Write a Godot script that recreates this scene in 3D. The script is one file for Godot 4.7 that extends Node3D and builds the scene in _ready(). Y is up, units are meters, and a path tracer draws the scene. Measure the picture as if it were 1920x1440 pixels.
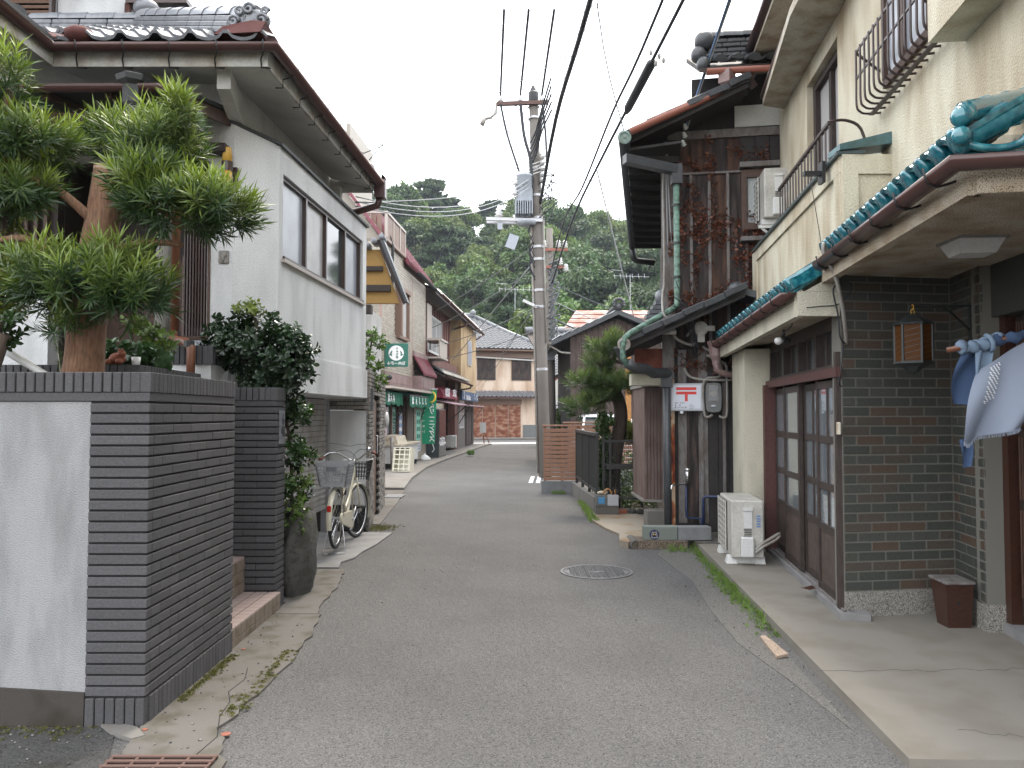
extends Node3D

var M:={}
var TX:={}
var used:={}
var bev:={}
var rng:=RandomNumberGenerator.new()

func _ready():
	setup()
	materials()
	ground()
	hill()
	far_houses()
	shop_row()
	white_house()
	garage_side()
	boundary_wall()
	brown_gable_house()
	old_house()
	cream_house()
	porch_things()
	poles()
	garden_right()
	plants_left()
	bicycle()
	street_bits()
	cables()

func setup():
	var cam:=Camera3D.new()
	cam.name="camera"
	cam.position=Vector3(0,1.5,0)
	cam.rotation=Vector3(atan(57.0/1500.0),0,0)
	cam.fov=51.282
	cam.near=0.05
	cam.far=900.0
	add_child(cam)
	cam.current=true
	var env:=Environment.new()
	env.background_mode=Environment.BG_SKY
	var sm:=ProceduralSkyMaterial.new()
	sm.sky_top_color=Color(0.91,0.925,0.95)
	sm.sky_horizon_color=Color(0.93,0.94,0.955)
	sm.sky_curve=0.3
	sm.ground_bottom_color=Color(0.3,0.3,0.3)
	sm.ground_horizon_color=Color(0.6,0.6,0.6)
	sm.sun_angle_max=40.0
	var sky:=Sky.new()
	sky.sky_material=sm
	env.sky=sky
	env.tonemap_mode=Environment.TONE_MAPPER_LINEAR
	env.tonemap_exposure=4.5
	env.sdfgi_enabled=true
	env.ssao_enabled=true
	env.ssil_enabled=true
	env.fog_enabled=true
	env.fog_density=0.00035
	env.fog_light_color=Color(0.86,0.90,0.95)
	var we:=WorldEnvironment.new()
	we.name="environment"
	we.environment=env
	add_child(we)
	var sun:=DirectionalLight3D.new()
	sun.name="sun"
	sun.light_energy=0.32
	sun.light_color=Color(1.0,0.96,0.9)
	sun.light_angular_distance=16.0
	sun.shadow_enabled=true
	add_child(sun)
	sun.look_at_from_position(Vector3(3,30,-16),Vector3.ZERO)

# ---------------------------------------------------------------- naming
func numbered(n: String) -> String:
	if not used.has(n):
		used[n]=0
		return n
	used[n] += 1
	return "%s_%03d" % [n,used[n]]

func tag(o: Node,label: String,category:="",group:=""):
	if label != "": o.set_meta("label",label)
	if category != "": o.set_meta("category",category)
	if group != "": o.set_meta("group",group)
	return o

func thing(n: String,label: String,category: String,at: Vector3,group:="",yaw:=0.0) -> Node3D:
	var o:=Node3D.new()
	o.name=numbered(n)
	add_child(o)
	o.position=at
	o.rotation.y=yaw
	tag(o,label,category,group)
	return o

func gp(o: Node) -> Vector3:
	var v:=Vector3.ZERO
	while o != self:
		v += o.position
		o=o.get_parent()
	return v

# a part whose mesh is written in world coordinates
func part(par: Node,n: String,st: SurfaceTool,m: Material,label:="") -> MeshInstance3D:
	var o:=MeshInstance3D.new()
	o.name=numbered(n)
	st.generate_normals()
	o.mesh=st.commit()
	o.material_override=m
	if par != self: o.position=-gp(par)
	par.add_child(o)
	if label != "": o.set_meta("label",label)
	return o

# a part written in its parent's own coordinates
func lpart(par: Node,n: String,st: SurfaceTool,m: Material,label:="") -> MeshInstance3D:
	var o:=MeshInstance3D.new()
	o.name=numbered(n)
	st.generate_normals()
	o.mesh=st.commit()
	o.material_override=m
	par.add_child(o)
	if label != "": o.set_meta("label",label)
	return o

func piece(par: Node,n: String,mesh: Mesh,xf: Transform3D,m: Material) -> MeshInstance3D:
	var o:=MeshInstance3D.new()
	o.name=numbered(n)
	o.mesh=mesh
	o.material_override=m
	xf.origin -= gp(par)
	o.transform=xf
	par.add_child(o)
	return o

func solo(n: String,st: SurfaceTool,m: Material,label: String,category: String,group:="") -> MeshInstance3D:
	var o:=part(self,n,st,m)
	tag(o,label,category,group)
	return o

func structure(n: String,st: SurfaceTool,m: Material) -> MeshInstance3D:
	var o:=part(self,n,st,m)
	o.set_meta("kind","structure")
	return o

func multi(par: Node,n: String,mesh: Mesh,xfs: Array,cols: Array,m: Material,stuff:=true) -> MultiMeshInstance3D:
	var mm:=MultiMesh.new()
	mm.transform_format=MultiMesh.TRANSFORM_3D
	mm.use_colors=cols.size()>0
	mm.mesh=mesh
	mm.instance_count=xfs.size()
	for i in xfs.size():
		mm.set_instance_transform(i,xfs[i])
		if cols.size()>0: mm.set_instance_color(i,cols[i])
	var o:=MultiMeshInstance3D.new()
	o.name=numbered(n)
	o.multimesh=mm
	o.material_override=m
	if par != self and not par.has_meta("local"): o.position=-gp(par)
	par.add_child(o)
	if stuff: o.set_meta("kind","stuff")
	return o

# ---------------------------------------------------------------- shapes (x right, y up, d forward from the street's near end)
func V(x: float,y: float,d: float) -> Vector3:
	return Vector3(x,y,-d)

func ST(smooth:=false) -> SurfaceTool:
	var st:=SurfaceTool.new()
	st.begin(Mesh.PRIMITIVE_TRIANGLES)
	st.set_smooth_group(1 if smooth else -1)
	return st

# corners counter-clockwise as seen from outside
func quad(st: SurfaceTool,a: Vector3,b: Vector3,c: Vector3,d: Vector3):
	for v in [a,c,b,a,d,c]: st.add_vertex(v)

func tri(st: SurfaceTool,a: Vector3,b: Vector3,c: Vector3):
	for v in [a,c,b]: st.add_vertex(v)

func hexa(st: SurfaceTool,b: Array,t: Array):
	# b, t: four corners of bottom and top, counter-clockwise seen from above
	quad(st,b[3],b[2],b[1],b[0])
	quad(st,t[0],t[1],t[2],t[3])
	for i in 4:
		var j:=(i+1) % 4
		quad(st,b[i],b[j],t[j],t[i])

func bx(st: SurfaceTool,x0: float,x1: float,y0: float,y1: float,d0: float,d1: float):
	hexa(st,[V(x0,y0,d0),V(x1,y0,d0),V(x1,y0,d1),V(x0,y0,d1)],[V(x0,y1,d0),V(x1,y1,d0),V(x1,y1,d1),V(x0,y1,d1)])

func lb(st: SurfaceTool,c: Vector3,s: Vector3,b:=Basis.IDENTITY):
	var h:=s/2
	var f:=func(x,y,z): return c+b*Vector3(x*h.x,y*h.y,z*h.z)
	hexa(st,[f.call(-1,-1,1),f.call(1,-1,1),f.call(1,-1,-1),f.call(-1,-1,-1)],[f.call(-1,1,1),f.call(1,1,1),f.call(1,1,-1),f.call(-1,1,-1)])

# box along a plan segment p0 -> p1 (x, d); o0 < o1 are offsets to the right of that direction; ys may differ at the ends
func sb(st: SurfaceTool,p0: Vector2,p1: Vector2,y0: float,y1: float,o0: float,o1: float,y0b:=-99.0,y1b:=-99.0):
	if y0b<-90: y0b=y0
	if y1b<-90: y1b=y1
	var t:=(p1 - p0).normalized()
	var r:=Vector2(t.y,-t.x)
	var a:=p0+r*o0
	var b:=p0+r*o1
	var c:=p1+r*o1
	var e:=p1+r*o0
	hexa(st,[V(a.x,y0,a.y),V(b.x,y0,b.y),V(c.x,y0b,c.y),V(e.x,y0b,e.y)],[V(a.x,y1,a.y),V(b.x,y1,b.y),V(c.x,y1b,c.y),V(e.x,y1b,e.y)])

# any flat polygon pushed along dir into a solid
func prism(st: SurfaceTool,p: Array,dir: Vector3):
	var n:=Vector3.ZERO
	for i in p.size():
		var a: Vector3=p[i]
		var b: Vector3=p[(i+1) % p.size()]
		n += a.cross(b)
	n=n.normalized()
	var pts:=p.duplicate()
	if n.dot(dir)<0:
		pts.reverse()
		n=-n
	var ux: Vector3=(pts[1] - pts[0]).normalized()
	var uy:=n.cross(ux)
	var flat:=PackedVector2Array()
	for q in pts: flat.append(Vector2(q.dot(ux),q.dot(uy)))
	var ix:=Geometry2D.triangulate_polygon(flat)
	for k in range(0,ix.size(),3):
		var a: Vector3=pts[ix[k]]
		var b: Vector3=pts[ix[k+1]]
		var c: Vector3=pts[ix[k+2]]
		if (b - a).cross(c - a).dot(n)<0:
			var s:=b
			b=c
			c=s
		tri(st,a+dir,b+dir,c+dir)
		tri(st,a,c,b)
	for i in pts.size():
		var a: Vector3=pts[i]
		var b: Vector3=pts[(i+1) % pts.size()]
		quad(st,a,b,b+dir,a+dir)

# plan polygon (Vector2 x, d) between two heights
func slab(st: SurfaceTool,p: Array,y0: float,y1: float):
	var q:=[]
	for v in p: q.append(V(v.x,y0,v.y))
	prism(st,q,Vector3(0,y1 - y0,0))

func frame_of(t: Vector3) -> Basis:
	var u:=Vector3.UP if absf(t.y)<0.9 else Vector3.RIGHT
	var x:=u.cross(t).normalized()
	return Basis(x,t.cross(x).normalized(),t)

func tube(st: SurfaceTool,p: Array,r,n:=6,caps:=true):
	var rings:=[]
	var bas:=Basis.IDENTITY
	for i in p.size():
		var t: Vector3
		if i==0: t=p[1] - p[0]
		elif i==p.size() - 1: t=p[i] - p[i - 1]
		else: t=(p[i+1] - p[i]).normalized()+(p[i] - p[i - 1]).normalized()
		t=t.normalized()
		if i==0: bas=frame_of(t)
		else:
			var x:=(bas.x - t*bas.x.dot(t)).normalized()
			bas=Basis(x,t.cross(x).normalized(),t)
		var rr: float=r[i] if r is Array else r
		var ring:=[]
		for k in n:
			var a:=TAU*k/n
			ring.append(p[i]+(bas.x*cos(a)+bas.y*sin(a))*rr)
		rings.append(ring)
	for i in p.size() - 1:
		for k in n:
			var j:=(k+1) % n
			quad(st,rings[i][k],rings[i][j],rings[i+1][j],rings[i+1][k])
	if caps:
		for k in n:
			var j:=(k+1) % n
			tri(st,p[0],rings[0][j],rings[0][k])
			tri(st,p[-1],rings[-1][k],rings[-1][j])

# profile: Vector2(radius, height along axis)
func lathe(st: SurfaceTool,at: Vector3,axis: Vector3,prof: Array,n:=12):
	var b:=frame_of(axis.normalized())
	for i in prof.size() - 1:
		for k in n:
			var q:=[]
			for e in [[i,k],[i,k+1],[i+1,k+1],[i+1,k]]:
				var a: float=TAU*e[1]/n
				var pr: Vector2=prof[e[0]]
				q.append(at+b.z*pr.y+(b.x*cos(a)+b.y*sin(a))*pr.x)
			if prof[i].x<1e-5: tri(st,q[0],q[2],q[3])
			elif prof[i+1].x<1e-5: tri(st,q[0],q[1],q[2])
			else: quad(st,q[0],q[1],q[2],q[3])

func ball(st: SurfaceTool,c: Vector3,r: Vector3,n:=10,m:=6):
	for i in m:
		for k in n:
			var q:=[]
			for e in [[i,k],[i,k+1],[i+1,k+1],[i+1,k]]:
				var th: float=PI*e[0]/m - PI/2
				var a: float=-TAU*e[1]/n
				q.append(c+Vector3(cos(th)*cos(a)*r.x,sin(th)*r.y,cos(th)*sin(a)*r.z))
			if i==0: tri(st,q[0],q[2],q[3])
			elif i==m - 1: tri(st,q[0],q[1],q[2])
			else: quad(st,q[0],q[1],q[2],q[3])

func smooth_path(p: Array,k:=4) -> Array:
	var out:=[]
	for i in p.size() - 1:
		var a: Vector3=p[max(i - 1,0)]
		var d: Vector3=p[min(i+2,p.size() - 1)]
		for j in k: out.append((p[i] as Vector3).cubic_interpolate(p[i+1],a,d,float(j)/k))
	out.append(p[-1])
	return out

func sag(a: Vector3,b: Vector3,s: float,k:=14) -> Array:
	var out:=[]
	for i in k+1:
		var t:=float(i)/k
		out.append(a.lerp(b,t) - Vector3(0,4*s*t*(1 - t),0))
	return out

# box with all edges bevelled, centred, cached by size
func bevel(s: Vector3,b:=0.003) -> Mesh:
	var key:=str(s.snapped(Vector3.ONE*0.001))+str(b)
	if bev.has(key): return bev[key]
	var st:=ST()
	var h:=s/2
	var c:=func(sx,sy,sz,ax):
		var v:=Vector3(sx*h.x,sy*h.y,sz*h.z)
		for i in 3:
			if i != ax: v[i] -= b*[sx,sy,sz][i]
		return v
	for ax in 3:
		var u:=(ax+1) % 3
		var w:=(ax+2) % 3
		for s1 in [-1,1]:
			var q:=[]
			for e in [[-1,-1],[1,-1],[1,1],[-1,1]]:
				var k:=[0,0,0]
				k[ax]=s1; k[u]=e[0]; k[w]=e[1]
				q.append(c.call(k[0],k[1],k[2],ax))
			if s1>0: quad(st,q[0],q[1],q[2],q[3])
			else: quad(st,q[3],q[2],q[1],q[0])
		# edges running along ax
		for e in [[-1,-1],[1,-1],[1,1],[-1,1]]:
			var q:=[]
			for f in [[-1,u],[1,u],[1,w],[-1,w]]:
				var k:=[0,0,0]
				k[ax]=f[0]; k[u]=e[0]; k[w]=e[1]
				q.append(c.call(k[0],k[1],k[2],f[1]))
			if e[0]*e[1]>0: quad(st,q[3],q[2],q[1],q[0])
			else: quad(st,q[0],q[1],q[2],q[3])
	for sx in [-1,1]:
		for sy in [-1,1]:
			for sz in [-1,1]:
				var a: Vector3=c.call(sx,sy,sz,0)
				var d: Vector3=c.call(sx,sy,sz,1)
				var e: Vector3=c.call(sx,sy,sz,2)
				if sx*sy*sz>0: tri(st,a,d,e)
				else: tri(st,a,e,d)
	st.generate_normals()
	bev[key]=st.commit()
	return bev[key]

# courses of bricks on an upright face: p0 -> p1 in plan, face to the right of that direction
func courses(par: Node,p0: Vector2,p1: Vector2,y0: float,rows: int,pitch: float,h: float,len: float,gap: float,th: float,mats: Array,n:="brick",shift:=0.5,bv:=0.003,skip=null):
	var t:=(p1 - p0).normalized()
	var r:=Vector2(t.y,-t.x)
	var total:=p0.distance_to(p1)
	var b:=Basis(Vector3(t.x,0,-t.y),Vector3.UP,Vector3(r.x,0,-r.y))
	for i in rows:
		var s:=0.0
		var first:=len*(1.0 if shift==0.0 else (1.0 if i % 2==0 else shift))
		var k:=0
		while s<total - 0.012:
			var l:=minf(first if k==0 else len,total - s)
			if total - s - l<0.03: l=total - s
			var c:=p0+t*(s+l/2)+r*(-th/2+rng.randf_range(-0.0015,0.0015))
			var y:=y0+pitch*i+h/2
			s += l
			k += 1
			if skip != null and skip.call(c,y): continue
			piece(par,n,bevel(Vector3(l - gap,h,th),bv),Transform3D(b,V(c.x,y,c.y)),mats[rng.randi() % mats.size()])
# ---------------------------------------------------------------- materials
func ntex(key: String,kind: int,freq: float,oct: int,lo: float,hi: float,size:=512,sd:=1,stops:=[]) -> Texture2D:
	if TX.has(key): return TX[key]
	var n:=FastNoiseLite.new()
	n.noise_type=kind
	n.seed=sd
	n.frequency=freq
	n.fractal_type=FastNoiseLite.FRACTAL_FBM if oct>1 else FastNoiseLite.FRACTAL_NONE
	n.fractal_octaves=oct
	if kind==FastNoiseLite.TYPE_CELLULAR:
		n.cellular_return_type=FastNoiseLite.RETURN_CELL_VALUE
	var t:=NoiseTexture2D.new()
	t.width=size
	t.height=size
	t.seamless=true
	t.seamless_blend_skirt=0.12
	t.noise=n
	var g:=Gradient.new()
	if stops.is_empty():
		g.offsets=PackedFloat32Array([0.0,1.0])
		g.colors=PackedColorArray([Color(lo,lo,lo),Color(hi,hi,hi)])
	else:
		var of:=PackedFloat32Array()
		var co:=PackedColorArray()
		for s in stops:
			of.append(s[0])
			co.append(s[1] if s[1] is Color else Color(s[1],s[1],s[1]))
		g.offsets=of
		g.colors=co
	t.color_ramp=g
	TX[key]=t
	return t

func lin(r: float,g: float,b: float) -> Color:
	return Color(r,g,b).linear_to_srgb()

# c: linear base colour; fine: [texture, repeats per metre]; stain: [texture, repeats per metre]; bump in centimetres
func mat(key: String,c: Array,rough: float,fine=null,fs=1.0,stain=null,ss=1.0,bump=null,cm:=0.0,metal:=0.0) -> StandardMaterial3D:
	var m:=StandardMaterial3D.new()
	m.resource_name=key
	m.albedo_color=lin(c[0],c[1],c[2])
	m.roughness=rough
	m.metallic=metal
	m.uv1_triplanar=true
	m.uv1_world_triplanar=true
	m.uv1_scale=fs if fs is Vector3 else Vector3.ONE*fs
	if fine != null: m.albedo_texture=TX[fine]
	if stain != null:
		m.detail_enabled=true
		m.detail_blend_mode=BaseMaterial3D.BLEND_MODE_MUL
		m.detail_uv_layer=BaseMaterial3D.DETAIL_UV_2
		m.detail_albedo=TX[stain]
		m.uv2_triplanar=true
		m.uv2_world_triplanar=true
		m.uv2_scale=ss if ss is Vector3 else Vector3.ONE*ss
	if bump != null:
		m.heightmap_enabled=true
		m.heightmap_texture=TX[bump]
		m.heightmap_scale=cm
	M[key]=m
	return m

func glass(key: String,c: Color,alpha: float,rough:=0.03) -> StandardMaterial3D:
	var m:=StandardMaterial3D.new()
	m.resource_name=key
	m.albedo_color=Color(c.r,c.g,c.b,alpha)
	m.transparency=BaseMaterial3D.TRANSPARENCY_ALPHA
	m.roughness=rough
	m.metallic_specular=0.5
	M[key]=m
	return m

func leafy(key: String,c: Array,rough:=0.45,back:=0.35) -> StandardMaterial3D:
	var m:=StandardMaterial3D.new()
	m.resource_name=key
	m.albedo_color=lin(c[0],c[1],c[2])
	m.vertex_color_use_as_albedo=true
	m.roughness=rough
	m.cull_mode=BaseMaterial3D.CULL_DISABLED
	m.backlight_enabled=true
	m.backlight=lin(c[0]*back*4,c[1]*back*4,c[2]*back*2)
	M[key]=m
	return m

func materials():
	var S:=FastNoiseLite.TYPE_SIMPLEX_SMOOTH
	var C:=FastNoiseLite.TYPE_CELLULAR
	ntex("grain",C,0.14,1,0.78,1.0,512,3)
	ntex("grit",S,0.12,3,0.80,1.0,512,4)
	ntex("rough",S,0.05,4,0.88,1.0,512,5)
	ntex("cloud",S,0.010,5,0.6,1.0,512,6,[[0.0,0.84],[0.35,0.92],[0.6,0.98],[1.0,1.0]])
	ntex("patch",S,0.008,4,0.6,1.0,512,7,[[0.0,Color(0.91,0.89,0.87)],[0.4,Color(0.965,0.96,0.95)],[0.6,1.0],[1.0,1.0]])
	ntex("mossy",S,0.010,5,0,1,512,8,[[0.0,Color(0.74,0.72,0.62)],[0.3,Color(0.9,0.89,0.85)],[0.5,1.0],[1.0,1.0]])
	ntex("plaster",S,0.045,3,0.0,1.0,512,9)
	ntex("aggregate",C,0.11,1,0,1,1024,10,[[0.0,0.5],[0.15,0.72],[0.4,0.80],[0.75,0.88],[0.88,0.94],[1.0,1.0]])
	ntex("aggbump",C,0.11,1,0.0,1.0,1024,10)
	ntex("tarpatch",S,0.006,5,0,1,512,11,[[0.0,0.90],[0.35,0.94],[0.55,0.98],[1.0,1.0]])
	ntex("grainwood",S,0.03,5,0.0,1.0,512,12,[[0.0,0.62],[0.4,0.86],[0.7,1.0],[1.0,0.92]])
	ntex("weather",S,0.012,4,0,1,512,13,[[0.0,Color(0.76,0.70,0.64)],[0.35,Color(0.9,0.87,0.84)],[0.65,1.0],[1.0,1.0]])
	ntex("oldboard",S,0.012,5,0,1,512,14,[[0.0,Color(0.028,0.018,0.014)],[0.35,Color(0.16,0.12,0.11)],[0.55,Color(0.24,0.21,0.205)],[0.75,Color(0.32,0.25,0.22)],[1.0,Color(0.45,0.31,0.24)]])
	ntex("warmboard",S,0.012,5,0,1,512,15,[[0.0,Color(0.08,0.055,0.05)],[0.35,Color(0.19,0.13,0.105)],[0.6,Color(0.30,0.20,0.15)],[1.0,Color(0.40,0.29,0.22)]])
	ntex("rust",S,0.011,5,0,1,512,16,[[0.0,Color(0.20,0.06,0.02)],[0.3,Color(0.42,0.16,0.07)],[0.52,Color(0.62,0.36,0.2)],[0.62,Color(0.72,0.62,0.52)],[1.0,Color(0.76,0.68,0.6)]])
	ntex("rustdoor",S,0.010,5,0,1,512,17,[[0.0,Color(0.35,0.13,0.06)],[0.35,Color(0.47,0.25,0.15)],[0.55,Color(0.56,0.36,0.26)],[0.66,Color(0.64,0.5,0.41)],[1.0,Color(0.7,0.6,0.53)]])
	ntex("rustroof",S,0.008,5,0,1,512,18,[[0.0,Color(0.50,0.27,0.22)],[0.45,Color(0.60,0.40,0.35)],[0.6,Color(0.66,0.52,0.48)],[0.7,Color(0.68,0.65,0.63)],[1.0,Color(0.7,0.68,0.66)]])
	ntex("copper",S,0.02,5,0,1,512,19,[[0.0,Color(0.16,0.16,0.14)],[0.35,Color(0.28,0.36,0.32)],[0.55,Color(0.38,0.50,0.44)],[1.0,Color(0.48,0.58,0.53)]])
	ntex("tile",S,0.02,4,0,1,512,20,[[0.0,0.78],[0.5,0.92],[1.0,1.0]])
	ntex("granite",C,0.16,1,0,1,512,21,[[0.0,0.3],[0.25,0.55],[0.5,0.8],[0.75,0.93],[1.0,1.0]])
	ntex("glaze",S,0.014,4,0,1,512,22,[[0.0,Color(0.04,0.2,0.26)],[0.4,Color(0.08,0.34,0.39)],[0.6,Color(0.15,0.43,0.47)],[1.0,Color(0.30,0.53,0.55)]])
	ntex("tanstain",S,0.007,4,0,1,512,23,[[0.0,Color(0.9,0.76,0.62)],[0.3,Color(0.97,0.93,0.87)],[0.5,1.0],[1.0,1.0]])
	ntex("bark",S,0.02,5,0,1,512,24,[[0.0,0.5],[0.45,0.85],[1.0,1.0]])
	ntex("cloth",S,0.2,2,0.75,1.0,256,25)
	ntex("speckle",S,0.09,4,0,1,512,26,[[0.0,Color(0.2,0.16,0.12)],[0.33,Color(0.5,0.44,0.38)],[0.42,0.95],[1.0,1.0]])

	# ground
	mat("asphalt",[0.145,0.14,0.137],0.95,"aggregate",1.5,"tarpatch",0.22,"aggbump",0.35)
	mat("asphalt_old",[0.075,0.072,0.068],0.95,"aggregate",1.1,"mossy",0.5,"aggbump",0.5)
	mat("concrete",[0.19,0.178,0.162],0.9,"grit",2.2,"patch",0.45,"grit",0.1)
	mat("concrete_dirty",[0.135,0.124,0.112],0.92,"grit",2.2,"mossy",0.6,"grit",0.15)
	mat("concrete_light",[0.25,0.245,0.24],0.9,"grit",2.5,"cloud",0.5,"grit",0.08)
	mat("concrete_tan",[0.30,0.262,0.21],0.9,"grit",2.2,"tanstain",0.4,"grit",0.1)
	mat("walk",[0.22,0.2,0.17],0.88,"grit",3.0,"patch",0.55,"grit",0.1)
	mat("dark_base",[0.055,0.047,0.04],0.95,"grit",2.0,"mossy",0.7,"grit",0.2)
	mat("earth",[0.09,0.07,0.05],1.0,"grit",2.0,"cloud",0.5,"grit",0.6)
	mat("forest_floor",[0.03,0.04,0.02],1.0,"rough",0.2)
	mat("paint_white",[0.7,0.7,0.7],0.8,"grit",2.0)
	mat("gravel",[0.2,0.19,0.176],1.0,"aggregate",2.0,null,1.0,"aggbump",0.8)
	# left wall and house
	for k in 4:
		var f: float=[0.86,0.95,1.03,1.1][k]
		mat("grey_brick_%d" % k,[0.098*f,0.095*f,0.099*f],0.9,"grain",6.0,"rough",2.0,"grit",0.12)
	mat("joint_dark",[0.018,0.017,0.018],1.0)
	mat("joint_grey",[0.10,0.1,0.098],1.0,"grit",3.0)
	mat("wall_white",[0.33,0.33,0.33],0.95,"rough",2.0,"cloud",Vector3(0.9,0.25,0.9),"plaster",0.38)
	mat("house_white",[0.74,0.745,0.74],0.9,"rough",1.5,"cloud",Vector3(0.4,0.12,0.4),"plaster",0.4)
	M["house_white"].uv1_scale=Vector3.ONE*2.6
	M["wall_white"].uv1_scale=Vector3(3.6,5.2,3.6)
	mat("house_cream",[0.66,0.65,0.60],0.9,"rough",1.5,"cloud",0.3)
	mat("fascia",[0.50,0.50,0.465],0.7,"rough",1.0,"weather",0.5)
	mat("brown_metal",[0.055,0.03,0.025],0.35,"rough",3.0)
	mat("brown_gutter",[0.075,0.035,0.03],0.32,"rough",3.0)
	mat("dark_wood",[0.035,0.022,0.017],0.7,"grainwood",Vector3(6,0.6,6))
	mat("brown_wood",[0.085,0.045,0.03],0.65,"grainwood",Vector3(5,0.6,5))
	mat("grey_log",[0.24,0.225,0.20],0.85,"grainwood",Vector3(5,0.4,5))
	mat("copper_brown",[0.16,0.06,0.03],0.4,"rough",2.0)
	mat("black_trim",[0.03,0.032,0.032],0.6)
	mat("far_tile",[0.15,0.155,0.165],0.75,"tile",1.3,"cloud",0.7)
	mat("grey_tile",[0.175,0.18,0.195],0.34,"tile",1.3,"cloud",0.7)
	mat("grey_tile_pale",[0.24,0.25,0.27],0.34,"tile",1.3,"cloud",0.7)
	mat("dark_tile",[0.06,0.064,0.07],0.4,"tile",1.5,"cloud",0.8)
	mat("flashing_red",[0.10,0.028,0.023],0.85,"rough",2.0,"weather",0.8)
	mat("frost",[0.30,0.32,0.36],0.28,"cloud",0.5)
	mat("frost_pale",[0.44,0.43,0.42],0.35,"cloud",0.5)
	mat("dark_glass",[0.035,0.042,0.045],0.05)
	glass("pane",Color(0.8,0.85,0.88),0.12)
	glass("pane_dusty",Color(0.75,0.78,0.78),0.22,0.1)
	mat("lamp_amber",[0.62,0.36,0.05],0.4,"rough",4.0)
	mat("slat_metal",[0.55,0.54,0.53],0.45,"rough",1.5,"weather",Vector3(0.5,0.4,0.5))
	mat("black",[0.012,0.012,0.013],0.5)
	mat("rubber",[0.02,0.02,0.021],0.75)
	mat("chrome",[0.62,0.62,0.63],0.22,null,1.0,null,1.0,null,0.0,1.0)
	mat("steel",[0.45,0.45,0.46],0.4,"rough",3.0,null,1.0,null,0.0,0.7)
	mat("cream_paint",[0.60,0.56,0.44],0.3,"rough",3.0)
	mat("grip_brown",[0.14,0.04,0.025],0.5)
	mat("red_plastic",[0.45,0.02,0.015],0.25)
	mat("grey_plastic",[0.34,0.345,0.36],0.45,"rough",3.0)
	mat("white_plastic",[0.62,0.62,0.6],0.45,"rough",2.0)
	mat("ivory_plastic",[0.55,0.50,0.40],0.5,"rough",2.0,"weather",0.9)
	mat("ac_white",[0.53,0.51,0.46],0.4,"rough",1.0,"cloud",0.8)
	mat("tile_pink",[0.34,0.26,0.235],0.5,"rough",3.0)
	mat("tile_tan",[0.20,0.16,0.125],0.55,"rough",3.0,"mossy",1.0)
	mat("terracotta",[0.28,0.085,0.045],0.7,"rough",4.0)
	mat("stone",[0.075,0.072,0.065],0.95,"bark",1.6,"mossy",1.2,"bark",1.2)
	# shop row
	for k in 3:
		var f: float=[0.9,1.0,1.1][k]
		mat("beige_tile_%d" % k,[0.36*f,0.32*f,0.26*f],0.5,"rough",2.0)
	mat("beige_joint",[0.20,0.175,0.15],0.9)
	mat("mauve_panel",[0.27,0.19,0.185],0.5,"rough",1.0,"weather",0.3)
	mat("red_roof",[0.17,0.025,0.04],0.35,"rough",1.0)
	mat("pink_joint",[0.33,0.2,0.17],0.8)
	mat("rail_brown",[0.20,0.12,0.085],0.45,"rough",2.0)
	mat("rail_light",[0.38,0.33,0.29],0.45)
	mat("awning_green",[0.02,0.17,0.10],0.75,"cloth",4.0)
	mat("banner_green",[0.006,0.30,0.15],0.7,"cloth",4.0)
	mat("sign_green",[0.016,0.12,0.085],0.5)
	mat("awning_maroon",[0.25,0.02,0.045],0.65,"cloth",4.0)
	mat("awning_pink",[0.50,0.33,0.37],0.7,"cloth",4.0)
	mat("awning_blue",[0.045,0.085,0.17],0.7,"cloth",4.0)
	mat("white_ink",[0.75,0.75,0.75],0.7)
	mat("dark_ink",[0.05,0.055,0.06],0.7)
	mat("yellow_ink",[0.7,0.5,0.06],0.7)
	mat("red_wall",[0.17,0.075,0.06],0.75,"rough",1.0,"weather",Vector3(0.5,0.15,0.5))
	mat("ochre_wall",[0.44,0.32,0.18],0.9,"rough",1.0,"weather",Vector3(0.3,0.1,0.3))
	mat("pink_wall",[0.62,0.5,0.4],0.9,"rough",0.6,"weather",Vector3(0.2,0.06,0.2))
	mat("rust_door",[1,1,1],0.7,"rustdoor",Vector3(0.4,0.8,0.4),"grit",2.0)
	mat("cabinet_grey",[0.13,0.125,0.135],0.35,"rough",1.0)
	mat("yellow_soffit",[0.36,0.21,0.06],0.8,"rough",1.0)
	mat("paper",[0.62,0.62,0.63],0.8,"cloud",1.4)
	mat("poster_pink",[0.5,0.36,0.42],0.7,"cloud",1.9)
	mat("poster_green",[0.25,0.5,0.4],0.7)
	# right side
	mat("old_board",[1,1,1],0.85,"oldboard",Vector3(2.6,0.22,2.6),"grainwood",Vector3(9,0.7,9),"grainwood",0.25)
	M["old_board"].uv1_scale=Vector3(1.9,0.2,1.9)
	mat("warm_board",[1,1,1],0.85,"warmboard",Vector3(1.9,0.2,1.9),"grainwood",Vector3(9,0.7,9),"grainwood",0.25)
	mat("grey_board",[0.20,0.185,0.18],0.9,"grainwood",Vector3(7,0.5,7),"weather",Vector3(1.5,0.3,1.5))
	mat("black_board",[0.035,0.03,0.028],0.85,"grainwood",Vector3(7,0.5,7),"cloud",0.8)
	mat("brown_board",[0.085,0.058,0.05],0.8,"grainwood",Vector3(5,0.3,5),"cloud",0.5)
	mat("shutter_brown",[0.19,0.135,0.12],0.6,"rough",2.0,"weather",Vector3(0.8,0.3,0.8))
	mat("red_clay",[0.22,0.07,0.045],0.9,"rough",1.0,"weather",0.9)
	mat("copper_green",[1,1,1],0.6,"copper",1.5)
	mat("verdigris",[0.2,0.28,0.25],0.6,"rough",4.0,"weather",1.5)
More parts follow.
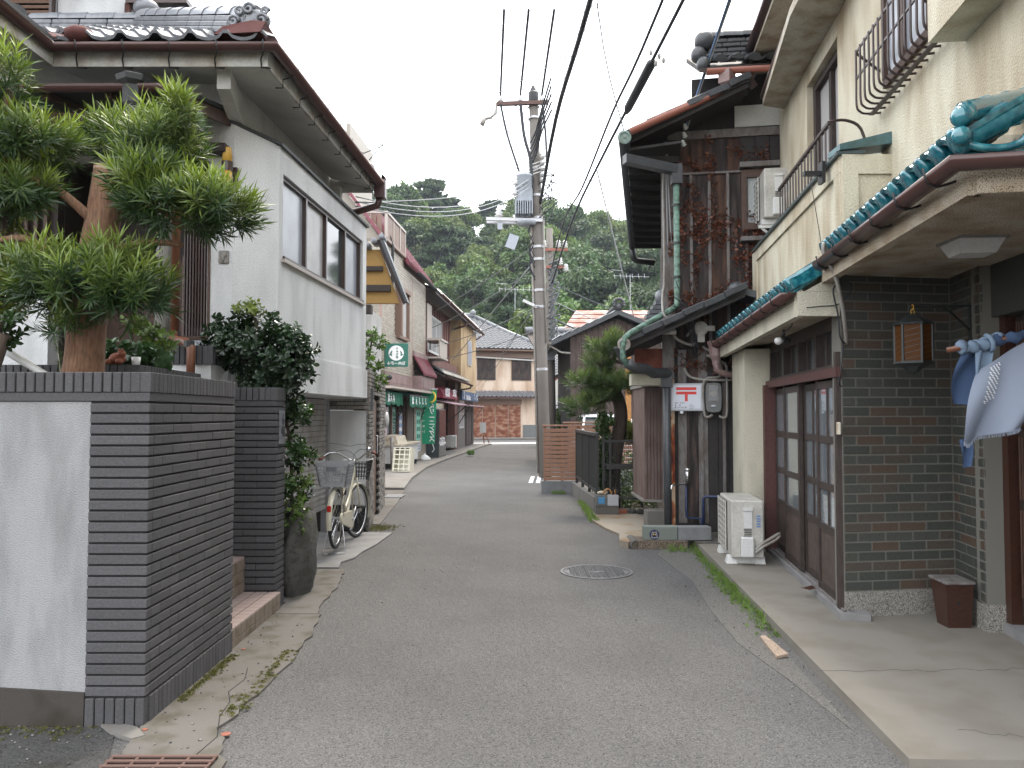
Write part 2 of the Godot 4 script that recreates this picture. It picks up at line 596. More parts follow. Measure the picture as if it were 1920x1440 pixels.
	mat("rust",[1,1,1],0.85,"rust",Vector3(1.2,0.5,1.2))
	mat("gutter_orange",[0.29,0.10,0.065],0.5,"rough",2.0)
	mat("pipe_grey",[0.30,0.29,0.27],0.5,"rough",2.0,"weather",1.0)
	mat("pipe_blue",[0.02,0.035,0.09],0.4)
	mat("meter_grey",[0.11,0.115,0.112],0.45)
	mat("sign_white",[0.55,0.57,0.63],0.35)
	mat("sign_frame",[0.36,0.37,0.39],0.4)
	mat("post_red",[0.55,0.02,0.015],0.45)
	mat("ivy_dead",[0.20,0.065,0.035],0.8)
	mat("cream_wall",[0.66,0.615,0.48],0.9,"rough",2.4,"weather",Vector3(0.35,0.1,0.35),"plaster",0.55)
	mat("cream_trim",[0.60,0.565,0.45],0.88,"rough",2.4,"cloud",Vector3(0.5,0.3,0.5),"plaster",0.5)
	mat("soffit",[0.52,0.46,0.36],0.95,"speckle",2.6,"weather",0.4,"plaster",0.3)
	mat("soffit_smooth",[0.50,0.46,0.38],0.8,"rough",1.0,"weather",0.5)
	mat("teal_tile",[1,1,1],0.12,"glaze",2.2)
	M["teal_tile"].clearcoat_enabled=true
	M["teal_tile"].clearcoat=0.6
	M["teal_tile"].clearcoat_roughness=0.08
	mat("teal_metal",[0.09,0.19,0.21],0.4,"rough",2.0,"weather",0.8)
	mat("green_black",[0.04,0.06,0.062],0.5)
	for k in 4:
		var f: Array=[[0.062,0.066,0.054],[0.075,0.078,0.064],[0.088,0.07,0.052],[0.105,0.068,0.046]][k]
		mat("porch_brick_%d" % k,f,0.65,"grainwood",Vector3(16,1.2,16),"rough",2.0,"grainwood",0.45)
	mat("porch_joint",[0.17,0.163,0.14],0.95,"grit",3.0)
	mat("granite",[0.36,0.34,0.30],0.6,"granite",2.6)
	mat("door_wood",[0.042,0.027,0.022],0.6,"grainwood",Vector3(6,0.5,6),"weather",1.0)
	mat("door_panel",[0.085,0.06,0.048],0.65,"grainwood",Vector3(5,0.5,5),"weather",1.2)
	mat("red_lintel",[0.085,0.027,0.023],0.6,"rough",3.0,"weather",2.5)
	mat("room_dark",[0.05,0.045,0.04],0.9)
	mat("room_pale",[0.30,0.29,0.24],0.9,"cloud",1.0)
	mat("curtain",[0.5,0.5,0.48],0.9,"cloud",Vector3(3,0.2,3))
	mat("box_wood",[0.055,0.022,0.014],0.35,"grainwood",Vector3(1.0,6,6))
	mat("iron_brown",[0.045,0.028,0.025],0.45)
	mat("lantern_iron",[0.022,0.027,0.026],0.5)
	mat("amber_glass",[0.075,0.028,0.005],0.5,"cloud",6.0)
	M["amber_glass"].metallic_specular=0.25
	mat("cloth_pale",[0.27,0.31,0.39],0.9,"cloth",6.0)
	mat("cloth_blue",[0.05,0.09,0.18],0.9,"cloth",6.0)
	mat("cloth_light",[0.2,0.28,0.38],0.9,"cloth",6.0)
	mat("ceramic",[0.72,0.72,0.7],0.15)
	mat("pole_concrete",[0.19,0.17,0.15],0.9,"rough",2.0,"cloud",Vector3(0.6,0.2,0.6))
	mat("cable_black",[0.014,0.016,0.02],0.6)
	mat("wire_grey",[0.10,0.11,0.115],0.5)
	mat("wire_pale",[0.32,0.33,0.34],0.5)
	mat("wire_blue",[0.12,0.2,0.36],0.5)
	mat("trans_grey",[0.36,0.39,0.43],0.5,"rough",1.0)
	mat("fence_wood",[0.36,0.19,0.12],0.7,"grainwood",Vector3(1.2,12,1.2))
	mat("orange_post",[0.42,0.20,0.06],0.5,"grainwood",Vector3(6,0.5,6))
	mat("block_grey",[0.24,0.245,0.25],0.9,"grit",2.0,"cloud",0.8)
	mat("block_green",[0.19,0.215,0.19],0.85,"grit",2.0)
	mat("pebbled",[0.26,0.20,0.15],0.95,"granite",2.0,"mossy",1.2,"granite",0.8)
	mat("fence_black",[0.02,0.019,0.018],0.5)
	mat("screen_mesh",[0.04,0.04,0.036],0.8)
	mat("blue_tile",[0.05,0.22,0.42],0.3)
	mat("navy",[0.012,0.014,0.05],0.5)
	mat("rust_roof",[1,1,1],0.75,"rustroof",0.35,"rough",2.0)
	mat("car_white",[0.62,0.63,0.66],0.15,"rough",0.5)
	mat("bark",[0.10,0.07,0.052],0.95,"bark",Vector3(3,0.8,3),"rough",3.0,"bark",1.0)
	mat("bark_maki",[0.27,0.15,0.09],0.9,"bark",Vector3(5,0.7,5),"weather",Vector3(2,1,2),"bark",0.9)
	mat("cut_wood",[0.42,0.30,0.2],0.8,"rough",4.0)
	mat("manhole",[0.14,0.14,0.146],0.55,"rough",5.0,"cloud",2.0,null,0.0,0.35)
	mat("grate_rust",[0.13,0.075,0.06],0.7,"rough",6.0,null,1.0,null,0.0,0.2)
	mat("bleached_wood",[0.33,0.25,0.19],0.9,"grainwood",Vector3(6,6,1))
	leafy("leaf",[1,1,1],0.42,0.16)
	leafy("leaf_gloss",[1,1,1],0.22,0.08)
	leafy("leaf_far",[1,1,1],0.6,0.14)
# ---------------------------------------------------------------- lettering, drawn as strokes on a 10 x 10 grid (x right, y down)
const GLYPH:={
	"ク": "4014 1327 40 1434 4122 8282 5765 2399","リ": "2025 7074 7458 5849","ー": "0595","ニ": "2282 0898","ン": "1133 8464 6419 19","グ": "3014 3172 7256 5619 6071 8091",
	"エ": "1191 5158 0898","ビ": "2018 1878 2473 7081 8091","ス": "1181 8109 5599","小": "5059 5938 3416 6487",
	"嶋": "0525 0206 2226 0626 1006 4081 4144 8183 4363 4484 4694 9489 4898 9879 4688","一": "0595","商": "5052 1292 3343 7363 1419 9499 1494 3537 3777 7577","店": "5051 1191 1118 1809 6064 6383 3575 3539 7579 3979",
	"よ": "5057 5474 5738 3817 1726 2657 5788","も": "5247 4758 5887 8786 2474 2676","ぎ": "3272 2575 5157 7748 4818 7181 8091","餅": "3012 3044 1545 1449 2549 6051 8071 5393 5696 6369 8388",
	"切": "1346 2017 1727 5292 9289 6248","手": "7121 1484 0696 5158 5838","は": "2028 4484 6168 6838 6887","が": "1363 3139 6367 6757 7285 8090 9192","き": "2272 2474 5157 2838 3878",
	"・": "4555 4656","印": "3012 1218 1444 1848 5191 9197 9777 6169","紙": "2013 1333 3317 1747 2549 7051 5159 5494 7197 9799","取": "0151 1118 5159 1353 1555 0858 6191 9159 6199","り": "2025 7074 7458 5849",
	"あ": "1383 4148 4827 2745 7538 7796 9688","つ": "1383 8394 9496 9668","か": "1363 3139 6367 6757 7295","い": "2028 2838 7387","所": "0141 1343 1319 1646 4346 9051 5159 5494 8489",
	"喫": "0131 0137 3137 0737 4282 4484 6066 4787 6749 6799","茶": "0191 3032 7072 5004 5094 5459 2787 2769 5639","洗": "0112 0415 0925 5042 3393 6066 3696 5739 7678 7898","え": "4050 2363 6318 5489","し": "3037 3758 5887","み": "1251 5118 1806 0696 8389",
}

func glyphs(st: SurfaceTool,text: String,at: Vector3,right: Vector3,up: Vector3,size: float,w: float,depth: float,down:=false,adv:=1.12):
	var nrm:=right.cross(up)
	var k:=0
	for ch in text:
		var o:=at+(right*size*adv*k if not down else -up*size*adv*k)
		k += 1
		if not GLYPH.has(ch): continue
		for s: String in GLYPH[ch].split(" "):
			if s.length()<4: continue
			var a: Vector3=o+right*size*s[0].to_int()*0.1 - up*size*s[1].to_int()*0.1
			var b: Vector3=o+right*size*s[2].to_int()*0.1 - up*size*s[3].to_int()*0.1
			var t:=(b - a).normalized()
			if a.distance_to(b)<1e-4: continue
			lb(st,(a+b)/2+nrm*depth/2,Vector3(a.distance_to(b)+w*0.8,w,depth),Basis(t,nrm.cross(t),nrm))

func words(par: Node,text: String,at: Vector3,b: Basis,size: float,m: Material,n:="lettering") -> MeshInstance3D:
	var tm:=TextMesh.new()
	tm.text=text
	var f:=SystemFont.new()
	f.font_names=PackedStringArray(["Droid Sans"])
	tm.font=f
	tm.font_size=32
	tm.pixel_size=size/32.0
	tm.depth=0.003
	tm.horizontal_alignment=HORIZONTAL_ALIGNMENT_LEFT
	return piece(par,n,tm,Transform3D(b,at),m)
# ---------------------------------------------------------------- ground
func ground():
	var st:=ST()
	bx(st,-320,320,-0.6,-0.05,-60,300)
	structure("ground",st,M.earth)
	st=ST()
	slab(st,[Vector2(-9,-8),Vector2(9,-8),Vector2(9,20),Vector2(16,40),Vector2(16,62),Vector2(-8,62),Vector2(-8,20),Vector2(-9,12)],-0.1,0.0)
	structure("road",st,M.asphalt)
	# darker worn forecourt in front of the white wall
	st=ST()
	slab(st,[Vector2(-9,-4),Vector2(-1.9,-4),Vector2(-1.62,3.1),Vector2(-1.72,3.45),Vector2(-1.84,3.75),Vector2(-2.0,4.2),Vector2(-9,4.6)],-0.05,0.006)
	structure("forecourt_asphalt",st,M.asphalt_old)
	# concrete margin along the left wall, ragged where the asphalt laps over it
	rng.seed=5
	var edge:=[]
	for e in [[-1.18,2.9],[-1.24,3.5],[-1.39,3.86],[-1.36,4.4],[-1.34,5.1],[-1.385,5.8],[-1.5,6.3],[-1.53,7.26],[-1.62,7.75]]: edge.append(Vector2(e[0],e[1]))
	var pts:=[]
	for i in edge.size() - 1:
		for k in 6:
			var p: Vector2=edge[i].lerp(edge[i+1],k/6.0)
			pts.append(p+Vector2(rng.randf_range(-0.02,0.02),0))
	pts.append(edge[-1])
	var back:=[Vector2(-2.7,7.8),Vector2(-2.7,6.2),Vector2(-1.78,6.2),Vector2(-1.78,3.92),Vector2(-1.72,3.6),Vector2(-1.62,3.3),Vector2(-1.6,2.9)]
	var near:=[]
	var far:=[]
	for p in pts:
		if p.y<6.02: near.append(p)
		else: far.append(p)
	st=ST()
	slab(st,near+[Vector2(-1.42,6.02),Vector2(-1.78,6.02),Vector2(-1.78,3.92),Vector2(-1.72,3.6),Vector2(-1.62,3.3),Vector2(-1.58,2.9)],-0.05,0.014)
	structure("pavement_concrete",st,M.concrete_dirty)
	st=ST()
	slab(st,[Vector2(-1.432,6.035)]+far+[Vector2(-2.7,7.8),Vector2(-2.7,6.4),Vector2(-1.79,6.4),Vector2(-1.79,6.035)],-0.05,0.014)
	structure("pavement_concrete",st,M.concrete_dirty)
	# driveway under the bicycle
	st=ST()
	pts=[]
	for e in [[-2.7,7.82],[-1.68,7.82],[-1.72,8.1],[-1.63,8.35],[-1.62,8.7],[-1.55,9.2],[-1.5,10.1],[-1.9,10.13],[-2.4,10.15],[-2.7,10.15]]: pts.append(Vector2(e[0],e[1]))
	slab(st,pts,-0.05,0.02)
	structure("driveway",st,M.concrete_light)
	# margin beyond the driveway and the pavement before the shops
	st=ST()
	slab(st,[Vector2(-1.79,10.9),Vector2(-1.93,13.5),Vector2(-2.1,15.8),Vector2(-3.4,16),Vector2(-2.5,13.4),Vector2(-2.25,12),Vector2(-2.02,10.9)],-0.05,0.015)
	structure("pavement_concrete",st,M.concrete_dirty)
	st=ST()
	slab(st,[Vector2(-2.12,15.8),Vector2(-2.3,18.5),Vector2(-2.35,22),Vector2(-2.15,26),Vector2(-1.75,31),Vector2(-1.4,36),Vector2(-1.0,40),Vector2(-2.0,40),Vector2(-3.4,20.5),Vector2(-4.2,16)],-0.05,0.06)
	structure("shop_pavement",st,M.concrete)
	# loose patches
	st=ST()
	slab(st,[Vector2(-1.95,40.2),Vector2(1.8,41.4),Vector2(1.8,43.0),Vector2(-2.1,42.0)],-0.05,0.004)
	structure("road_marking",st,M.paint_white)
	st=ST()
	slab(st,[Vector2(-2.4,46.4),Vector2(2.2,47.4),Vector2(2.2,48.6),Vector2(-2.4,48.6)],-0.05,0.1)
	structure("far_pavement",st,M.concrete)
	for e in [[0.36,17.6,0.46,19.4],[0.52,17.6,0.62,19.4]]:
		st=ST()
		slab(st,[Vector2(e[0],e[1]),Vector2(e[0]+0.09,e[1]),Vector2(e[2]+0.09,e[3]),Vector2(e[2],e[3])],-0.05,0.004)
		structure("road_marking",st,M.paint_white)
	# walkway and porch slab of the cream house: a step above the road, the road falling away from it
	st=ST()
	hexa(st,[V(2.02,-0.05,8.75),V(1.68,-0.05,3.44),V(4.6,-0.05,3.36),V(4.6,-0.05,8.75)],[V(2.02,0.095,8.75),V(1.68,0.045,3.44),V(4.6,0.045,3.36),V(4.6,0.095,8.75)])
	structure("porch_slab",st,M.walk)
	st=ST()
	slab(st,[Vector2(1.62,3.8),Vector2(1.98,8.6),Vector2(1.98,9.2),Vector2(1.75,9.3),Vector2(1.55,8.6),Vector2(1.62,7.2),Vector2(1.52,6.2),Vector2(1.48,5.3),Vector2(1.56,4.6)],-0.05,0.005)
	structure("gravel_strip",st,M.gravel)
	# tan concrete yard of the old house
	st=ST()
	pts=[]
	for e in [[1.45,9.4],[1.22,10.4],[1.12,11.2],[1.14,11.95],[1.6,12.6],[3.0,12.6],[2.4,9.75],[1.62,9.75]]: pts.append(Vector2(e[0],e[1]))
	slab(st,pts,-0.05,0.03)
	structure("yard_concrete",st,M.concrete_tan)
	st=ST()
	slab(st,[Vector2(1.25,12.05),Vector2(1.3,16),Vector2(5,16),Vector2(5,12.05)],-0.05,0.02)
	structure("garden_soil",st,M.earth)
# ---------------------------------------------------------------- left: boundary wall, gate post, step
func gb() -> Array:
	return [M.grey_brick_0,M.grey_brick_1,M.grey_brick_1,M.grey_brick_2,M.grey_brick_3]

# a row of upright bricks: coping or plinth
func soldiers(par: Node,p0: Vector2,p1: Vector2,y0: float,h: float,pitch: float,gap: float,th: float,n: String):
	var t:=(p1 - p0).normalized()
	var r:=Vector2(t.y,-t.x)
	var cnt:=int(round(p0.distance_to(p1)/pitch))
	var pp:=p0.distance_to(p1)/cnt
	var b:=Basis(Vector3(t.x,0,-t.y),Vector3.UP,Vector3(r.x,0,-r.y))
	for i in cnt:
		var c:=p0+t*(i+0.5)*pp+r*(-th/2+rng.randf_range(-0.001,0.001))
		piece(par,n,bevel(Vector3(snappedf(pp - gap,0.001),h,th),0.003),Transform3D(b,V(c.x,y0+h/2,c.y)),gb()[rng.randi() % 5])

func boundary_wall():
	rng.seed=11
	var w:=thing("boundary_wall","grey brick and white plaster garden wall in the left foreground","wall",V(-2.6,0,4.5))
	var x1:=-1.76
	var d0:=3.89
	var d1:=5.09
	var st:=ST()
	bx(st,-2.06,x1 - 0.014,-0.1,1.60,d0+0.014,d1 - 0.002)
	bx(st,-6.5,-2.06,0.1,1.60,d0+0.16,d1 - 0.002)
	part(w,"wall_core",st,M.joint_dark)
	st=ST()
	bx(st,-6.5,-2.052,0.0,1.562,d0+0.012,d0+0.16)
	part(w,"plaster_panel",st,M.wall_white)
	st=ST()
	sb(st,Vector2(-6.5,d0 - 0.003),Vector2(-2.052,d0 - 0.003),-0.1,0.42,-0.1,0.0,-0.1,0.165)
	part(w,"concrete_footing",st,M.dark_base)
	# plain band under the coping
	st=ST()
	bx(st,-6.5,x1 - 0.004,1.566,1.606,d0+0.004,d1)
	part(w,"band_course",st,M.grey_brick_1)
	soldiers(w,Vector2(-3.4,d0 - 0.002),Vector2(x1 - 0.045,d0 - 0.002),1.608,0.098,0.0475,0.008,0.1,"coping_brick")
	soldiers(w,Vector2(x1+0.002,d0 - 0.002),Vector2(x1+0.002,d1),1.608,0.098,0.0475,0.007,0.1,"coping_brick")
	st=ST()
	bx(st,-6.5,x1 - 0.006,1.607,1.70,d0+0.008,d0+0.2)
	bx(st,x1 - 0.2,x1 - 0.006,1.607,1.70,d0+0.21,d1 - 0.004)
	part(w,"coping_bed",st,M.joint_dark)
	# stretcher courses; the joint below each course is deep and dark
	courses(w,Vector2(-2.05,d0),Vector2(x1,d0),0.148,27,0.0524,0.0425,0.36,0.0,0.05,gb(),"brick",0.0)
	courses(w,Vector2(x1,d0+0.051),Vector2(x1,d1),0.148,27,0.0524,0.0425,0.225,0.0025,0.05,gb(),"brick",0.45)
	soldiers(w,Vector2(-2.05,d0 - 0.004),Vector2(x1,d0 - 0.004),-0.02,0.158,0.048,0.006,0.05,"plinth_brick")
	soldiers(w,Vector2(x1+0.004,d0+0.047),Vector2(x1+0.004,d1),-0.02,0.158,0.048,0.006,0.05,"plinth_brick")
	st=ST()
	bx(st,-6.5,x1 - 0.2,1.4,1.64,d0+0.2,d1 - 0.02)
	part(w,"planter_soil",st,M.earth)
	# second tier behind
	var p:=thing("planter_wall","raised planter behind the front wall edged with upright grey bricks","planter",V(-2.9,0,5.6))
	st=ST()
	bx(st,-6.5,-2.39,0.0,1.70,5.10,6.2)
	part(p,"planter_core",st,M.joint_grey)
	soldiers(p,Vector2(-3.3,5.06),Vector2(-2.36,5.06),1.70,0.115,0.0475,0.007,0.09,"coping_brick")
	soldiers(p,Vector2(-2.36,5.06),Vector2(-2.42,6.22),1.70,0.115,0.0475,0.007,0.09,"coping_brick")
	st=ST()
	bx(st,-6.5,-2.47,1.70,1.78,5.15,6.18)
	part(p,"planter_soil",st,M.earth)
	var q:=thing("house_planter","small white planter box with a grey brick rim beside the downpipe","planter",V(-2.6,0,6.6))
	st=ST()
	bx(st,-2.80,-2.42,0.0,1.93,6.42,6.82)
	part(q,"plaster_box",st,M.house_white)
	soldiers(q,Vector2(-2.80,6.40),Vector2(-2.44,6.40),1.90,0.15,0.0475,0.007,0.07,"coping_brick")
	soldiers(q,Vector2(-2.40,6.40),Vector2(-2.40,6.80),1.90,0.15,0.0475,0.007,0.07,"coping_brick")
	st=ST()
	bx(st,-2.78,-2.47,1.93,2.0,6.48,6.80)
	part(q,"soil",st,M.earth)
	# gate post
	rng.seed=12
	var g:=thing("gate_post","grey brick gate post beyond the steps with a name plate","gate post",V(-2.0,0,6.3))
	st=ST()
	bx(st,-2.30,-1.834,-0.05,1.62,6.214,6.42)
	part(g,"post_core",st,M.joint_dark)
	st=ST()
	bx(st,-2.30,-1.824,1.566,1.606,6.204,6.43)
	part(g,"band_course",st,M.grey_brick_1)
	courses(g,Vector2(-2.30,6.2),Vector2(-1.82,6.2),0.148,27,0.0524,0.0425,0.225,0.0025,0.05,gb(),"brick",0.45)
	courses(g,Vector2(-1.82,6.251),Vector2(-1.82,6.43),0.148,27,0.0524,0.0425,0.36,0.0,0.05,gb(),"brick",0.0)
	soldiers(g,Vector2(-2.30,6.196),Vector2(-1.865,6.196),1.608,0.1,0.0475,0.007,0.1,"coping_brick")
	soldiers(g,Vector2(-1.816,6.196),Vector2(-1.816,6.43),1.608,0.1,0.0475,0.006,0.1,"coping_brick")
	soldiers(g,Vector2(-1.816,6.2),Vector2(-1.816,6.43),-0.02,0.158,0.048,0.006,0.05,"plinth_brick")
	st=ST()
	bx(st,-2.28,-1.84,1.607,1.70,6.22,6.41)
	part(g,"coping_bed",st,M.joint_dark)
	var pl:=lpart_box(g,"name_plate",V(-1.812,1.40,6.31),Vector3(0.016,0.26,0.10),M.grey_tile_pale)
	st=ST()
	glyphs(st,"小嶋",V(-1.803,1.50,6.265),Vector3(0,0,-1),Vector3.UP,0.085,0.009,0.004,true)
	part(pl,"lettering",st,M.dark_ink)
	# tiled step between wall and post
	var s:=thing("entry_step","tiled entrance step between the grey brick wall and the gate post","step",V(-1.95,0,5.6))
	st=ST()
	bx(st,-2.6,-1.79,-0.05,0.128,5.095,6.195)
	bx(st,-2.6,-2.066,0.128,0.398,5.095,6.195)
	part(s,"step_bed",st,M.joint_grey)
	for i in 3:
		for k in 11:
			piece(s,"tread_tile",bevel(Vector3(0.09,0.02,0.094),0.002),Transform3D(Basis.IDENTITY,V(-1.82 - 0.098*i,0.132,5.147+0.0992*k)),M.tile_pink)
	for k in 11:
		piece(s,"riser_tile",bevel(Vector3(0.016,0.07,0.094),0.002),Transform3D(Basis.IDENTITY,V(-1.782,0.096,5.147+0.0992*k)),M.tile_tan)
		piece(s,"riser_tile",bevel(Vector3(0.016,0.07,0.094),0.002),Transform3D(Basis.IDENTITY,V(-1.782,0.022,5.147+0.0992*k)),M.tile_tan)
		if k>5:
			for j in 3:
				piece(s,"riser_tile",bevel(Vector3(0.016,0.078,0.094),0.002),Transform3D(Basis.IDENTITY,V(-2.058,0.186+0.083*j,5.147+0.0992*k)),M.tile_tan)
	for k in 11:
		piece(s,"tread_tile",bevel(Vector3(0.09,0.02,0.094),0.002),Transform3D(Basis.IDENTITY,V(-2.10,0.402,5.147+0.0992*k)),M.tile_pink)

func lpart_box(par: Node,n: String,c: Vector3,s: Vector3,m: Material) -> MeshInstance3D:
	var st:=ST()
	lb(st,c,s)
	return part(par,n,st,m)

# ---------------------------------------------------------------- white house
func pantile() -> Mesh:
	# S-shaped tile, 0.27 wide, 0.27 long, lying in x (width) and -z (up the slope), its lower edge at z = 0
	if bev.has("pantile"): return bev["pantile"]
	var st:=ST(true)
	var prof:=[]
	for i in 9:
		var u:=i/8.0
		var y:=0.0
		if u<0.62: y=-0.018*sin(PI*u/0.62)
		else: y=0.042*sin(PI*(u - 0.62)/0.38)
		prof.append(Vector2(-0.135+0.27*u,y))
	for i in 8:
		var a: Vector2=prof[i]
		var b: Vector2=prof[i+1]
		quad(st,Vector3(a.x,a.y+0.028,0),Vector3(b.x,b.y+0.028,0),Vector3(b.x,b.y,-0.29),Vector3(a.x,a.y,-0.29))
		st.set_smooth_group(-1)
		quad(st,Vector3(a.x,a.y+0.003,0),Vector3(b.x,b.y+0.003,0),Vector3(b.x,b.y+0.028,0),Vector3(a.x,a.y+0.028,0))
		st.set_smooth_group(1)
	st.generate_normals()
	bev["pantile"]=st.commit()
	return bev["pantile"]

func round_tile(r:=0.07,l:=0.27) -> Mesh:
	var key:="rt%f_%f" % [r,l]
	if bev.has(key): return bev[key]
	var st:=ST(true)
	for i in 6:
		var a0:=PI*i/6.0
		var a1:=PI*(i+1)/6.0
		var f:=func(a,z,rr): return Vector3(cos(a)*rr,sin(a)*rr,z)
		quad(st,f.call(a1,0,r),f.call(a0,0,r),f.call(a0,-l,r*0.9),f.call(a1,-l,r*0.9))
		st.set_smooth_group(-1)
		tri(st,Vector3.ZERO,f.call(a0,0,r),f.call(a1,0,r))
		st.set_smooth_group(1)
	st.generate_normals()
	bev[key]=st.commit()
	return bev[key]

func basis_slope(along: Vector3,up: Vector3) -> Basis:
	# x along the eave, -z up the slope
	var x:=along.normalized()
	var z:=-up.normalized()
	return Basis(x,z.cross(x).normalized(),z)

func gutter(st: SurfaceTool,pts: Array,r:=0.06):
	# half-round trough along pts
	var ring:=func(i):
		var t: Vector3
		if i==0: t=pts[1] - pts[0]
		elif i==pts.size() - 1: t=pts[i] - pts[i - 1]
		else: t=(pts[i+1] - pts[i]).normalized()+(pts[i] - pts[i - 1]).normalized()
		t=t.normalized()
		var s:=t.cross(Vector3.UP).normalized()
		var o:=[]
		for k in 9:
			var a:=PI+PI*k/8.0
			o.append(pts[i]+s*cos(a)*r+Vector3.UP*sin(a)*r)
		for k in 9:
			var a:=TAU - PI*k/8.0
			o.append(pts[i]+s*cos(a)*(r - 0.006)+Vector3.UP*sin(a)*(r - 0.006))
		return o
	var prev=ring.call(0)
	for i in range(1,pts.size()):
		var cur=ring.call(i)
		for k in 18:
			var j:=(k+1) % 18
			quad(st,prev[j],prev[k],cur[k],cur[j])
		prev=cur
	for e in [0,pts.size() - 1]:
		var o=ring.call(e)
		for k in 8: tri(st,pts[e],o[k],o[k+1])

func white_house():
	rng.seed=21
	var h:=thing("white_house","white stucco house on the left with a grey tiled roof and a projecting bay","house",V(-2.4,0,7.0))
	var SD:=Vector2(0.066,1.0).normalized()
	var A:=Vector2(-2.4,6.83)
	var st:=ST()
	# front wall pieces round the entrance recess
	bx(st,-6.6,-2.401,3.72,4.52,6.83,7.0)
	bx(st,-2.62,-2.401,0.0,3.719,6.83,7.0)
	bx(st,-6.6,-3.98,0.0,2.55,6.84,7.0)
	part(h,"front_wall",st,M.house_white)
	# street wall above the bay, in boards with open joints
	var s:=0.0
	for l in [0.95,0.9,0.9,0.62]:
		st=ST()
		sb(st,A+SD*(s+0.003),A+SD*(s+l - 0.003),3.86,4.46,-0.15,0.0)
		part(h,"wall_panel",st,M.house_cream)
		s += l
	st=ST()
	sb(st,A+SD*0.01,A+SD*3.4,1.715,4.4,-0.2,-0.03)
	part(h,"wall_backing",st,M.joint_grey)
	# bay
	var B0:=Vector2(-2.08,7.08)
	var B1:=Vector2(-1.87,10.2)
	var bd:=(B1 - B0).normalized()
	var L:=B0.distance_to(B1)
	var wy0:=2.90
	var wy1:=3.68
	var wa:=0.10
	var wb:=2.95
	st=ST()
	prism(st,[V(-2.4,1.9,6.83),V(B0.x,1.9,B0.y),V(B0.x,3.9,B0.y),V(-2.4,4.02,6.83)],Vector3(-0.06,0,-0.09))
	sb(st,B0,B0+bd*wa,2.07,3.9,-0.12,0.0)
	sb(st,B0+bd*wb,B1,2.07,3.9,-0.12,0.0)
	sb(st,B0+bd*(wa+0.002),B0+bd*(wb - 0.002),wy1,3.9,-0.12,0.0)
	part(h,"bay_wall",st,M.house_white)
	var joints:=[wa+0.002,1.02,1.98,wb - 0.002]
	for i in 3:
		st=ST()
		sb(st,B0+bd*joints[i],B0+bd*(joints[i+1] - 0.005),2.07,wy0,-0.12,0.0)
		part(h,"wall_panel",st,M.house_white)
	st=ST()
	sb(st,B0 - bd*0.02,B1+bd*0.02,1.71,2.066,-0.4,0.018)
	sb(st,B1 - bd*0.1,B1,1.73,3.88,-0.6,-0.121)
	sb(st,B0+bd*0.02,B1 - bd*0.11,1.75,3.86,-0.16,-0.123)
	part(h,"bay_skirt",st,M.house_white)
	st=ST()
	slab(st,[Vector2(-2.4,6.83),B0,B1,Vector2(-2.6,10.2),Vector2(-2.6,6.9)],1.70,1.709)
	slab(st,[Vector2(-2.45,6.85),B0+Vector2(0,0.02),B1+Vector2(0.0,0),Vector2(-2.6,10.2),Vector2(-2.6,6.9)],3.88,3.899)
	slab(st,[Vector2(-2.75,6.85),Vector2(-2.40,6.85),Vector2(-2.40,7.28),Vector2(-2.75,7.28)],0.0,1.699)
	part(h,"bay_floor",st,M.house_white)
	st=ST()
	sb(st,B0 - bd*0.02,B1+bd*0.03,3.901,3.93,-0.3,0.03)
	prism(st,[V(-2.43,4.015,6.80),V(B0.x+0.02,3.903,B0.y - 0.03),V(B0.x+0.02,3.93,B0.y - 0.03),V(-2.43,4.045,6.80)],Vector3(-0.06,0,-0.12))
	part(h,"bay_flashing",st,M.black_trim)
	# bay window: frame, four panes, sill
	st=ST()
	sb(st,B0+bd*wa,B0+bd*wb,wy0+0.001,wy0+0.03,-0.11,0.02)
	sb(st,B0+bd*wa,B0+bd*wb,wy1 - 0.031,wy1 - 0.001,-0.11,-0.03)
	for k in 5:
		var a:=wa+(wb - wa - 0.04)*k/4.0
		sb(st,B0+bd*a,B0+bd*(a+0.04),wy0+0.03,wy1 - 0.031,-0.10,-0.03 if k % 2==0 else -0.02)
	var win:=part(h,"window",st,M.brown_metal)
	var pm:=[M.frost,M.frost_pale,M.dark_glass,M.frost]
	for k in 4:
		st=ST()
		var a:=wa+0.04+(wb - wa - 0.04)*k/4.0
		sb(st,B0+bd*a,B0+bd*(a+0.67),wy0+0.03,wy1 - 0.03,-0.09,-0.06 - 0.01*(k % 2))
		part(win,"pane",st,pm[k])
	st=ST()
	sb(st,B0+bd*(wa - 0.03),B0+bd*(wb+0.03),wy0 - 0.03,wy0,-0.1,0.035)
	part(win,"sill",st,M.rail_light)
	# dark entrance recess: back wall, lattice doors, panelled door
	st=ST()
	bx(st,-4.5,-2.63,0.0,3.7,7.62,7.7)
	bx(st,-4.05,-3.975,0.0,3.7,7.052,7.62)
	bx(st,-6.6,-3.98,2.551,3.719,6.95,7.05)
	bx(st,-2.66,-2.625,0.0,3.7,7.0,7.62)
	bx(st,-3.97,-2.63,3.69,3.72,7.0,7.62)
	part(h,"entrance_wall",st,M.dark_wood)
	var dr:=lpart_box(h,"door",V(-3.54,1.9,7.58),Vector3(0.82,2.1,0.05),M.brown_wood)
	for j in 2:
		for i in 2:
			piece(dr,"door_panel",bevel(Vector3(0.30,0.36,0.03),0.012),Transform3D(Basis.IDENTITY,V(-3.74+0.38*i,1.75+0.5*j,7.55)),M.brown_wood)
	st=ST()
	bx(st,-3.10,-2.72,0.9,2.9,7.56,7.60)
	part(h,"pale_glass_panel",st,M.frost)
	st=ST()
	for x in [-3.12,-2.74]: bx(st,x,x+0.05,0.9,3.0,7.53,7.559)
	part(h,"panel_frame",st,M.copper_brown)
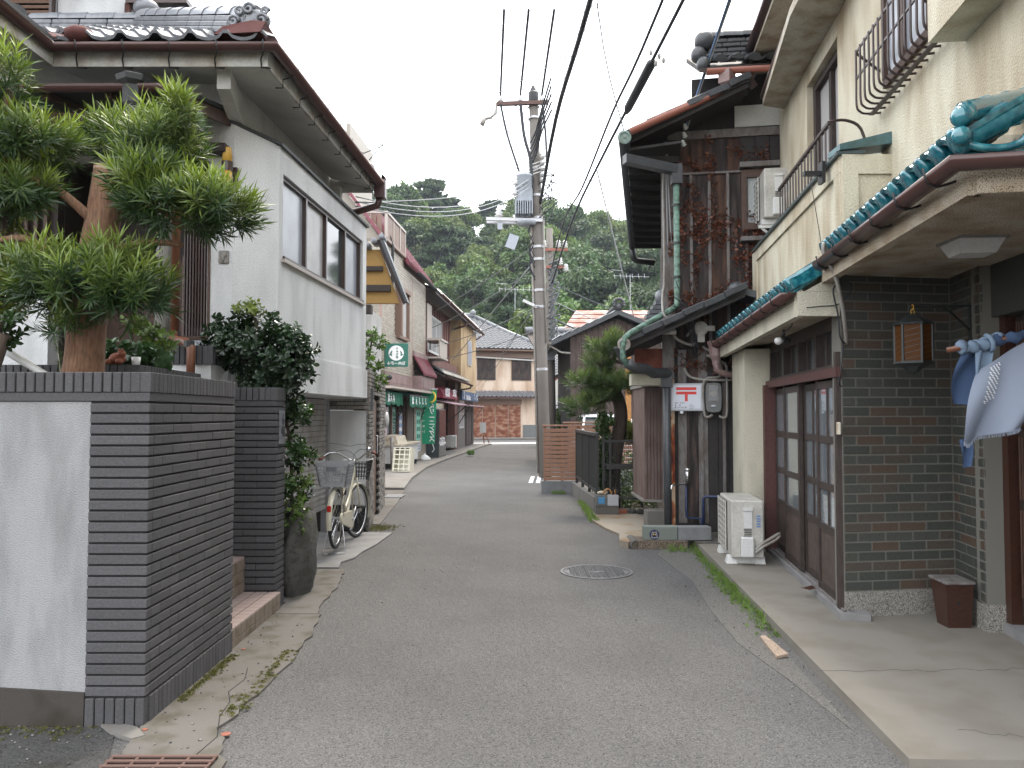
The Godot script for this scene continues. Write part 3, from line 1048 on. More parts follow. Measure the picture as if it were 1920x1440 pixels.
	var lat:=lpart_box(h,"lattice_screen",V(-2.72,2.75,6.88),Vector3(0.2,1.0,0.02),M.dark_wood)
	for k in 9:
		piece(lat,"lattice_bar",bevel(Vector3(0.014,1.12,0.03),0.002),Transform3D(Basis.IDENTITY,V(-2.82+0.025*k,2.72,6.855)),M.brown_metal)
	st=ST()
	bx(st,-2.84,-2.60,2.14,2.17,6.82,6.9)
	bx(st,-2.84,-2.60,3.27,3.30,6.82,6.9)
	bx(st,-2.614,-2.59,2.17,3.27,6.82,6.9)
	part(lat,"screen_frame",st,M.brown_wood)
	st=ST()
	for k in 26:
		var x:=-6.2+0.085*k
		bx(st,x,x+0.03,2.56,3.7,6.9,6.945)
	part(h,"lattice_window",st,M.brown_wood)
	st=ST(true)
	tube(st,[V(-2.97,1.6,6.75),V(-2.95,2.6,6.75),V(-2.96,3.85,6.75)],[0.075,0.068,0.066],9)
	part(h,"log_post",st,M.grey_log)
	# entrance canopy
	st=ST()
	prism(st,[V(-2.42,4.10,6.83),V(-2.42,4.14,6.83),V(-2.53,3.985,5.95),V(-2.53,3.955,5.95)],Vector3(-3.2,0,0))
	var cn:=part(h,"entrance_canopy",st,M.black_trim)
	st=ST()
	for k in 7:
		var x:=-5.5+0.48*k
		prism(st,[V(x,4.05,6.83),V(x,4.095,6.83),V(x,3.95,6.0),V(x,3.905,6.0)],Vector3(0.05,0,0))
	part(cn,"rafter",st,M.brown_wood)
	st=ST()
	prism(st,[V(-2.43,3.99,6.83),V(-2.43,4.095,6.83),V(-2.54,3.95,5.97),V(-2.54,3.85,5.97)],Vector3(-0.025,0,0))
	part(cn,"barge_board",st,M.brown_wood)
	st=ST(true)
	tube(st,[V(-5.5,3.83,6.25),V(-2.47,3.83,6.25)],0.062,10)
	part(cn,"purlin_log",st,M.brown_wood)
	st=ST()
	lathe(st,V(-2.47,3.83,6.25),Vector3.RIGHT,[Vector2(0.068,-0.01),Vector2(0.068,0.012),Vector2(0.05,0.016),Vector2(0,0.018)],14)
	part(cn,"log_cap",st,M.verdigris)
	st=ST()
	bx(st,-5.5,-2.42,3.72,3.79,6.66,6.80)
	part(cn,"canopy_beam",st,M.dark_wood)
	st=ST()
	gutter(st,[V(-5.5,3.955,5.92),V(-2.55,3.97,5.92)],0.045)
	part(cn,"gutter",st,M.brown_gutter)
	st=ST()
	lathe(st,V(-2.85,3.72,5.92),Vector3.UP,[Vector2(0.03,-0.04),Vector2(0.032,0),Vector2(0.05,0.03),Vector2(0.05,0.08),Vector2(0.068,0.11),Vector2(0.07,0.24),Vector2(0.11,0.27),Vector2(0.12,0.31),Vector2(0.1,0.32)],6)
	part(cn,"rain_hopper",st,M.black_trim)
	# downpipe beside the lattice
	st=ST(true)
	tube(st,[V(-2.85,3.72,5.92),V(-2.83,3.6,6.1),V(-2.80,3.5,6.62),V(-2.80,2.14,6.62)],0.036,8)
	tube(st,[V(-2.80,2.18,6.62),V(-2.79,2.12,6.56),V(-2.60,2.08,6.35),V(-2.55,2.03,6.34),V(-2.55,1.70,6.34)],0.036,8)
	part(h,"downpipe",st,M.copper_brown)
	st=ST()
	for p in [V(-2.80,2.16,6.62),V(-2.57,2.06,6.345),V(-2.55,1.72,6.34),V(-2.80,2.6,6.62)]: lathe(st,p,Vector3.UP,[Vector2(0.043,-0.025),Vector2(0.043,0.025)],10)
	part(h,"pipe_collar",st,M.black_trim)
	# eaves: soffit and fascia boards follow the front and street edges
	var ex:=func(d): return -1.93+0.066*(d - 6.2)
	var E0:=V(-3.62,4.24,6.2)
	var E1:=V(ex.call(6.2),4.24,6.2)
	var E2:=V(ex.call(9.62),4.24,9.62)
	st=ST()
	prism(st,[E0,E1,V(-2.40,4.36,6.83),V(-3.62,4.36,6.83)],Vector3(0,0.04,0))
	prism(st,[E1,E2,V(-2.20,4.36,9.62),V(-2.40,4.36,6.83)],Vector3(0,0.04,0))
	prism(st,[E0,V(-3.62,4.36,6.83),V(-4.3,4.36,6.83),V(-4.3,4.36,3.6),V(-3.62,4.24,3.6)],Vector3(0,0.04,0))
	part(h,"soffit",st,M.house_cream)
	st=ST()
	bx(st,-3.60,E1.x+0.02,4.22,4.36,6.16,6.198)
	sb(st,Vector2(E1.x+0.02,6.2),Vector2(E2.x+0.02,9.62),4.22,4.36,-0.03,0.0)
	bx(st,-3.62,-3.585,4.22,4.36,3.6,6.15)
	sb(st,Vector2(E2.x,9.63),Vector2(-2.24,9.63),4.20,4.36,0.0,0.04)
	part(h,"fascia",st,M.fascia)
	st=ST()
	prism(st,[V(-2.36,4.02,6.95),V(-2.36,4.26,6.95),V(-2.25,4.26,6.3),V(-2.25,4.10,6.3)],Vector3(-0.11,0,0))
	part(h,"eave_bracket",st,M.house_cream)
	st=ST()
	bx(st,-2.24,-2.05,4.05,4.22,9.45,9.58)
	part(h,"eave_bracket",st,M.house_cream)
	st=ST(true)
	gutter(st,[V(-3.56,4.36,3.6),V(-3.56,4.36,6.08),V(E1.x+0.09,4.36,6.08),V(E2.x+0.09,4.33,9.66)],0.062)
	part(h,"gutter",st,M.brown_gutter)
	for k in 5:
		st=ST(true)
		var x:=-3.35+0.36*k
		tube(st,[V(x,4.37,6.02),V(x,4.30,6.06),V(x - 0.05,4.27,6.14),V(x - 0.05,4.21,6.16),V(x+0.02,4.21,6.17)],0.006,4)
		part(h,"gutter_bracket",st,M.black)
	for k in 8:
		var d:=6.5+0.42*k
		var x: float=ex.call(d)+0.02
		st=ST(true)
		tube(st,[V(x+0.13,4.35,d),V(x+0.07,4.28,d),V(x,4.26,d),V(x,4.19,d),V(x - 0.06,4.19,d)],0.006,4)
		part(h,"gutter_bracket",st,M.black)
	st=ST()
	bx(st,E2.x+0.03,E2.x+0.16,4.14,4.36,9.62,9.76)
	part(h,"gutter_box",st,M.brown_gutter)
	st=ST(true)
	tube(st,[V(E2.x+0.09,4.16,9.7),V(E2.x+0.05,4.06,9.72),V(-2.0,3.98,9.8),V(-2.12,3.94,9.85)],0.045,8)
	part(h,"downpipe",st,M.brown_gutter)
	# roof: bed, tiles, hips
	var up:=0.52
	st=ST()
	prism(st,[V(-3.75,4.38,6.08),V(E1.x+0.06,4.38,6.08),V(-3.95,4.38+2.08*up,8.16)],Vector3(0,-0.03,0))
	prism(st,[V(E1.x+0.06,4.38,6.08),V(E2.x+0.06,4.38,9.7),V(-3.75,4.38+1.95*up,8.1)],Vector3(0,-0.03,0))
	prism(st,[V(E2.x+0.06,4.38,9.7),V(-3.9,4.38+1.95*up,9.7),V(-3.75,4.38+1.95*up,8.1)],Vector3(0,-0.03,0))
	prism(st,[V(-3.5,4.38,3.6),V(-3.5,4.38,6.0),V(-5.4,4.38+1.9*up,7.95),V(-5.4,4.38+1.9*up,3.6)],Vector3(0,-0.03,0))
	part(h,"roof_bed",st,M.black_trim)
	var sl:=Vector3(0,up,-1).normalized()
	var bas:=basis_slope(Vector3.RIGHT,sl)
	for j in 9:
		for i in 9:
			var x:=-2.02 - 0.27*i
			var f:=0.235*j
			var d:=6.06+f*0.887
			if x>-1.96 - (d - 6.08)*0.95 or x<-3.50 - (d - 6.06)*0.98: continue
			piece(h,"roof_tile",pantile(),Transform3D(bas,V(x,4.395+f*0.461,d)),M.grey_tile_pale)
	var sl2:=Vector3(-1,up,-0.066).normalized()
	var bas2:=basis_slope(Vector3(-0.066,0,1),sl2)
	for k in 14:
		for j in 2:
			var d:=6.3+0.262*k
			var o:=sl2*(0.235*j)
			if j==1 and (k==0 or k>12): continue
			piece(h,"roof_tile",pantile(),Transform3D(bas2,V(ex.call(d)+0.07,4.395,d)+o),M.grey_tile)
			if j==0: piece(h,"eave_roll",round_tile(0.055,0.22),Transform3D(bas2,V(ex.call(d)+0.085,4.41,d)),M.grey_tile)
	var sl3:=Vector3(-1,up,0).normalized()
	var bas3:=basis_slope(Vector3(0,0,1),sl3)
	for k in 7:
		for j in 3:
			piece(h,"roof_tile",pantile(),Transform3D(bas3,V(-3.50,4.395,5.55 - 0.27*k)+sl3*0.235*j),M.grey_tile_pale)
	# valley flashing
	st=ST()
	prism(st,[V(-3.38,4.40,6.06),V(-3.72,4.40,6.06),V(-3.72,4.40,5.7),V(-4.6,4.86,6.7),V(-4.35,4.86,7.0)],Vector3(0,0.012,0))
	part(h,"valley_flashing",st,M.flashing_red)
	for e in [[V(-3.72,4.44,5.72),V(-3.55,4.40,5.6)],[V(-3.36,4.44,6.10),V(-3.1,4.42,6.06)]]:
		st=ST(true)
		ball(st,e[0],Vector3(0.12,0.07,0.10),8,5)
		part(h,"mortar_lump",st,M.flashing_red)
	# hip: stacked flat courses, round cap tiles, end ornament
	var H0:=V(-2.02,4.46,6.2)
	var H1:=V(-3.80,5.36,8.0)
	var ht:=(H1 - H0).normalized()
	var side:=ht.cross(Vector3.UP).normalized()
	var hb:=Basis(side,ht.cross(-side).normalized()*-1.0,-ht)
	hb=Basis(side,side.cross(ht).normalized(),-ht)
	for lv in 3:
		var k:=0
		var s0:=0.0
		while s0<H0.distance_to(H1) - 0.2:
			var c:=H0+ht*(s0+0.14)+Vector3(0,0.03+0.052*lv,0)
			piece(h,"hip_course_tile",bevel(Vector3(0.26 - 0.03*lv,0.046,0.272),0.008),Transform3D(hb,c),M.grey_tile)
			s0 += 0.28
	for k in 9:
		piece(h,"hip_cap_tile",round_tile(0.095,0.30),Transform3D(hb,H0+ht*(0.28*k+0.02)+Vector3(0,0.17,0)),M.grey_tile_pale)
	for lv in 3:
		for k in 4:
			piece(h,"ridge_course_tile",bevel(Vector3(0.272,0.05,0.24 - 0.03*lv),0.008),Transform3D(Basis.IDENTITY,V(-3.95 - 0.28*k,5.36+0.054*lv,8.02)),M.grey_tile)
	for k in 4:
		piece(h,"ridge_cap_tile",round_tile(0.095,0.30),Transform3D(Basis(Vector3.UP,PI/2),V(-3.75 - 0.28*k,5.50,8.02)),M.grey_tile_pale)
	st=ST(true)
	ball(st,H1+Vector3(0.08,0.26,0),Vector3(0.13,0.10,0.13),12,7)
	part(h,"ridge_cap",st,M.grey_tile)
	# ogre-tile scroll at the corner
	var O:=V(-2.06,4.60,6.22)
	st=ST(true)
	ball(st,O+Vector3(0,0.0,0.02),Vector3(0.16,0.10,0.06),14,8)
	for e in [[-0.12,-0.03,0.05],[0.10,-0.02,0.055],[0.0,0.07,0.05],[-0.07,0.05,0.04],[0.13,0.05,0.035]]:
		var path:=[]
		for k in 13:
			var a:=k*0.75
			var r: float=e[2]*(1.0 - k/15.0)
			path.append(O+Vector3(e[0]+cos(a)*r,e[1]+sin(a)*r,0.085))
		tube(st,path,0.014,5)
	part(h,"end_ornament",st,M.grey_tile_pale)
	st=ST()
	prism(st,[V(-2.30,4.43,6.06),V(-1.93,4.43,6.02),V(-1.90,4.53,6.06),V(-2.02,4.56,6.10),V(-2.24,4.50,6.08)],Vector3(0,0.0,-0.35))
	part(h,"corner_flashing",st,M.flashing_red)
	# far hip end
	st=ST(true)
	tube(st,[V(-1.72,4.46,9.66),V(-1.95,4.56,9.5),V(-2.4,4.8,9.2)],[0.05,0.09,0.09],8)
	ball(st,V(-1.76,4.50,9.66),Vector3(0.09,0.08,0.09),8,6)
	part(h,"hip_cap_tile",st,M.grey_tile)
	st=ST()
	prism(st,[V(-1.80,4.34,9.70),V(-1.56,4.42,9.74),V(-1.60,4.46,9.74),V(-1.62,4.36,9.74),V(-1.66,4.28,9.70)],Vector3(0,0,-0.16))
	part(h,"corner_flashing",st,M.flashing_red)
	# upper storey
	st=ST()
	bx(st,-5.30+0.5,-4.06,4.6,6.3,8.3,8.45)
	bx(st,-4.24,-4.06,4.6,6.3,8.451,11)
	part(h,"upper_wall",st,M.house_white)
	st=ST()
	bx(st,-9,-4.82,4.6,6.2,8.31,8.44)
	part(h,"upper_wall",st,M.house_white)
	var lv:=lpart_box(h,"louvre_shutter",V(-5.5,5.95,8.30),Vector3(1.3,0.7,0.02),M.dark_wood)
	for k in 12:
		piece(lv,"louvre_slat",bevel(Vector3(1.3,0.03,0.05),0.004),Transform3D(Basis(Vector3.RIGHT,0.5),V(-5.5,5.62+0.055*k,8.26)),M.rail_brown)
	st=ST()
	bx(st,-6.2,-4.80,5.56,5.595,8.22,8.29)
	bx(st,-4.85,-4.82,5.596,6.3,8.22,8.29)
	part(lv,"shutter_frame",st,M.brown_metal)
	st=ST(true)
	tube(st,[V(-4.03,5.35,8.24),V(-4.03,5.80,8.24)],0.035,8)
	part(h,"downpipe",st,M.brown_gutter)
	st=ST()
	bx(st,-9.0,-3.95,6.3,6.36,7.7,11.5)
	bx(st,-4.04,-3.4,5.80,5.85,8.2,11.5)
	part(h,"upper_eave",st,M.brown_metal)
	# wall lamp
	var lm:=thing("wall_lamp","amber cylinder wall lamp on the white house corner","lamp",V(-2.44,3.3,6.76))
	st=ST(true)
	lathe(st,V(-2.42,3.64,6.72),Vector3.UP,[Vector2(0.0,0.0),Vector2(0.043,0.002),Vector2(0.036,0.12),Vector2(0.034,0.124),Vector2(0,0.125)],14)
	part(lm,"lamp_shade",st,M.lamp_amber)
	st=ST(true)
	lathe(st,V(-2.42,3.44,6.72),Vector3.UP,[Vector2(0.0,0.0),Vector2(0.036,0.002),Vector2(0.043,0.12),Vector2(0,0.121)],14)
	part(lm,"lamp_shade",st,M.lamp_amber)
	st=ST()
	lathe(st,V(-2.42,3.56,6.72),Vector3.UP,[Vector2(0.0,0.0),Vector2(0.047,0.001),Vector2(0.047,0.085),Vector2(0,0.086)],14)
	bx(st,-2.42,-2.36,3.47,3.62,6.79,6.828)
	bx(st,-2.44,-2.39,3.57,3.61,6.74,6.79)
	part(lm,"lamp_bracket",st,M.brown_metal)
	var pq:=thing("relief_plaque","small square grey relief tile on the white wall","plaque",V(-2.48,2.8,6.82))
	piece(pq,"tile",bevel(Vector3(0.085,0.11,0.02),0.006),Transform3D(Basis.IDENTITY,V(-2.475,2.85,6.82)),M.grey_log)
	st=ST(true)
	ball(st,V(-2.48,2.84,6.808),Vector3(0.02,0.035,0.01),8,5)
	ball(st,V(-2.462,2.865,6.808),Vector3(0.016,0.018,0.01),8,5)
	part(pq,"relief",st,M.grey_log)

# ---------------------------------------------------------------- garage under the bay, brick gateway beyond
func garage_side():
	rng.seed=31
	var g:=thing("garage","half raised grey slatted garage shutter under the white bay","garage",V(-2.42,0,8.9))
	var p0:=Vector2(-2.5,7.3)
	var p1:=Vector2(-2.385,10.25)
	var n:=20
	for k in n:
		var st:=ST()
		var y:=0.36+0.0665*k
		sb(st,p0,p1,y+0.004,y+0.0645,-0.02,0.0,y+0.004,y+0.0645)
		sb(st,p0,p1,y+0.020,y+0.048,0.0,0.007)
		part(g,"slat",st,M.slat_metal)
	var st:=ST()
	sb(st,p0,p1,0.30,0.36,-0.03,0.01)
	part(g,"bottom_bar",st,M.slat_metal)
	st=ST()
	sb(st,Vector2(-2.38,10.25),Vector2(-2.375,10.31),0.0,1.7,-0.06,0.03)
	part(g,"guide_rail",st,M.steel)
	st=ST()
	sb(st,p0,p1,0.37,1.7,-0.035,-0.021)
	part(g,"shutter_core",st,M.joint_dark)
	# side wall and void behind
	var w:=thing("garage_wall","cracked white plaster wall beside the garage shutter","wall",V(-2.1,0,10.4))
	st=ST()
	bx(st,-2.37,-1.86,0.34,1.55,10.33,10.5)
	part(w,"plaster",st,M.house_white)
	st=ST()
	bx(st,-2.36,-1.87,0.0,0.34,10.36,10.5)
	part(w,"base",st,M.joint_dark)
	courses(w,Vector2(-2.2,10.35),Vector2(-1.86,10.35),0.24,2,0.05,0.042,0.2,0.006,0.03,gb(),"brick",0.5)
	soldiers(w,Vector2(-2.2,10.35),Vector2(-1.86,10.35),0.02,0.21,0.05,0.007,0.03,"brick")
	st=ST(true)
	tube(st,[V(-2.36,1.13,10.327),V(-2.25,1.12,10.327),V(-2.15,1.10,10.327),V(-2.08,1.09,10.327),V(-2.0,1.115,10.327),V(-1.87,1.12,10.327)],0.0025,4)
	part(w,"crack",st,M.joint_grey)
	st=ST()
	bx(st,-5.4,-5.3,0,1.7,7.0,10.6)
	bx(st,-5.3,-2.4,0,1.7,10.36,10.5)
	bx(st,-5.3,-2.52,0,1.7,7.0,7.2)
	bx(st,-5.3,-2.52,-0.04,0.01,7.2,10.36)
	part(g,"garage_room",st,M.room_dark)
	# brick lintel and pier
	var q:=thing("brick_gateway","grey brick pier and lintel beyond the bay with a brown gate","gateway",V(-1.9,0,11))
	st=ST()
	bx(st,-2.37,-1.84,1.56,1.84,10.31,10.6)
	sb(st,Vector2(-1.842,10.35),Vector2(-1.90,11.0),0.0,2.10,-0.2,-0.01)
	sb(st,Vector2(-1.99,12.0),Vector2(-2.11,13.3),0.0,2.10,-0.2,-0.01)
	sb(st,Vector2(-1.90,11.0),Vector2(-1.99,12.0),1.78,2.10,-0.2,-0.01)
	part(q,"core",st,M.joint_dark)
	var mt:=[M.beige_joint,M.grey_log,M.concrete_dirty]
	courses(q,Vector2(-2.37,10.30),Vector2(-1.84,10.30),1.565,5,0.053,0.044,0.225,0.005,0.04,mt,"brick",0.5)
	var keep:=func(c,y): return c.y>11.0 and c.y<12.0 and y<1.78
	courses(q,Vector2(-1.832,10.30),Vector2(-2.10,13.3),0.02,39,0.053,0.044,0.225,0.005,0.04,mt,"brick",0.5,0.003,keep)
	st=ST()
	sb(st,Vector2(-1.95,11.02),Vector2(-2.03,11.98),0.05,1.70,-0.03,0.0)
	var gt:=part(q,"gate",st,M.rail_brown)
	st=ST(true)
	tube(st,[V(-1.93,0.95,11.25),V(-1.89,0.95,11.25),V(-1.89,1.2,11.25),V(-1.93,1.2,11.25)],0.01,5)
	part(gt,"handle",st,M.steel)
	st=ST(true)
	ball(st,V(-1.86,1.42,11.9),Vector3(0.03,0.12,0.12),10,6)
	var mr:=part(self,"round_mirror",st,M.white_plastic)
	tag(mr,"round pale disc mounted on the brick pier by the brown gate","disc")
# ---------------------------------------------------------------- the row of shops on the left
# Street line of the row: s metres along it from its near corner, o metres out from the wall towards the street.
const RD:=Vector2(0.0728,0.99735)
const R0:=Vector2(-3.3,20.0)

func rp(s: float,o:=0.0) -> Vector2:
	return R0+RD*s+Vector2(RD.y,-RD.x)*o

func RV(s: float,o: float,y: float) -> Vector3:
	var p:=rp(s,o)
	return V(p.x,y,p.y)

func rb(st: SurfaceTool,s0: float,s1: float,y0: float,y1: float,o0: float,o1: float):
	sb(st,rp(s0),rp(s1),y0,y1,o0,o1)

func tile_field(par: Node,n: String,p0: Vector2,p1: Vector2,y0: float,y1: float,mats: Array,skip=null):
	# small facing tiles joined per tone
	var t:=(p1 - p0).normalized()
	var r:=Vector2(t.y,-t.x)
	var sts:=[]
	for m in mats: sts.append(ST())
	var total:=p0.distance_to(p1)
	var rows:=int((y1 - y0)/0.075)
	for i in rows:
		var s:=-0.12*(i % 2)
		while s<total:
			var a:=maxf(s,0.0)
			var e:=minf(s+0.235,total)
			s += 0.24
			if e - a<0.02: continue
			var y:=y0+0.075*i
			if skip != null and skip.call(a,e,y): continue
			sb(sts[rng.randi() % mats.size()],p0+t*a,p0+t*e,y,y+0.066,-0.02,0.0)
	for k in mats.size():
		var o:=part(par,n,sts[k],mats[k])
		o.set_meta("kind","stuff")

func roof_tiles(par: Node,n: String,o: Vector3,along: Vector3,up: Vector3,w: float,l: float,m: Material,sw:=0.3,sl:=0.27):
	# pantiled slope as copies of one tile: o is the lower left corner
	var b:=basis_slope(along,up)
	var xs:=[]
	var u:=up.normalized()
	var a:=along.normalized()
	for j in int(l/sl):
		for i in int(w/sw): xs.append(Transform3D(b.scaled_local(Vector3(sw/0.27,1.2,sl/0.25)),o+a*(sw*(i+0.5))+u*(sl*j)))
	multi(par,n,pantile(),xs,[],m,true)

func roof_tri(par: Node,n: String,o: Vector3,along: Vector3,up: Vector3,w: float,l: float,cut0: float,cut1: float,m: Material,sw:=0.3,sl:=0.27):
	var b:=basis_slope(along,up)
	var xs:=[]
	var u:=up.normalized()
	var a:=along.normalized()
	for j in int(l/sl):
		for i in int(w/sw):
			var x:=sw*(i+0.5)
			if x<cut0*j*sl or x>w - cut1*j*sl: continue
			xs.append(Transform3D(b.scaled_local(Vector3(sw/0.27,1.2,sl/0.25)),o+a*x+u*(sl*j)))
	multi(par,n,pantile(),xs,[],m,true)

func shop_row():
	rng.seed=41
	# ---- beige tiled shop house
	var h:=thing("tiled_shop_house","three storey beige tiled shop with a dark red mansard roof and a balcony","house",V(-4.2,0,22))
	var bt:=[M.beige_tile_0,M.beige_tile_1,M.beige_tile_2]
	var st:=ST()
	rb(st,0.02,6.25,2.2,5.95,-5.0,-0.025)
	rb(st,0.02,4.34,0.0,2.2,-5.0,-0.28)
	rb(st,4.35,6.25,0.0,2.2,-5.0,-0.025)
	part(h,"wall_core",st,M.beige_joint)
	var ws:=[[1.75,3.25,3.62,4.95]]
	var skip:=func(a,e,y): return (a<3.3 and e>1.75 and y>3.6 and y<4.95) or (y>5.62 and a>2.7)
	tile_field(h,"facing_tiles",rp(0.0),rp(6.25),2.62,5.93,bt,skip)
	tile_field(h,"facing_tiles",Vector2(-7.0,20.37),R0+Vector2(-0.0,0.0),2.2,5.93,bt)
	st=ST()
	rb(st,-0.005,0.09,2.5,5.94,-0.02,0.006)
	rb(st,4.0,4.06,2.6,5.6,-0.02,0.004)
	part(h,"corner_strip",st,M.pink_joint)
	# window on the upper floor
	st=ST()
	rb(st,1.80,3.22,4.93,5.03,-0.1,0.14)
	rb(st,1.80,3.22,3.60,3.68,-0.1,0.10)
	rb(st,1.80,1.98,3.68,4.93,-0.1,0.16)
	rb(st,3.10,3.22,3.68,4.93,-0.1,0.10)
	rb(st,2.42,2.48,3.68,4.93,-0.1,0.05)
	var w:=part(h,"window",st,M.rail_brown)
	st=ST()
	rb(st,1.98,2.42,3.68,4.93,-0.1,0.0)
	rb(st,2.48,3.10,3.68,4.93,-0.1,0.012)
	part(w,"pane",st,M.frost_pale)
	# mansard roof, cut back for the balcony
	var up:=Vector3(-1.0,1.35,0)
	var mr:=func(s,k): return RV(s,0.12,5.78)+up*k
	st=ST()
	prism(st,[mr.call(0.05,0.12),mr.call(0.28,0.12),mr.call(0.28,2.2),mr.call(0.05,2.2)],Vector3(0.06,0.05,0))
	prism(st,[mr.call(2.66,-0.02),mr.call(6.4,-0.02),mr.call(6.4,2.4),mr.call(2.66,2.4)],Vector3(0.06,0.05,0))
	var rf:=part(h,"mansard_roof",st,M.red_roof)
	for k in 17:
		st=ST()
		var s:=2.67+0.23*k
		prism(st,[mr.call(s,-0.02),mr.call(s+0.035,-0.02),mr.call(s+0.035,2.4),mr.call(s,2.4)],Vector3(0.09,0.075,0))
		part(rf,"roof_rib",st,M.red_roof)
	st=ST(true)
	gutter(st,[RV(3.6,0.28,5.70),RV(6.5,0.28,5.66)],0.07)
	part(h,"gutter",st,M.black_trim)
	st=ST()
	prism(st,[RV(0.29,-0.9,5.95),RV(2.64,-0.9,5.95),RV(2.64,-0.9,9.0),RV(0.29,-0.9,9.0)],Vector3(-0.1,0,0))
	prism(st,[RV(2.65,0.0,5.9),RV(2.65,-2.3,9.0),RV(2.65,-3.0,9.0),RV(2.65,-3.0,5.9)],Vector3(0,0,-0.05))
	prism(st,[RV(0.2,0.0,5.9),RV(0.2,-2.3,9.0),RV(0.2,-3.0,9.0),RV(0.2,-3.0,5.9)],Vector3(0,0,-0.05))
	part(h,"dormer_wall",st,M.beige_tile_0)
	# balcony
	st=ST()
	rb(st,0.25,2.62,5.94,6.02,-0.6,0.10)
	var bal:=part(h,"balcony",st,M.rail_brown)
	st=ST()
	rb(st,0.25,2.62,6.64,6.70,0.02,0.10)
	for s in [0.26,1.05,1.84,2.55]: rb(st,s,s+0.06,6.02,6.64,0.03,0.09)
	sb(st,rp(0.28,-0.7),rp(0.28,0.02),6.64,6.70,-0.03,0.03)
	part(bal,"top_rail",st,M.rail_light)
	for k in 15:
		st=ST()
		var s:=0.33+0.15*k
		rb(st,s,s+0.12,6.04,6.62,0.045,0.07)
		part(bal,"panel_board",st,M.rail_brown)
	for k in 4:
		st=ST()
		sb(st,rp(0.28,-0.62+0.15*k),rp(0.28,-0.50+0.15*k),6.04,6.62,-0.01,0.01)
		part(bal,"panel_board",st,M.rail_brown)
	st=ST(true)
	tube(st,[RV(0.9,0.08,4.5),RV(0.9,0.1,5.9),RV(0.75,0.05,6.15),RV(0.5,-0.3,6.2)],0.045,6)
	part(h,"downpipe",st,M.black_trim)
	# shop front
	st=ST()
	rb(st,0.05,3.95,2.28,2.60,-0.1,0.04)
	rb(st,4.05,6.3,2.22,2.66,-0.1,0.30)
	part(h,"mauve_fascia",st,M.mauve_panel)
	st=ST()
	rb(st,0.2,3.8,2.34,2.56,0.04,0.055)
	rb(st,4.2,6.15,2.29,2.60,0.30,0.315)
	part(h,"fascia_panel",st,M.mauve_panel)
	st=ST()
	rb(st,-0.1,6.35,2.16,2.22,-0.8,0.34)
	part(h,"fascia_ledge",st,M.rail_light)
	# small red corrugated pent roof over the right half
	st=ST()
	prism(st,[RV(4.1,0.02,3.26),RV(4.1,0.36,2.68),RV(6.35,0.36,2.68),RV(6.35,0.02,3.26)],Vector3(0,0.03,0))
	var pr:=part(h,"pent_roof",st,M.red_roof)
	for k in 15:
		st=ST()
		var s:=4.12+0.155*k
		prism(st,[RV(s,0.02,3.29),RV(s,0.36,2.71),RV(s+0.06,0.36,2.71),RV(s+0.06,0.02,3.29)],Vector3(0.02,0.03,0))
		part(pr,"roof_rib",st,M.red_roof)
	st=ST()
	rb(st,4.08,6.37,3.27,3.42,-0.02,0.06)
	part(pr,"roof_flashing",st,M.mauve_panel)
	# glazing below
	st=ST()
	for s in [0.05,0.95,1.15,2.2,3.1,3.9,4.25]: rb(st,s,s+0.09,0.1,2.16,-0.27,-0.20)
	rb(st,0.05,4.3,2.05,2.16,-0.27,-0.21)
	rb(st,0.05,4.3,0.08,0.2,-0.27,-0.21)
	var fr:=part(h,"shop_window_frame",st,M.brown_wood)
	for e in [[0.14,0.95],[1.24,2.2],[2.29,3.1],[3.19,3.9],[3.99,4.25]]:
		st=ST()
		rb(st,e[0],e[1],0.2,2.05,-0.27,-0.245)
		part(fr,"pane",st,M.dark_glass)
	tile_field(h,"facing_tiles",rp(4.36,0.02),rp(6.25,0.02),0.1,2.15,bt)
	var ps:=[[0.2,0.85,0.6,1.75,M.poster_pink,-0.24],[1.3,1.75,0.6,1.7,M.poster_pink,-0.24],[3.2,3.75,0.6,1.55,M.paper,-0.24],[4.6,5.3,0.7,1.65,M.poster_green,0.025],[4.6,5.3,0.35,0.68,M.paper,0.025]]
	for e in ps:
		st=ST()
		rb(st,e[0],e[1],e[2],e[3],e[5],e[5]+0.006)
		var po:=part(self,"poster",st,e[4])
		var i:=ps.find(e)
		tag(po,["pale pink poster on the shop's nearest window pane","pink figure poster beside the brown window post","small sheet of paper notices behind the counter","green lettered notice board on the tiled pier","white paper notice under the green notice board"][i],"poster")
		st=ST()
		if i >= 2:
			for r in 4:
				for c in 2: rb(st,e[0]+0.08+0.3*c,e[0]+0.3+0.28*c,e[2]+0.06+r*(e[3] - e[2])/4.2,e[2]+(0.05+(r+0.6)*(e[3] - e[2])/4.2),e[5]+0.006,e[5]+0.009)
		else:
			prism(st,[RV(e[0]+0.1,e[5]+0.007,e[2]+0.3),RV(e[1] - 0.15,e[5]+0.007,e[2]+0.5),RV(e[1] - 0.1,e[5]+0.007,e[3] - 0.2),RV(e[0]+0.2,e[5]+0.007,e[3] - 0.35)],Vector3(0.004,0,0))
		part(po,"print",st,M.sign_green if i==3 else M.mauve_panel if i<2 else M.wire_blue)
	# green awning in two lengths
	var aw:=thing("green_awning","faded green shop awning with white lettering on its valance","awning",V(-3.0,2.3,22))
	st=ST()
	prism(st,[RV(0.3,-0.25,2.16),RV(0.3,0.05,2.06),RV(2.4,0.05,2.06),RV(2.4,-0.25,2.16)],Vector3(0,0.02,0))
	prism(st,[RV(2.45,-0.25,2.16),RV(2.45,0.25,2.02),RV(5.4,0.25,2.02),RV(5.4,-0.25,2.16)],Vector3(0,0.02,0))
	part(aw,"canopy",st,M.awning_green)
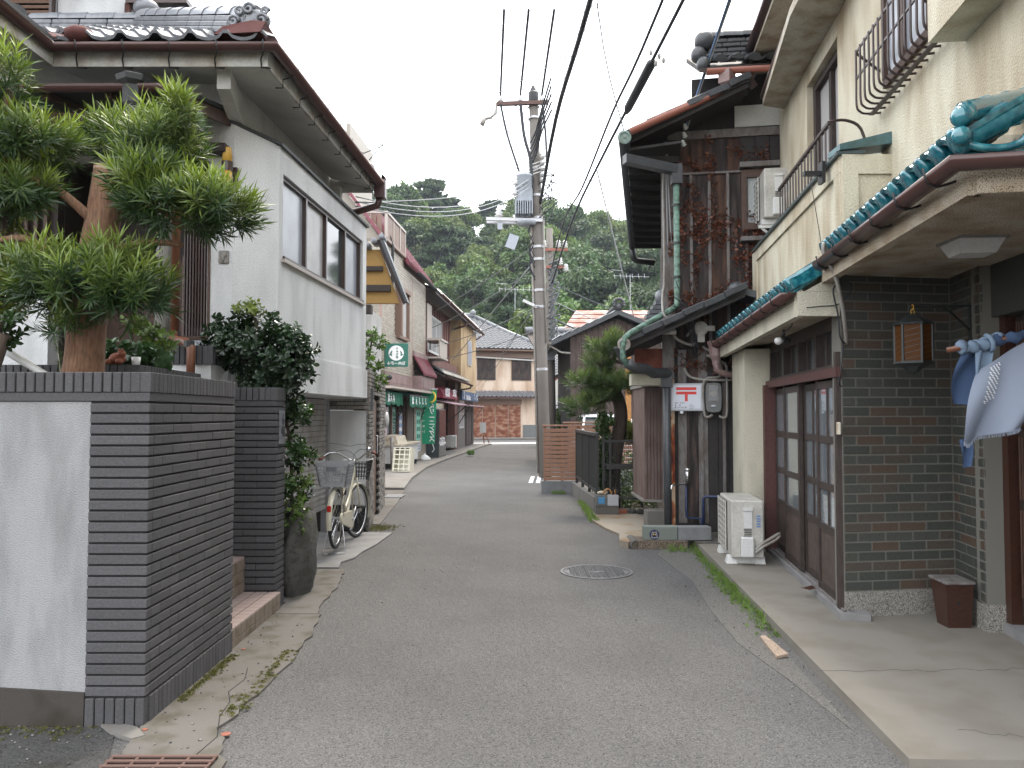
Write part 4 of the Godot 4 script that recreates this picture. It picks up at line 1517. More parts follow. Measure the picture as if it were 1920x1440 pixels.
	for e in [[0.3,2.4,0.06,2.06],[2.45,5.4,0.26,2.02]]:
		st=ST()
		var k:=int((e[1] - e[0])/0.08)
		for i in k:
			var s: float=e[0]+(e[1] - e[0])*i/k
			var wv:=0.025*sin(i*1.3)
			var wn:=0.025*sin((i+1)*1.3)
			var t: float=s+(e[1] - e[0])/k
			quad(st,RV(t,e[2]+wn,e[3] - 0.30+0.03*sin(i*0.9+0.9)),RV(s,e[2]+wv,e[3] - 0.30+0.03*sin(i*0.9)),RV(s,e[2],e[3]+0.02),RV(t,e[2],e[3]+0.02))
		part(aw,"valance",st,M.awning_green)
		st=ST()
		glyphs(st,"洗えみ" if e[0]<1 else "洗えししし",RV(e[0]+0.15,e[2]+0.035,e[3] - 0.03),RVd(),Vector3.UP,0.22,0.03,0.008,false,1.3 if e[0]<1 else 2.3)
		part(aw,"lettering",st,M.white_ink)
	st=ST()
	tube(st,[RV(2.6,-0.15,1.35),RV(2.6,0.25,2.0)],0.018,5)
	tube(st,[RV(5.3,0.02,1.3),RV(5.3,0.25,2.0)],0.018,5)
	tube(st,[RV(2.4,0.25,2.03),RV(5.45,0.25,2.03)],0.025,6)
	part(aw,"awning_arm",st,M.black)
	# hanging green square sign, set across the street
	var sg:=thing("square_shop_sign","square dark green shop sign with a white round emblem","sign",V(-2.9,3.1,20.4))
	var c:=RV(0.5,0.30,3.02)
	piece(sg,"sign_board",bevel(Vector3(0.60,0.60,0.08),0.006),Transform3D(Basis.IDENTITY,c),M.sign_green)
	st=ST()
	lathe(st,c+Vector3(0,0.05,0.04),Vector3(0,0,1),[Vector2(0.195,0.0),Vector2(0.195,0.005),Vector2(0,0.0055)],20)
	var em:=part(sg,"emblem_disc",st,M.white_ink)
	st=ST()
	glyphs(st,"よもぎ餅",c+Vector3(-0.01,0.21,0.046),Vector3.RIGHT,Vector3.UP,0.07,0.008,0.004,true)
	for sx in [-1,1]:
		for k in 3:
			var a:=0.5+k*0.7
			lb(st,c+Vector3(sx*(0.145 - 0.012*k),0.0+0.035*k,0.047),Vector3(0.07,0.028,0.004),Basis(Vector3.BACK,sx*a))
	part(em,"emblem_print",st,M.sign_green)
	st=ST()
	glyphs(st,"小嶋一商店",c+Vector3(-0.235,-0.17,0.041),Vector3.RIGHT,Vector3.UP,0.088,0.012,0.004,false,1.1)
	part(sg,"lettering",st,M.white_ink)
	st=ST()
	bx(st,c.x - 0.7,c.x - 0.3,c.y+0.15,c.y+0.18,-c.z - 0.02,-c.z+0.02)
	bx(st,c.x - 0.7,c.x - 0.3,c.y - 0.18,c.y - 0.15,-c.z - 0.02,-c.z+0.02)
	part(sg,"bracket",st,M.steel)
	# round outdoor lamp and vent under the sign
	st=ST(true)
	ball(st,RV(0.45,0.12,2.45),Vector3(0.09,0.08,0.09),10,6)
	solo("spot_lamp",st,M.black,"dark round spot lamp on the mauve fascia of the shop","lamp")
	# upright banner seen from behind
	var bn:=thing("shop_banner","bright green upright shop banner with white lettering","banner",RV(5.6,0.75,0))
	st=ST()
	var rows:=10
	for i in rows:
		for j in 4:
			var f:=func(a,b): return RV(5.6,-0.03,2.28)+Vector3(a*0.52*(1.0 - 0.12*b),-b*1.72,0.008*sin(b*4+a*3))
			quad(st,f.call(j/4.0,(i+1.0)/rows),f.call((j+1)/4.0,(i+1.0)/rows),f.call((j+1)/4.0,float(i)/rows),f.call(j/4.0,float(i)/rows))
	var cl:=part(bn,"banner_cloth",st,M.banner_green)
	st=ST()
	glyphs(st,"クリーニングスト",RV(5.55,0.42,1.84),Vector3(-1,0,0),Vector3.UP,0.165,0.024,0.006,true,1.05)
	part(cl,"lettering",st,M.white_ink)
	st=ST()
	glyphs(st,"しみ・つかい",RV(5.55,0.12,1.85),Vector3(-1,0,0),Vector3.UP,0.09,0.011,0.006,true,1.9)
	part(cl,"small_lettering",st,M.white_ink)
	st=ST()
	var arc:=[]
	for k in 13:
		var a:=-1.9+k*0.28
		arc.append(RV(5.55,0.32,2.06)+Vector3(cos(a)*0.13,sin(a)*0.17,0.02))
	tube(st,arc,[0.004,0.015,0.024,0.03,0.034,0.036,0.036,0.036,0.034,0.03,0.024,0.015,0.004],6)
	part(cl,"crescent_print",st,M.yellow_ink)
	st=ST(true)
	tube(st,[RV(5.6,-0.06,0.06),RV(5.6,-0.05,2.33)],0.016,6)
	tube(st,[RV(5.6,-0.08,2.30),RV(5.6,0.52,2.31)],0.012,6)
	part(bn,"banner_pole",st,M.white_plastic)
	st=ST(true)
	lathe(st,RV(5.6,0.1,0.06),Vector3.UP,[Vector2(0.2,0),Vector2(0.2,0.05),Vector2(0.1,0.13),Vector2(0.04,0.16),Vector2(0.04,0.2),Vector2(0,0.2)],12)
	part(bn,"banner_base",st,M.white_plastic)
	# counter stand in front of the window
	var ct:=thing("serving_counter","white boxy serving counter with a sloping cream display lid","counter",RV(2.6,0.5,0))
	st=ST()
	rb(st,1.15,3.75,0.20,0.66,-0.18,0.24)
	part(ct,"counter_body",st,M.white_plastic)
	st=ST()
	rb(st,1.1,3.95,0.66,0.71,-0.2,0.30)
	part(ct,"counter_top",st,M.ivory_plastic)
	st=ST()
	prism(st,[RV(1.2,-0.18,0.95),RV(1.2,0.14,0.92),RV(1.2,0.20,0.71),RV(1.2,-0.18,0.71)],RV(2.4,0,0) - RV(1.2,0,0))
	part(ct,"display_box",st,M.ivory_plastic)
	st=ST()
	for s in [1.2,3.6]:
		for o in [-0.14,0.14]: rb(st,s,s+0.1,0.06,0.20,o,o+0.08)
	part(ct,"counter_leg",st,M.black)
	st=ST(true)
	tube(st,[RV(0.98,0.1,0.06),RV(0.98,0.09,0.75),RV(1.02,0.06,0.9)],0.05,6)
	solo("grey_pipe",st,M.pipe_grey,"crooked grey pipe standing at the left end of the serving counter","pipe")
	# leaning plastic crate
	var cr:=thing("plastic_crate","cream plastic crate leaning on end against the counter","crate",RV(0.15,0.55,0.06))
	cr.rotation.y=-0.25
	cr.set_meta("local",true)
	st=ST()
	var tl:=Basis(Vector3.RIGHT,-0.2)
	lb(st,tl*Vector3(0,0.30,-0.12),Vector3(0.46,0.6,0.012),tl)
	for x in [-0.23,0.23]: lb(st,tl*Vector3(x,0.30,0),Vector3(0.015,0.6,0.25),tl)
	for y in [0.0,0.6]: lb(st,tl*Vector3(0,y,0),Vector3(0.47,0.015,0.25),tl)
	lpart(cr,"crate_shell",st,M.cream_paint)
	for k in 5:
		st=ST()
		lb(st,tl*Vector3(0,0.06+0.12*k,0.125),Vector3(0.45,0.025,0.012),tl)
		lpart(cr,"crate_bar",st,M.cream_paint)
	for k in 4:
		st=ST()
		lb(st,tl*Vector3(-0.2+0.133*k,0.3,0.123),Vector3(0.022,0.58,0.012),tl)
		lpart(cr,"crate_bar",st,M.cream_paint)
	# sign cabinet
	var cb:=thing("sign_cabinet","dark grey upright cabinet with white shop lettering","cabinet",RV(7.2,0.4,0))
	var q:=[rp(6.45,0.02),rp(6.55,0.40),rp(8.0,0.40),rp(8.0,-0.3),rp(6.45,-0.3)]
	st=ST()
	slab(st,q,0.06,1.68)
	var cbb:=part(cb,"cabinet_body",st,M.cabinet_grey)
	st=ST()
	sb(st,q[0],q[1],0.09,1.65,0.0,0.012)
	sb(st,q[1]+Vector2(0.004,0.03),q[2],0.12,1.64,0.0,0.012)
	part(cbb,"glazed_front",st,M.dark_glass)
	st=ST()
	glyphs(st,"エビス",RV(6.75,0.416,0.72),RVd(),Vector3.UP,0.30,0.04,0.006,false,1.1)
	for k in 3:
		var a:=RV(6.50,0.21,1.4 - 0.42*k)+Vector3(0,0,0.12)
		tube(st,[a,a+Vector3(0.06,-0.2,0),a+Vector3(0.0,-0.3,0)],0.014,4)
	part(cbb,"lettering",st,M.white_ink)
	st=ST()
	rb(st,6.3,8.2,1.69,1.87,-0.3,0.3)
	part(cb,"cabinet_hood",st,M.ivory_plastic)
	# ---- red boarded house
	var r:=thing("red_boarded_house","narrow reddish brown boarded house with a tiled eave","house",RV(10,-2,0))
	st=ST()
	rb(st,6.26,13.9,0.0,2.9,-5,-0.40)
	rb(st,6.26,13.9,2.9,3.5,-5,-0.03)
	rb(st,6.5,13.9,3.5,5.6,-5,-0.35)
	part(r,"wall",st,M.red_wall)
	for k in 13:
		st=ST()
		var s:=6.6+0.56*k
		rb(st,s,s+0.05,3.55,5.5,-0.35,-0.31)
		part(r,"batten",st,M.red_wall)
	st=ST()
	for e in [[8.3,10.9]]:
		rb(st,e[0],e[1],3.72,3.80,-0.36,-0.24)
		rb(st,e[0],e[1],5.0,5.08,-0.36,-0.24)
		for s in [e[0],e[0]+0.84,e[0]+1.7,e[1] - 0.06]: rb(st,s,s+0.07,3.8,5.0,-0.36,-0.26)
	var wn:=part(r,"window",st,M.white_plastic)
	st=ST()
	rb(st,8.37,10.84,3.8,5.0,-0.36,-0.31)
	part(wn,"pane",st,M.dark_glass)
	for k in 14:
		st=ST()
		var s:=8.42+0.18*k
		rb(st,s,s+0.02,3.78,5.02,-0.2,-0.18)
		part(wn,"window_bar",st,M.white_plastic)
	for k in 7:
		st=ST()
		var s:=6.45+0.12*k
		rb(st,s,s+0.09,3.9,5.2,0.0,0.03)
		part(r,"rain_shutter_board",st,M.rail_light)
	st=ST()
	rb(st,6.4,7.9,3.95,4.02,0.0,0.5)
	rb(st,6.4,7.9,3.35,3.41,0.0,0.5)
	rb(st,6.4,7.9,3.41,3.95,0.42,0.46)
	part(r,"small_balcony",st,M.rail_light)
	st=ST()
	rb(st,13.0,13.9,0.0,2.9,-0.3,0.0)
	part(r,"side_pillar",st,M.red_wall)
	# lower eave
	st=ST()
	prism(st,[RV(6.9,-0.4,3.30),RV(6.9,0.5,2.82),RV(14.0,0.5,2.82),RV(14.0,-0.4,3.30)],Vector3(0,-0.06,0))
	part(r,"lower_eave",st,M.dark_wood)
	roof_tiles(r,"eave_tiles",RV(6.9,0.52,2.86),RVd(),RV(0,-0.9,0.48) - RV(0,0,0),7.1,1.05,M.dark_tile)
	st=ST(true)
	gutter(st,[RV(6.9,0.58,2.79),RV(14.1,0.58,2.75)],0.06)
	tube(st,[RV(14.0,0.56,2.72),RV(14.0,0.5,2.6),RV(13.2,0.1,2.5)],0.04,6)
	part(r,"gutter",st,M.brown_gutter)
	# main roof
	st=ST()
	prism(st,[RV(6.3,0.35,5.55),RV(19.4,0.35,5.55),RV(19.4,-2.6,6.95),RV(6.3,-2.6,6.95)],Vector3(0,-0.09,0))
	part(r,"roof_bed",st,M.dark_wood)
	roof_tiles(r,"roof_tiles",RV(6.3,0.38,5.59),RVd(),RV(0,-2.95,1.4) - RV(0,0,0),13.1,3.2,M.grey_tile_pale)
	st=ST(true)
	tube(st,[RV(6.3,-2.6,7.05),RV(19.4,-2.6,7.05)],0.14,8)
	part(r,"ridge",st,M.grey_tile)
	st=ST(true)
	gutter(st,[RV(6.5,0.48,5.5),RV(19.5,0.48,5.46)],0.07)
	tube(st,[RV(19.4,0.45,5.42),RV(19.3,0.2,5.2),RV(19.2,-0.1,5.1)],0.045,6)
	tube(st,[RV(13.9,0.44,5.44),RV(13.9,0.3,5.25),RV(13.9,-0.26,5.1)],0.045,6)
	part(r,"gutter",st,M.brown_gutter)
	# maroon awnings
	var mw:=thing("maroon_awning","rounded maroon shop awning with white lettering above a pink one","awning",RV(10,0.4,2.3))
	st=ST()
	var pr0:=[]
	for k in 7:
		var a:=PI/2*k/6.0
		pr0.append(RV(7.9,-0.3+0.65*sin(a),2.08+0.5*cos(a)))
	pr0.append(RV(7.9,-0.3,2.08))
	prism(st,pr0,RV(11.4,0,0) - RV(7.9,0,0))
	part(mw,"upper_canopy",st,M.awning_maroon)
	st=ST()
	prism(st,[RV(8.0,-0.3,2.06),RV(8.0,0.65,1.86),RV(12.2,0.65,1.86),RV(12.2,-0.3,2.06)],Vector3(0,0.02,0))
	part(mw,"lower_canopy",st,M.awning_pink)
	st=ST()
	glyphs(st,"喫茶店",RV(8.15,0.36,2.42),RVd(),Vector3.UP,0.30,0.035,0.02,false,1.15)
	glyphs(st,"エビス",RV(9.9,0.36,2.42),RVd(),Vector3.UP,0.28,0.035,0.02,false,1.15)
	part(mw,"lettering",st,M.white_ink)
	st=ST()
	tube(st,[RV(8.2,-0.35,1.3),RV(8.2,0.6,1.86)],0.02,5)
	tube(st,[RV(12.1,-0.35,1.0),RV(12.1,0.6,1.86)],0.02,5)
	part(mw,"awning_arm",st,M.black)
	st=ST()
	rb(st,9.2,10.2,0.1,1.9,-0.44,-0.37)
	part(r,"door",st,M.dark_glass)
	# electric meters and AC unit
	var em2:=thing("wall_meter","pale electric meter on the wall between the two awnings","meter",RV(11.6,0.1,1.1))
	piece(em2,"meter_box",bevel(Vector3(0.14,0.40,0.34),0.03),Transform3D(Basis.IDENTITY,RV(11.6,-0.3,1.18)),M.white_plastic)
	st=ST(true)
	ball(st,RV(11.6,-0.2,1.26),Vector3(0.05,0.1,0.1),8,6)
	part(em2,"meter_glass",st,M.frost)
	ac_unit("air_conditioner","white air conditioner unit far down the street beside the grey cabinet",RV(12.6,-0.08,0.14),0.0728+0.15,0.85,M.white_plastic)
	# ---- ochre end bay with the blue sign
	var o:=thing("ochre_house","ochre rendered end house with a blue shop sign","house",RV(16.5,-2,0))
	st=ST()
	rb(st,13.91,19.3,2.2,5.5,-5,0.12)
	part(o,"wall",st,M.ochre_wall)
	st=ST()
	rb(st,13.91,19.3,0.0,2.2,-5,0.0)
	part(o,"ground_floor_wall",st,M.grey_board)
	st=ST()
	rb(st,15.9,17.4,3.72,4.9,0.09,0.16)
	var ow:=part(o,"window",st,M.rail_light)
	st=ST()
	rb(st,15.98,16.62,3.8,4.82,0.10,0.17)
	rb(st,16.68,17.32,3.8,4.82,0.10,0.165)
	part(ow,"pane",st,M.frost)
	st=ST()
	rb(st,14.2,15.6,0.9,2.1,-0.02,0.04)
	var gw:=part(o,"window",st,M.white_plastic)
	st=ST()
	for e in [[14.28,14.9],[14.98,15.52]]:
		rb(st,e[0],e[1],0.98,1.5,0.0,0.05)
		rb(st,e[0],e[1],1.56,2.04,0.0,0.05)
	part(gw,"pane",st,M.frost)
	for k in 2:
		st=ST()
		rb(st,16.3+0.95*k,17.2+0.95*k,0.08,2.05,0.0,0.05)
		part(o,"door",st,M.brown_board)
	st=ST()
	rb(st,18.6,19.2,0.1,2.05,0.0,0.03)
	part(o,"side_panel",st,M.dark_wood)
	var bs:=thing("blue_shop_sign","long blue shop sign board with a small white awning under it","sign",RV(16.5,0.2,2.4))
	st=ST()
	rb(st,13.6,19.4,2.12,2.50,0.13,0.22)
	part(bs,"sign_board",st,M.awning_blue)
	st=ST()
	rb(st,13.8,19.4,1.86,1.90,0.0,0.5)
	part(bs,"lower_awning",st,M.awning_pink)
	words(bs,"Ojba Ichban",RV(15.0,0.224,2.24),Basis(RVd(),Vector3.UP,RVd().cross(Vector3.UP)),0.26,M.white_ink)
	st=ST()
	for e in [[14.2,2.38],[14.35,2.26],[14.2,2.16],[17.9,2.36],[18.1,2.2],[18.7,2.32],[18.9,2.18],[19.2,2.36],[19.1,2.2]]:
		rb(st,e[0],e[0]+0.07,e[1],e[1]+0.1,0.22,0.228)
	part(bs,"print",st,M.white_ink)
	st=ST()
	tube(st,[RV(14.2,0.0,1.1),RV(14.2,0.48,1.87)],0.02,5)
	tube(st,[RV(19.3,0.0,1.1),RV(19.3,0.48,1.87)],0.02,5)
	part(bs,"awning_arm",st,M.black)
	# things at the end of the row
	st=ST(true)
	tube(st,[RV(19.6,0.5,0.05),RV(19.55,0.4,1.15)],0.025,5)
	tube(st,[RV(20.1,0.7,0.05),RV(19.6,0.4,1.15)],0.025,5)
	tube(st,[RV(19.8,0.35,0.3),RV(19.9,0.7,0.3)],0.02,5)
	solo("folding_stand",st,M.gutter_orange,"thin orange folding stand before the rusty shutters","stand")
	st=ST()
	lb(st,RV(19.5,0.45,0.85),Vector3(0.3,0.5,0.06))
	solo("hanging_towel",st,M.white_plastic,"white cloth hung on the thin orange stand","towel")

func RVd() -> Vector3:
	return Vector3(RD.x,0,-RD.y)

func ac_unit(n: String,label: String,at: Vector3,yaw: float,sc: float,m: Material) -> Node3D:
	# box 0.78 wide (local x), 0.54 high, 0.30 deep (local z); the grille looks along +z
	var a:=thing(n,label,"air conditioner",at,"",0.0)
	a.rotation.y=PI/2 - yaw
	a.set_meta("local",true)
	a.scale=Vector3.ONE*sc
	piece2(a,"casing",bevel(Vector3(0.78,0.54,0.30),0.012),Vector3(0,0.33,0),m)
	var st:=ST()
	lb(st,Vector3(-0.12,0.33,0.152),Vector3(0.50,0.48,0.012))
	lpart(a,"fan_recess",st,M.black)
	for k in 9:
		st=ST()
		lb(st,Vector3(-0.12,0.11+0.055*k,0.165),Vector3(0.5,0.014,0.012))
		lpart(a,"grille_bar",st,m)
	for k in 5:
		st=ST()
		lb(st,Vector3(-0.37+0.125*k,0.33,0.168),Vector3(0.012,0.49,0.012))
		lpart(a,"grille_bar",st,m)
	for x in [-0.28,0.28]:
		st=ST()
		lb(st,Vector3(x,0.03,0),Vector3(0.08,0.06,0.34))
		lpart(a,"foot",st,M.white_plastic)
	return a

func piece2(par: Node,n: String,mesh: Mesh,at: Vector3,m: Material,b:=Basis.IDENTITY) -> MeshInstance3D:
	var o:=MeshInstance3D.new()
	o.name=numbered(n)
	o.mesh=mesh
	o.material_override=m
	o.transform=Transform3D(b,at)
	par.add_child(o)
	return o
# ---------------------------------------------------------------- the wooded hill
func hy(x: float,d: float) -> float:
	var t:=clampf((d - 62.0)/95.0,0.0,1.0)
	var y:=33.0*(t*t*(3 - 2*t)*0.5+t*0.5)
	y *= 1.0 - 0.0042*clampf(x,-60,60)
	return y - 0.05

func leaf_clump(key: String,n: int,size: float,rad: float,flat:=1.0) -> Mesh:
	if bev.has(key): return bev[key]
	var st:=ST()
	for i in n:
		var v:=Vector3(rng.randfn(),rng.randfn()*flat,rng.randfn()).normalized()*rad*pow(rng.randf(),0.5)
		v.y *= flat
		var nn:=(v.normalized()*0.7+Vector3(rng.randfn(),rng.randfn()+0.7,rng.randfn())*0.6).normalized()
		var b:=frame_of(nn)
		b=b.rotated(nn,rng.randf()*TAU)
		var s:=size*rng.randf_range(0.7,1.3)
		quad(st,v - b.x*s*0.28,v - b.y*s*0.6,v+b.x*s*0.28,v+b.y*s*0.6+nn*s*0.1)
	st.generate_normals()
	bev[key]=st.commit()
	return bev[key]

func crown_of(lumps: Array,per: float,clump_r: float,tone: Array) -> Array:
	# lumps: [centre, radii]; clumps sit near the lumps' surfaces, light tops and dark undersides come from their own tone only
	var xs:=[]
	var cs:=[]
	for l in lumps:
		var n:=int(per*l[1].x*l[1].z)
		var lt:=rng.randf_range(0.8,1.2)
		for i in n:
			var v:=Vector3(rng.randfn(),rng.randfn(),rng.randfn()).normalized()
			if v.y<-0.35: v.y *= -0.5
			v *= rng.randf_range(0.62,1.05)
			var p: Vector3=l[0]+Vector3(v.x*l[1].x,v.y*l[1].y,v.z*l[1].z)
			var b:=Basis(Vector3(rng.randfn(),rng.randfn(),rng.randfn()).normalized(),rng.randf()*0.9).rotated(Vector3.UP,rng.randf()*TAU)
			var s:=clump_r*rng.randf_range(0.7,1.25)
			xs.append(Transform3D(b.scaled(Vector3.ONE*s),p))
			var k:=lt*rng.randf_range(0.72,1.28)
			cs.append(Color(tone[0]*k*rng.randf_range(0.9,1.15),tone[1]*k,tone[2]*k*rng.randf_range(0.85,1.15)))
	return [xs,cs]

func hill_tree(v: int) -> Node3D:
	var o:=Node3D.new()
	o.set_meta("local",true)
	var st:=ST(true)
	var lumps:=[]
	var tone: Array=[[0.064,0.112,0.03],[0.044,0.082,0.025],[0.098,0.142,0.04],[0.056,0.09,0.04],[0.042,0.075,0.03],[0.078,0.125,0.028]][v]
	if v==4:
		tube(st,[Vector3(0,-1,0),Vector3(0.3,3,0.1),Vector3(-0.1,6,0),Vector3(0.2,8.6,0)],[0.3,0.24,0.17,0.06],6)
		for k in 9:
			var a:=k*2.4
			var y:=5.0+0.5*k
			var r:=2.6 - 0.2*k
			var e:=Vector3(cos(a)*r,y+0.3,sin(a)*r)
			tube(st,[Vector3(0.1,y - 0.3,0),e],[0.09,0.03],4)
			lumps.append([e*Vector3(0.8,1,0.8),Vector3(1.5,0.5,1.5)])
	else:
		tube(st,[Vector3(0,-1,0),Vector3(0.1,1.6,0.1),Vector3(-0.1,3.4,0),Vector3(0.1,5.5,0)],[0.28,0.2,0.14,0.05],6)
		var n: int=[9,8,10,7,0,8][v]
		for k in n:
			var a:=k*2.4+v
			var r:=rng.randf_range(0.9,2.2)
			var y:=rng.randf_range(2.0,6.4) if k>0 else 6.6
			r *= 1.0 - maxf(0.0,(y - 4.5)/4.5)
			var c:=Vector3(cos(a)*r,y,sin(a)*r)
			tube(st,[Vector3(0,y*0.5,0),c],[0.08,0.03],4)
			lumps.append([c,Vector3(rng.randf_range(1.2,1.9),rng.randf_range(0.9,1.4),rng.randf_range(1.2,1.9))])
	st.generate_normals()
	var tr:=MeshInstance3D.new()
	tr.name=numbered("trunk")
	tr.mesh=st.commit()
	tr.material_override=M.bark
	o.add_child(tr)
	var cl:=leaf_clump("clump_far%d" % (v % 3),34,0.34,0.62)
	if v==4: cl=leaf_clump("clump_pine",34,0.42,0.6,0.5)
	var cr:=crown_of(lumps,17.0,1.0,tone)
	multi(o,"crown",cl,cr[0],cr[1],M.leaf_far)
	return o

func hill():
	rng.seed=77
	var st:=ST(true)
	var xs:=[]
	for i in 34: xs.append(-320.0+i*19.4)
	var ds:=[58.0,64.0,72.0,82.0,94.0,108.0,122.0,136.0,150.0,165.0,190.0,230.0,298.0]
	for i in xs.size() - 1:
		for j in ds.size() - 1:
			var f:=func(x,d): return V(x,hy(x,d),d)
			quad(st,f.call(xs[i],ds[j]),f.call(xs[i+1],ds[j]),f.call(xs[i+1],ds[j+1]),f.call(xs[i],ds[j+1]))
	structure("hill",st,M.forest_floor)
	# low growth on the forest floor
	var cl:=leaf_clump("clump_low",30,0.45,0.8,0.6)
	var tx:=[]
	var cs:=[]
	for k in 5200:
		var d:=rng.randf_range(62,158)
		var x:=d*rng.randf_range(-0.30,0.34)
		tx.append(Transform3D(Basis(Vector3.UP,rng.randf()*TAU).scaled(Vector3.ONE*rng.randf_range(0.8,2.2)),V(x,hy(x,d)+0.5,d)))
		var g:=rng.randf_range(0.7,1.3)
		cs.append(Color(0.04*g,0.068*g,0.022*g))
	var un:=multi(self,"undergrowth",cl,tx,cs,M.leaf_far,true)
	tag(un,"dark undergrowth covering the wooded hillside","undergrowth")
	var names:=["hill_tree","hill_tree","hill_tree","hill_tree","hill_pine","hill_tree"]
	var labels:=["mid green bushy tree","dark green dense tree","yellowish green tree","greyish green round tree","bare trunked pine","fresh green tree"]
	var protos:=[]
	for v in 6: protos.append(hill_tree(v))
	var row:=0
	var d:=67.0
	while d<152.0:
		var x:=-0.27*d+(row % 2)*2.6
		while x<0.31*d:
			var xx:=x+rng.randf_range(-1.6,1.6)
			var dd:=d+rng.randf_range(-1.8,1.8)
			var v:=rng.randi() % 6
			if v==4 and rng.randf()<0.5: v=1
			var o: Node3D=protos[v].duplicate()
			o.name=numbered(names[v])
			add_child(o)
			o.position=V(xx,hy(xx,dd) - 0.2,dd)
			o.rotation.y=rng.randf()*TAU
			var s:=rng.randf_range(0.85,1.25)*(1.0+0.12*sin(xx*0.21))
			o.scale=Vector3(s,s*rng.randf_range(0.92,1.25),s)
			for c in o.get_children(): c.name=numbered("trunk" if c is MeshInstance3D else "crown")
			var band: String=["at the foot of","low on","half way up","high on","on the crest of"][clampi(int((d - 66)/17.5),0,4)]
			var side: String=["above the tiled shop","above the red boarded house","left of the pole","behind the pole","right of the poles","above the old house"][clampi(int((xx/dd+0.27)/0.097),0,5)]
			tag(o,"%s %s the wooded hill, %s" % [labels[v],band,side],"tree","trees on the wooded hillside")
			x += 5.0*rng.randf_range(0.85,1.15)*(0.8+d/300.0)
		d += 5.6
		row += 1
	for p in protos: p.free()

